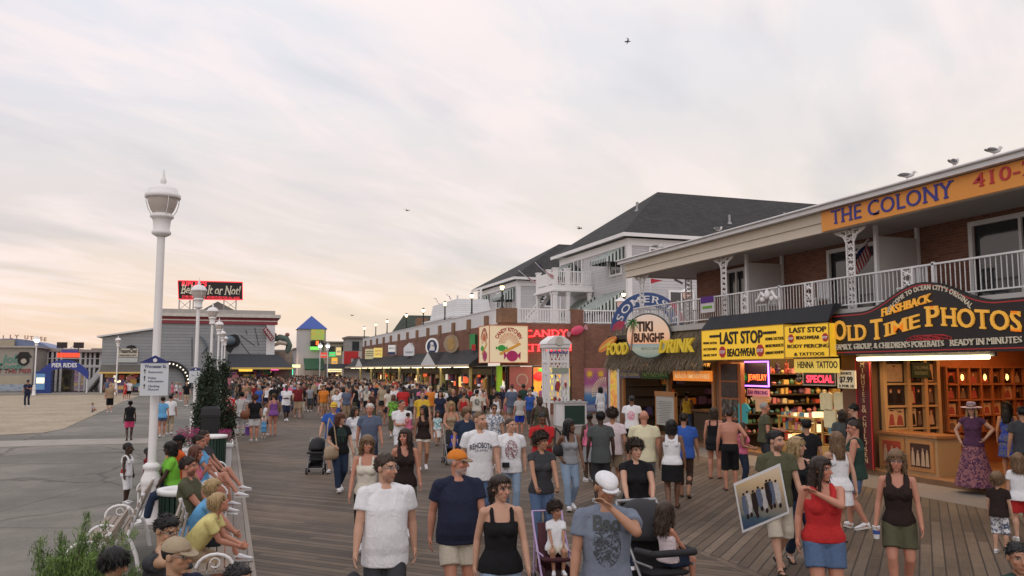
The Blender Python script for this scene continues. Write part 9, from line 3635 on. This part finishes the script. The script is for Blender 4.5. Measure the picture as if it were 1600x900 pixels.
put(921,645, Fn(1.58,('tank', 'pink'),('skirt', 'grey'),('short', 'black'), skin='dark', pose='stand', skirt=.5),195, 'woman in pink standing left of the dark green t-shirt',2)
put(918,668, Fn(1.2,('tee', 'pink'),('shorts', 'charcoal'),('bun', 'black'), skin='dark', pose='stand', kid=True),190, 'child in pink half hidden by the dark green t-shirt',2)
for px, py, h, tp, bt, hr, sk, lab in((198,592,1.7, 'blue', 'charcoal', 'black', 'tan', 'man in a blue shirt before the grey shed'),(202,594,1.7, W, 'black', 'black', 'fair', 'person in white stepping past the grey shed'),(196,596,1.6, 'red', 'red', 'brown', 'fair', 'person in red before the grey shed'),(168,592,1.75, 'steel', 'brown', 'brown', 'red', 'man in a slate shirt at the shed corner'),(276,597,1.5, W, 'black', 'blond', 'red', 'girl in white near the black arch'),(282,598,1.5, 'lightgrey', 'hotpink', 'light', 'red', 'girl in grey with pink trousers near the black arch'),(270,597,1.6, 'pink', 'charcoal', 'brown', 'red', 'woman in pink near the black arch'),(292,596,1.75, 'black', 'khaki', 'dark', 'fair', 'man in black with a white cap near the black arch')):
	P=onZ(px, py, h)
	put(px, py, dict(h=h, sex='f' if 'girl' in lab or 'woman' in lab else 'm', top=('tee', tp), bot=('shorts', bt), hair=('short', hr), skin=sk, pose='walk', ph=.4), random.choice((10,80,-80,180)), lab,2,.0)
# ================================================================== strollers and carried things
def wheel(parent, c, r, w, name='wheel'):
	m=MB()
	m.cyl((c[0]-w/2, c[1], c[2]),(c[0]+w/2, c[1], c[2]), r, r,20)
	o=m.build(name, paint('rubber',(.02,.02,.02),.7), parent)
	m=MB()
	m.cyl((c[0]-w/2-.004, c[1], c[2]),(c[0]+w/2+.004, c[1], c[2]), r*.55, r*.55,14)
	m.build('hub', paint('wheel_hub',(.50,.49,.50),.4), o)
def stroller(loc, rz, label, frame, fabric, hood=True, scale=1.0):
	r=empty('stroller', loc, rz, label, 'stroller')
	m=MB()
	for q in(-.23,.23):
		m.tube([(q,.50,1.02),(q,.34,.78),(q,-.30,.12)],.016,8)
		m.tube([(q,.30,.72),(q,.36,.10)],.016,8)
		m.tube([(q,.10,.50),(q,-.28,.52)],.013,8)
	m.tube([(-.23,.50,1.02),(.23,.50,1.02)],.020 if hood else .012,8)
	m.tube([(-.23,.36,.22),(.23,.36,.22)],.012,8)
	m.tube([(-.23,-.26,.16),(.23,-.26,.16)],.012,8)
	m.build('frame', frame, r)
	m=MB()
	loft(m,[((0,-.24,.44),(.20,0,0),(0,0,.03)),((0,.10,.40),(.20,0,0),(0,0,.035)),((0,.22,.55),(.20,0,0),(0,.03,.01)),((0,.30,.88),(.19,0,0),(0,.03,.0))],18,3)
	m.build('seat', fabric, r)
	m=MB()
	m.box(-.20,.20,-.20,.30,.18,.20)
	m.box(-.20,.20,.28,.30,.20,.36)
	m.box(-.20,-.18,-.20,.28,.20,.32)
	m.box(.18,.20,-.20,.28,.20,.32)
	m.build('basket', fabric, r)
	if hood:
		m=MB()
		vs_, fs_=[],[]
		for i, a in enumerate(np.linspace(-.25,1.45,9)):
			for j, b in enumerate(np.linspace(0, math.pi,13)):
				R_=.40
				vs_.append((.27*math.cos(b),.30-R_*math.sin(a)*math.sin(b)**.6*1.0+.06,.66+R_*math.cos(a)*math.sin(b)**.6+.0))
		for i in range(8):
			for j in range(12):
				fs_.append((i*13+j, i*13+j+1,(i+1)*13+j+1,(i+1)*13+j))
		m.add(vs_, fs_,0, True)
		o=m.build('canopy', fabric, r)
		so=o.modifiers.new('thick', 'SOLIDIFY')
		so.thickness=.012
		m=MB()
		m.tube([(-.25,.0,.62),(-.22,-.30,.64),(.22,-.30,.64),(.25,.0,.62)],.035,8)
		m.build('bumper_bar', fabric, r)
	for q in(-.25,.25):
		if hood:
			wheel(r,(q,-.28,.10),.10,.05)
			wheel(r,(q,.36,.13),.13,.05)
		else:
			for e in(-.03,.03):
				wheel(r,(q+e,-.30,.075),.075,.025)
				wheel(r,(q+e,.36,.075),.075,.025)
	r.scale=(scale, )*3
	return r
LILAC=paint('lilac_tube',(.46,.33,.55),.35,.03)
FABBLK=paint('stroller_black',(.018,.018,.021),.75,.12)
FABWINE=paint('stroller_wine',(.06,.015,.022),.75,.12)
def ahead(rec, d, lat=0.0, z=0.012):
	o=rec['root']
	M=Matrix.Rotation(o.rotation_euler.z,3, 'Z')
	v=M@Vector((lat,-d,0))
	return(o.location.x+v.x, o.location.y+v.y, z), o.rotation_euler.z
g0=onZ(868,787,.98)
loc, rz=(g0.x, g0.y+.05,.012), HOODIE['root'].rotation_euler.z
stroller((loc[0], loc[1],.012), rz, 'lilac umbrella stroller with a dark wine seat', LILAC, FABWINE, False,.80)
put(868,787, Fn(.98,('tee', W),('shorts', 'offwhite'),('curly', 'dark'), kid=True, pose='sit', seat=.38, skin='tan', hyaw=38, feet={1:(.10,-.36,.18),-1:(-.10,-.36,.18)}),8, 'little girl in white sitting in the lilac stroller',0)
g1=onZ(1040,786,1.16)
stroller((g1.x-.02, g1.y+.12,.012), facing_rot((g1.x, g1.y),28), 'large black stroller with a hood and silver frame', METALGREY, FABBLK, True,1.06)
put(1040,786, Fn(1.12,('tank', 'pinkwhite'),('shorts', 'darkdenim'),('long', 'brown'), kid=True, pose='sit', seat=.50, skin='red', hlen=.16, hyaw=10, feet={1:(.12,-.40,.28),-1:(-.10,-.40,.28)}, shoe=('sneaker', 'hotpink')),125, 'long-haired girl in a pale top sitting on the black stroller',0)
loc, rz=ahead(CURLY,.55)
stroller(loc, rz, 'dark small stroller in front of the curly blonde woman', METALGREY, FABBLK, False)
gl=Vector(loc)
s_=person(dict(h=.92, sex='f', kid=True, pose='sit', seat=.40, top=('tee', 'royal'), bot=('shorts', 'charcoal'), hair=('mop', 'blond'), skin='fair', feet={1:(.1,-.34,.16),-1:(-.1,-.34,.16)}), tuple(gl),10, 'fair-haired toddler in blue in the small dark stroller',2)
loc, rz=ahead(BLUEPOLO,.05,-.40)
stroller(loc, rz, 'dark stroller pushed by the man in the blue polo shirt', METALGREY, FABBLK, True,.80)
# baby in pink
b0=onZ(646,633,1.50)
o=BABYMAN['root']
Mx=Matrix.Rotation(o.rotation_euler.z,3, 'Z')
bl=Vector(o.location)+Mx@Vector((.13,-.24,0))
person(dict(h=.72, sex='f', kid=True, pose='sit', seat=.0, top=('tee', 'pink'), bot=('skirt', 'pink'), skirt=-.05, hair=('short', 'brown'), skin='fair', shoe=('sneaker', 'pink'), feet={1:(.10,-.28,-.12),-1:(-.10,-.28,-.12)}),(bl.x, bl.y,1.02),150, 'baby in a pink dress held against the man\'s chest',1)
# framed poster
def poster():
	o=POSTERMAN['root']
	a, b, c, d=[None]*4
	Yp=None
	D=(Vector(o.location)-Vector((0,0,0))).length-.22
	pts=[]
	for px, py in((1146,756),(1219,724),(1229,798),(1160,833)):
		r_=ray(px, py)
		hd=Vector((r_.x, r_.y,0)).length
		t=D/hd
		pts.append(Vector((r_.x*t, r_.y*t, CAM_H+r_.z*t)))
	u=(pts[1]-pts[0]).normalized()
	n_=u.cross((pts[3]-pts[0]).normalized())
	n_.normalize()
	v=n_.cross(u)
	Wd, Hd=(pts[1]-pts[0]).length,(pts[3]-pts[0]).length
	r=empty('framed_poster', pts[3],0, 'large white-edged poster of figures carried under the man\'s arm', 'poster')
	if n_.dot(Vector((pts[0].x, pts[0].y,0)))>0:
		n_=-n_
	B=basis(pts[0], u,(pts[3]-pts[0]).normalized(), n_)
	m=MB()
	m.box(0, Wd,0, Hd,-.02,0,0, B)
	place(m, r).build('board', paint('poster_white',(.60,.60,.62),.4,.03), r)
	def pm():
		mt, g, b_=new_mat('poster_picture')
		tc=g.n('ShaderNodeTexCoord')
		x, y, z=g.xyz(tc.outputs['Object'])
		n1=g.noise(tc.outputs['Object'],9.0,4,.6,.6)
		t=g.math('ADD', g.math('DIVIDE', z, Hd*1.25), g.math('MULTIPLY', g.math('SUBTRACT', n1,.5),.16))
		c=g.ramp(t,[(0.05,(.02,.045,.13)),(.26,(.05,.09,.12)),(.32,(.16,.17,.15)),(.55,(.30,.24,.17)),(.80,(.52,.38,.22)),(1.0,(.62,.50,.36))])
		g.l(c, b_.inputs['Base Color'])
		b_.inputs['Roughness'].default_value=.3
		return mt
	m=MB()
	m.box(Wd*.035, Wd*.965, Hd*.05, Hd*.95,.0,.004,0, B)
	place(m, r).build('picture', pm(), r)
	m1, m2, m3=MB(), MB(), MB()
	rr=random.Random(3)
	for i, xf in enumerate((.16,.24,.36,.47,.56,.66,.73,.84)):
		h_=rr.uniform(.40,.50)
		y0=.80-rr.uniform(0,.12)
		tgt=(m1, m2, m3)[i%3]
		tgt.prism([(Wd*(xf-.048), Hd*(y0-h_)),(Wd*(xf+.048), Hd*(y0-h_)),(Wd*(xf+.062), Hd*(y0-h_*.4)),(Wd*(xf+.02), Hd*y0),(Wd*(xf-.02), Hd*y0),(Wd*(xf-.062), Hd*(y0-h_*.4))],.004,.007, B)
		m3.disc((Wd*xf, Hd*(y0-h_-.03)), Wd*.025,.004,.007, B,0,10)
		m3.disc((Wd*(xf+.01), Hd*(y0+.0)), Wd*.03,.007,.009, B,0,10, Hd*.05)
	place(m1, r).build('blue_figures', cloth('steel'), r)
	place(m2, r).build('white_figures', cloth('lightgrey'), r)
	place(m3, r).build('dark_figures', cloth('darkbrown'), r)
poster()
def bag(loc, rz, label, mat, w=.34, h=.26, strap=.5, name='handbag', cat='bag'):
	r=empty(name, loc, rz, label, cat)
	m=MB()
	loft(m,[((0,0,0),(w*.42,0,0),(0,.06,0)),((0,0, h*.3),(w*.5,0,0),(0,.085,0)),((0,0, h*.8),(w*.46,0,0),(0,.07,0)),((0,0, h),(w*.40,0,0),(0,.03,0))],18,2.5)
	m.build('body', mat, r)
	m=MB()
	m.tube([(w*.38,0, h),(w*.25,.03, h+strap*.7),(0,.08, h+strap),(-w*.25,.03, h+strap*.7),(-w*.38,0, h)],.014,7)
	m.build('strap', mat, r)
	return r
def hold(rec, sd, dx=0.0, dy=0.0, dz=0.0):
	"""point in the world near a hand"""
	o=rec['root']
	wr=[a for a in rec['K']['arms']if a[0]==sd][0][3]
	M=Matrix.Rotation(o.rotation_euler.z,3, 'Z')
	v=M@(Vector(wr)+Vector((dx, dy, dz)))
	return(o.location.x+v.x, o.location.y+v.y, o.location.z+v.z)
bl=hold(BAGW,-1,-.06,-.02,-.26)
bag(bl, BAGW['root'].rotation_euler.z+.5, 'beige shoulder bag held by the woman in black', paint('beige_leather',(.36,.27,.18),.5,.12),.40,.28,.55)
q=[p_ for p_ in PEOPLE if 'pale jeans' in p_['label']][0]
bag((q.location.x-.20, q.location.y+.02,.98),.4, 'small black purse under the arm of the woman in grey', FABBLK,.26,.20,.30)
q=[p_ for p_ in PEOPLE if 'heavy-set' in p_['label']][0]
K0=None
cp=onZ(553,893,.74)
r=empty('dark_cap',(cp.x, cp.y,.62),.3, 'dark cap hanging from the hand of the man in the white t-shirt', 'cap')
m=MB()
v, f=ico(3)
pp=v*np.array((.075,.10,.12))
pp[:,2]=np.maximum(pp[:,2],-.05)
m.add(pp.tolist(), f,0, True)
m.build('crown', BLACKCLOTH, r)
m=MB()
m.prism([(.07*math.cos(t),-.08-.07*math.sin(t))for t in np.linspace(0, math.pi,10)],-.055,-.045)
m.build('brim', BLACKCLOTH, r)
q=hold(BROWNW,-1,0,-.02,-.17)
r=empty('drink_cup', q,0, 'white paper cup with blue lettering in the hand of the brown tank top woman', 'cup')
m=MB()
m.lathe([(.030,0),(.042,.13),(.045,.135),(.043,.14)],(0,0,0),18)
m.build('cup', paint('paper_white',(.66,.66,.68),.5), r)
m=MB()
m.lathe([(.0365,.05),(.041,.095)],(0,0,0),18)
m.build('blue_band', paint('cup_blue',(.05,.09,.30),.5), r)
q=onZ(387.5,673,.17)
r=empty('bucket',(q.x, q.y,.012),0, 'purple beach bucket standing on the boards', 'bucket')
m=MB()
m.lathe([(.11,0),(.15,.30),(.165,.31),(.16,.33),(.14,.33)],(0,0,0),20)
m.build('body', paint('bucket_purple',(.20,.10,.38),.4), r)
m=MB()
m.tube([(.155*math.cos(t),.0,.32+.12*math.sin(t))for t in np.linspace(0, math.pi,9)],.008,6)
m.build('handle', WHITE, r)
q=[p_ for p_ in PEOPLE if 'ball-shaped' in p_['label']][0]
r=empty('round_bag',(q.location.x-.33, q.location.y-.1,.95),0, 'round brown bag hanging at the side of the woman in black and white', 'bag')
m=MB()
m.ell((0,0,0),(.17,.10,.17),0,3)
m.build('body', paint('brown_leather',(.20,.075,.035),.5,.12), r)
m=MB()
m.tube([(-.10,0,.13),(-.03,.0,.42),(.08,.0,.42),(.12,0,.12)],.012,6)
m.build('strap', paint('brown_leather',(.20,.075,.035)), r)
# ================================================================== the crowd farther off
def combined(S, det, name):
	K=skeleton(S)
	parts=[(body_mesh(K, S, det),0)]
	if S.get('top'):
		parts.append((top_mesh(K, S, det),1))
	if S.get('bot'):
		parts.append((bottom_mesh(K, S, det),2))
	hm=hair_mesh(K, S, det)
	if hm is not None:
		parts.append((hm,3))
	V, Fc, MI, off=[],[],[],0
	for me, mi in parts:
		v=mesh_np(me)
		V.extend(v.tolist())
		for p_ in me.polygons:
			Fc.append(tuple(i+off for i in p_.vertices))
		MI.extend([mi]*len(me.polygons))
		off+=len(v)
		bpy.data.meshes.remove(me)
	me=bpy.data.meshes.new(name)
	me.from_pydata(V,[], Fc)
	for q in range(4):
		me.materials.append(None)
	me.polygons.foreach_set('material_index', MI)
	me.polygons.foreach_set('use_smooth',[True]*len(Fc))
	me.update()
	return me
PROTO=[]
for sex, top, bot, hair, kw in(('m', 'tee', 'shorts', 'short', dict(ph=.7)),('m', 'tee', 'longshorts', 'short', dict(ph=-.6, w=1.12, belly=.03)),('m', 'polo', 'jeans', 'short', dict(pose='stand')),('m', 'tank', 'longshorts', 'crop', dict(ph=.6, wide=True)),('m', 'tee', 'shorts', 'crop', dict(ph=.4, w=1.2, belly=.06)),('f', 'tank', 'hotpants', 'long', dict(ph=.6)),('f', 'tee', 'shorts', 'bob', dict(ph=-.6)),('f', 'cap', 'capri', 'pony', dict(ph=.5, w=1.1)),('f', 'tee', 'skirt', 'long', dict(ph=.4, skirt=.5)),('f', 'tank', 'jeans', 'curly', dict(ph=.5)),('f', 'tee', 'jeans', 'bun', dict(pose='stand', w=1.15)),('m', 'tee', 'shorts', 'mop', dict(kid=True, h=1.25, ph=.6)),('f', 'tank', 'shorts', 'long', dict(kid=True, h=1.15, ph=.5))):
	S=dict(h=1.76 if sex=='m' else 1.65, sex=sex, top=(top, ), bot=(bot, ), hair=(hair, 'brown'), pose='walk')
	S.update(kw)
	PROTO.append((sex, bool(S.get('kid')), bot, combined(S,3, 'person')))
CT={'white':18, 'black':17, 'navy':12, 'red':4, 'grey':7, 'lightgrey':5, 'sky':3, 'steel':5, 'blue':3, 'maroon':8, 'pink':3, 'orange':2, 'yellow':1, 'olive':5, 'teal':1, 'brown':8, 'khaki':6, 'tan':4, 'purple':2, 'darkgreen':5, 'offwhite':5, 'charcoal':8}
CB={'denim':8, 'darkdenim':11, 'khaki':8, 'charcoal':11, 'black':11, 'white':4, 'palekhaki':6, 'navy':5, 'olive':4, 'grey':4, 'tan':3}
CH={'black':7, 'dark':9, 'brown':9, 'light':6, 'blond':5, 'grey':3, 'auburn':2}
CS={'fair':9, 'red':8, 'tan':7, 'brown':4, 'dark':4}
PLAIN={'olive':'olive', 'darkdenim':'dark denim', 'paledenim':'pale denim', 'palekhaki':'pale khaki', 'lightgrey':'light grey', 'offwhite':'off-white', 'sky':'sky blue', 'darkgreen':'dark green', 'hotpink':'bright pink', 'dark':'dark brown', 'light':'light brown'}
rc=random.Random(21)
def pick(d):
	return rc.choices(list(d), list(d.values()))[0]
SEEN=set()
def zone(x, y):
	px=F_PX*(Vector((x, y,1.6-CAM_H)).dot(RT)/Vector((x, y,1.6-CAM_H)).dot(FW))+800
	if y>64:d='far crowd'
	elif y>54:d='middle crowd'
	elif y>44:d='nearer crowd'
	else:d='front of the crowd'
	if px<430:e='before the museum'
	elif px<500:e='below the blue tower'
	elif px<580:e='before the cream shop'
	elif px<680:e='beside the arcade'
	else:e='near the candy corner'
	return d+' '+e
made=0
tries=0
while made<200 and tries<20000:
	tries+=1
	y=31+44*rc.random()
	x=rc.uniform(.8,13.0)
	if y<44 and(x<3.5+(44-y)*.25 or x>13.6):
		continue
	if y<36 and rc.random()<.6:
		continue
	if any((x-a)**2+(y-b)**2<(.62**2 if y<60 else .5**2)for a, b in TAKEN):
		continue
	sex, kid, bot, me=rc.choice(PROTO if rc.random()<.8 else PROTO[:11])
	away=rc.random()<.62
	for _ in range(60):
		t_, b_, h_, s_=pick(CT), pick(CB), pick(CH), pick(CS)
		if s_ in('dark', 'brown'):
			h_='black'
		who=('child' if kid else('woman' if sex=='f' else 'man'))
		bn={'shorts':'shorts', 'longshorts':'long shorts', 'hotpants':'short shorts', 'jeans':'trousers', 'capri':'cropped trousers', 'skirt':'skirt'}[bot]
		lab='%s, %s top, %s %s, %s'%(who, PLAIN.get(t_, t_), PLAIN.get(b_, b_), bn, zone(x, y))
		if lab not in SEEN:
			break
	SEEN.add(lab)
	words=lab.split()
	o=bpy.data.objects.new('person', me)
	o.location=(x, y,.012)
	o.rotation_euler=(0,0,(math.pi if away else 0)+rc.gauss(0,.35))
	k_=rc.uniform(.94,1.06)
	o.scale=(k_, k_, k_)
	COL.objects.link(o)
	for i, mt in enumerate((fskin(s_), cloth(t_), cloth(b_), hair_mat(h_))):
		o.material_slots[i].link='OBJECT'
		o.material_slots[i].material=mt
	tag(o, lab, 'person', 'people strolling in the crowd')
	TAKEN.append((x, y))
	made+=1
# the last stretch reads as one mass
V, Fc, MI, off=[],[],[],0
cm_=[fskin(s_)for s_ in CS]+[cloth(t_)for t_ in CT]+[hair_mat('dark'), cloth('denim'), cloth('charcoal'), cloth('khaki')]
nS, nT=len(CS), len(CT)
small=[]
for sex, kid, bot, me in PROTO[:10:2]:
	v=mesh_np(me)
	f=[tuple(p_.vertices)for p_ in me.polygons]
	mi=[p_.material_index for p_ in me.polygons]
	small.append((v, f, mi))
for i in range(520):
	v, f, mi=rc.choice(small)
	y=60+105*rc.random()**1.25
	x=rc.uniform(.5,13+max(0, y-108)*.15)
	if any((x-a_)**2+(y-b_)**2<.2 for a_, b_ in TAKEN):
		continue
	a=rc.uniform(0,6.28)
	R2=np.array([[math.cos(a),-math.sin(a),0],[math.sin(a), math.cos(a),0],[0,0,1]])
	vv=v@R2.T*rc.uniform(.92,1.05)+np.array([x, y,.012])
	V.extend(vv.tolist())
	Fc.extend(tuple(q+off for q in p_)for p_ in f)
	lut=[rc.randrange(nS), nS+rc.choices(range(nT), list(CT.values()))[0], nS+nT+rc.randrange(1,4), nS+nT]
	MI.extend(lut[q]for q in mi)
	off+=len(v)
me=bpy.data.meshes.new('crowd')
me.from_pydata(V,[], Fc)
for q in cm_:
	me.materials.append(q)
me.polygons.foreach_set('material_index', MI)
me.update()
o=bpy.data.objects.new('crowd', me)
COL.objects.link(o)
tag(o, 'dense distant crowd filling the far end of the boardwalk', 'crowd', None, 'stuff')
bpy.data.scenes.remove(TMP)
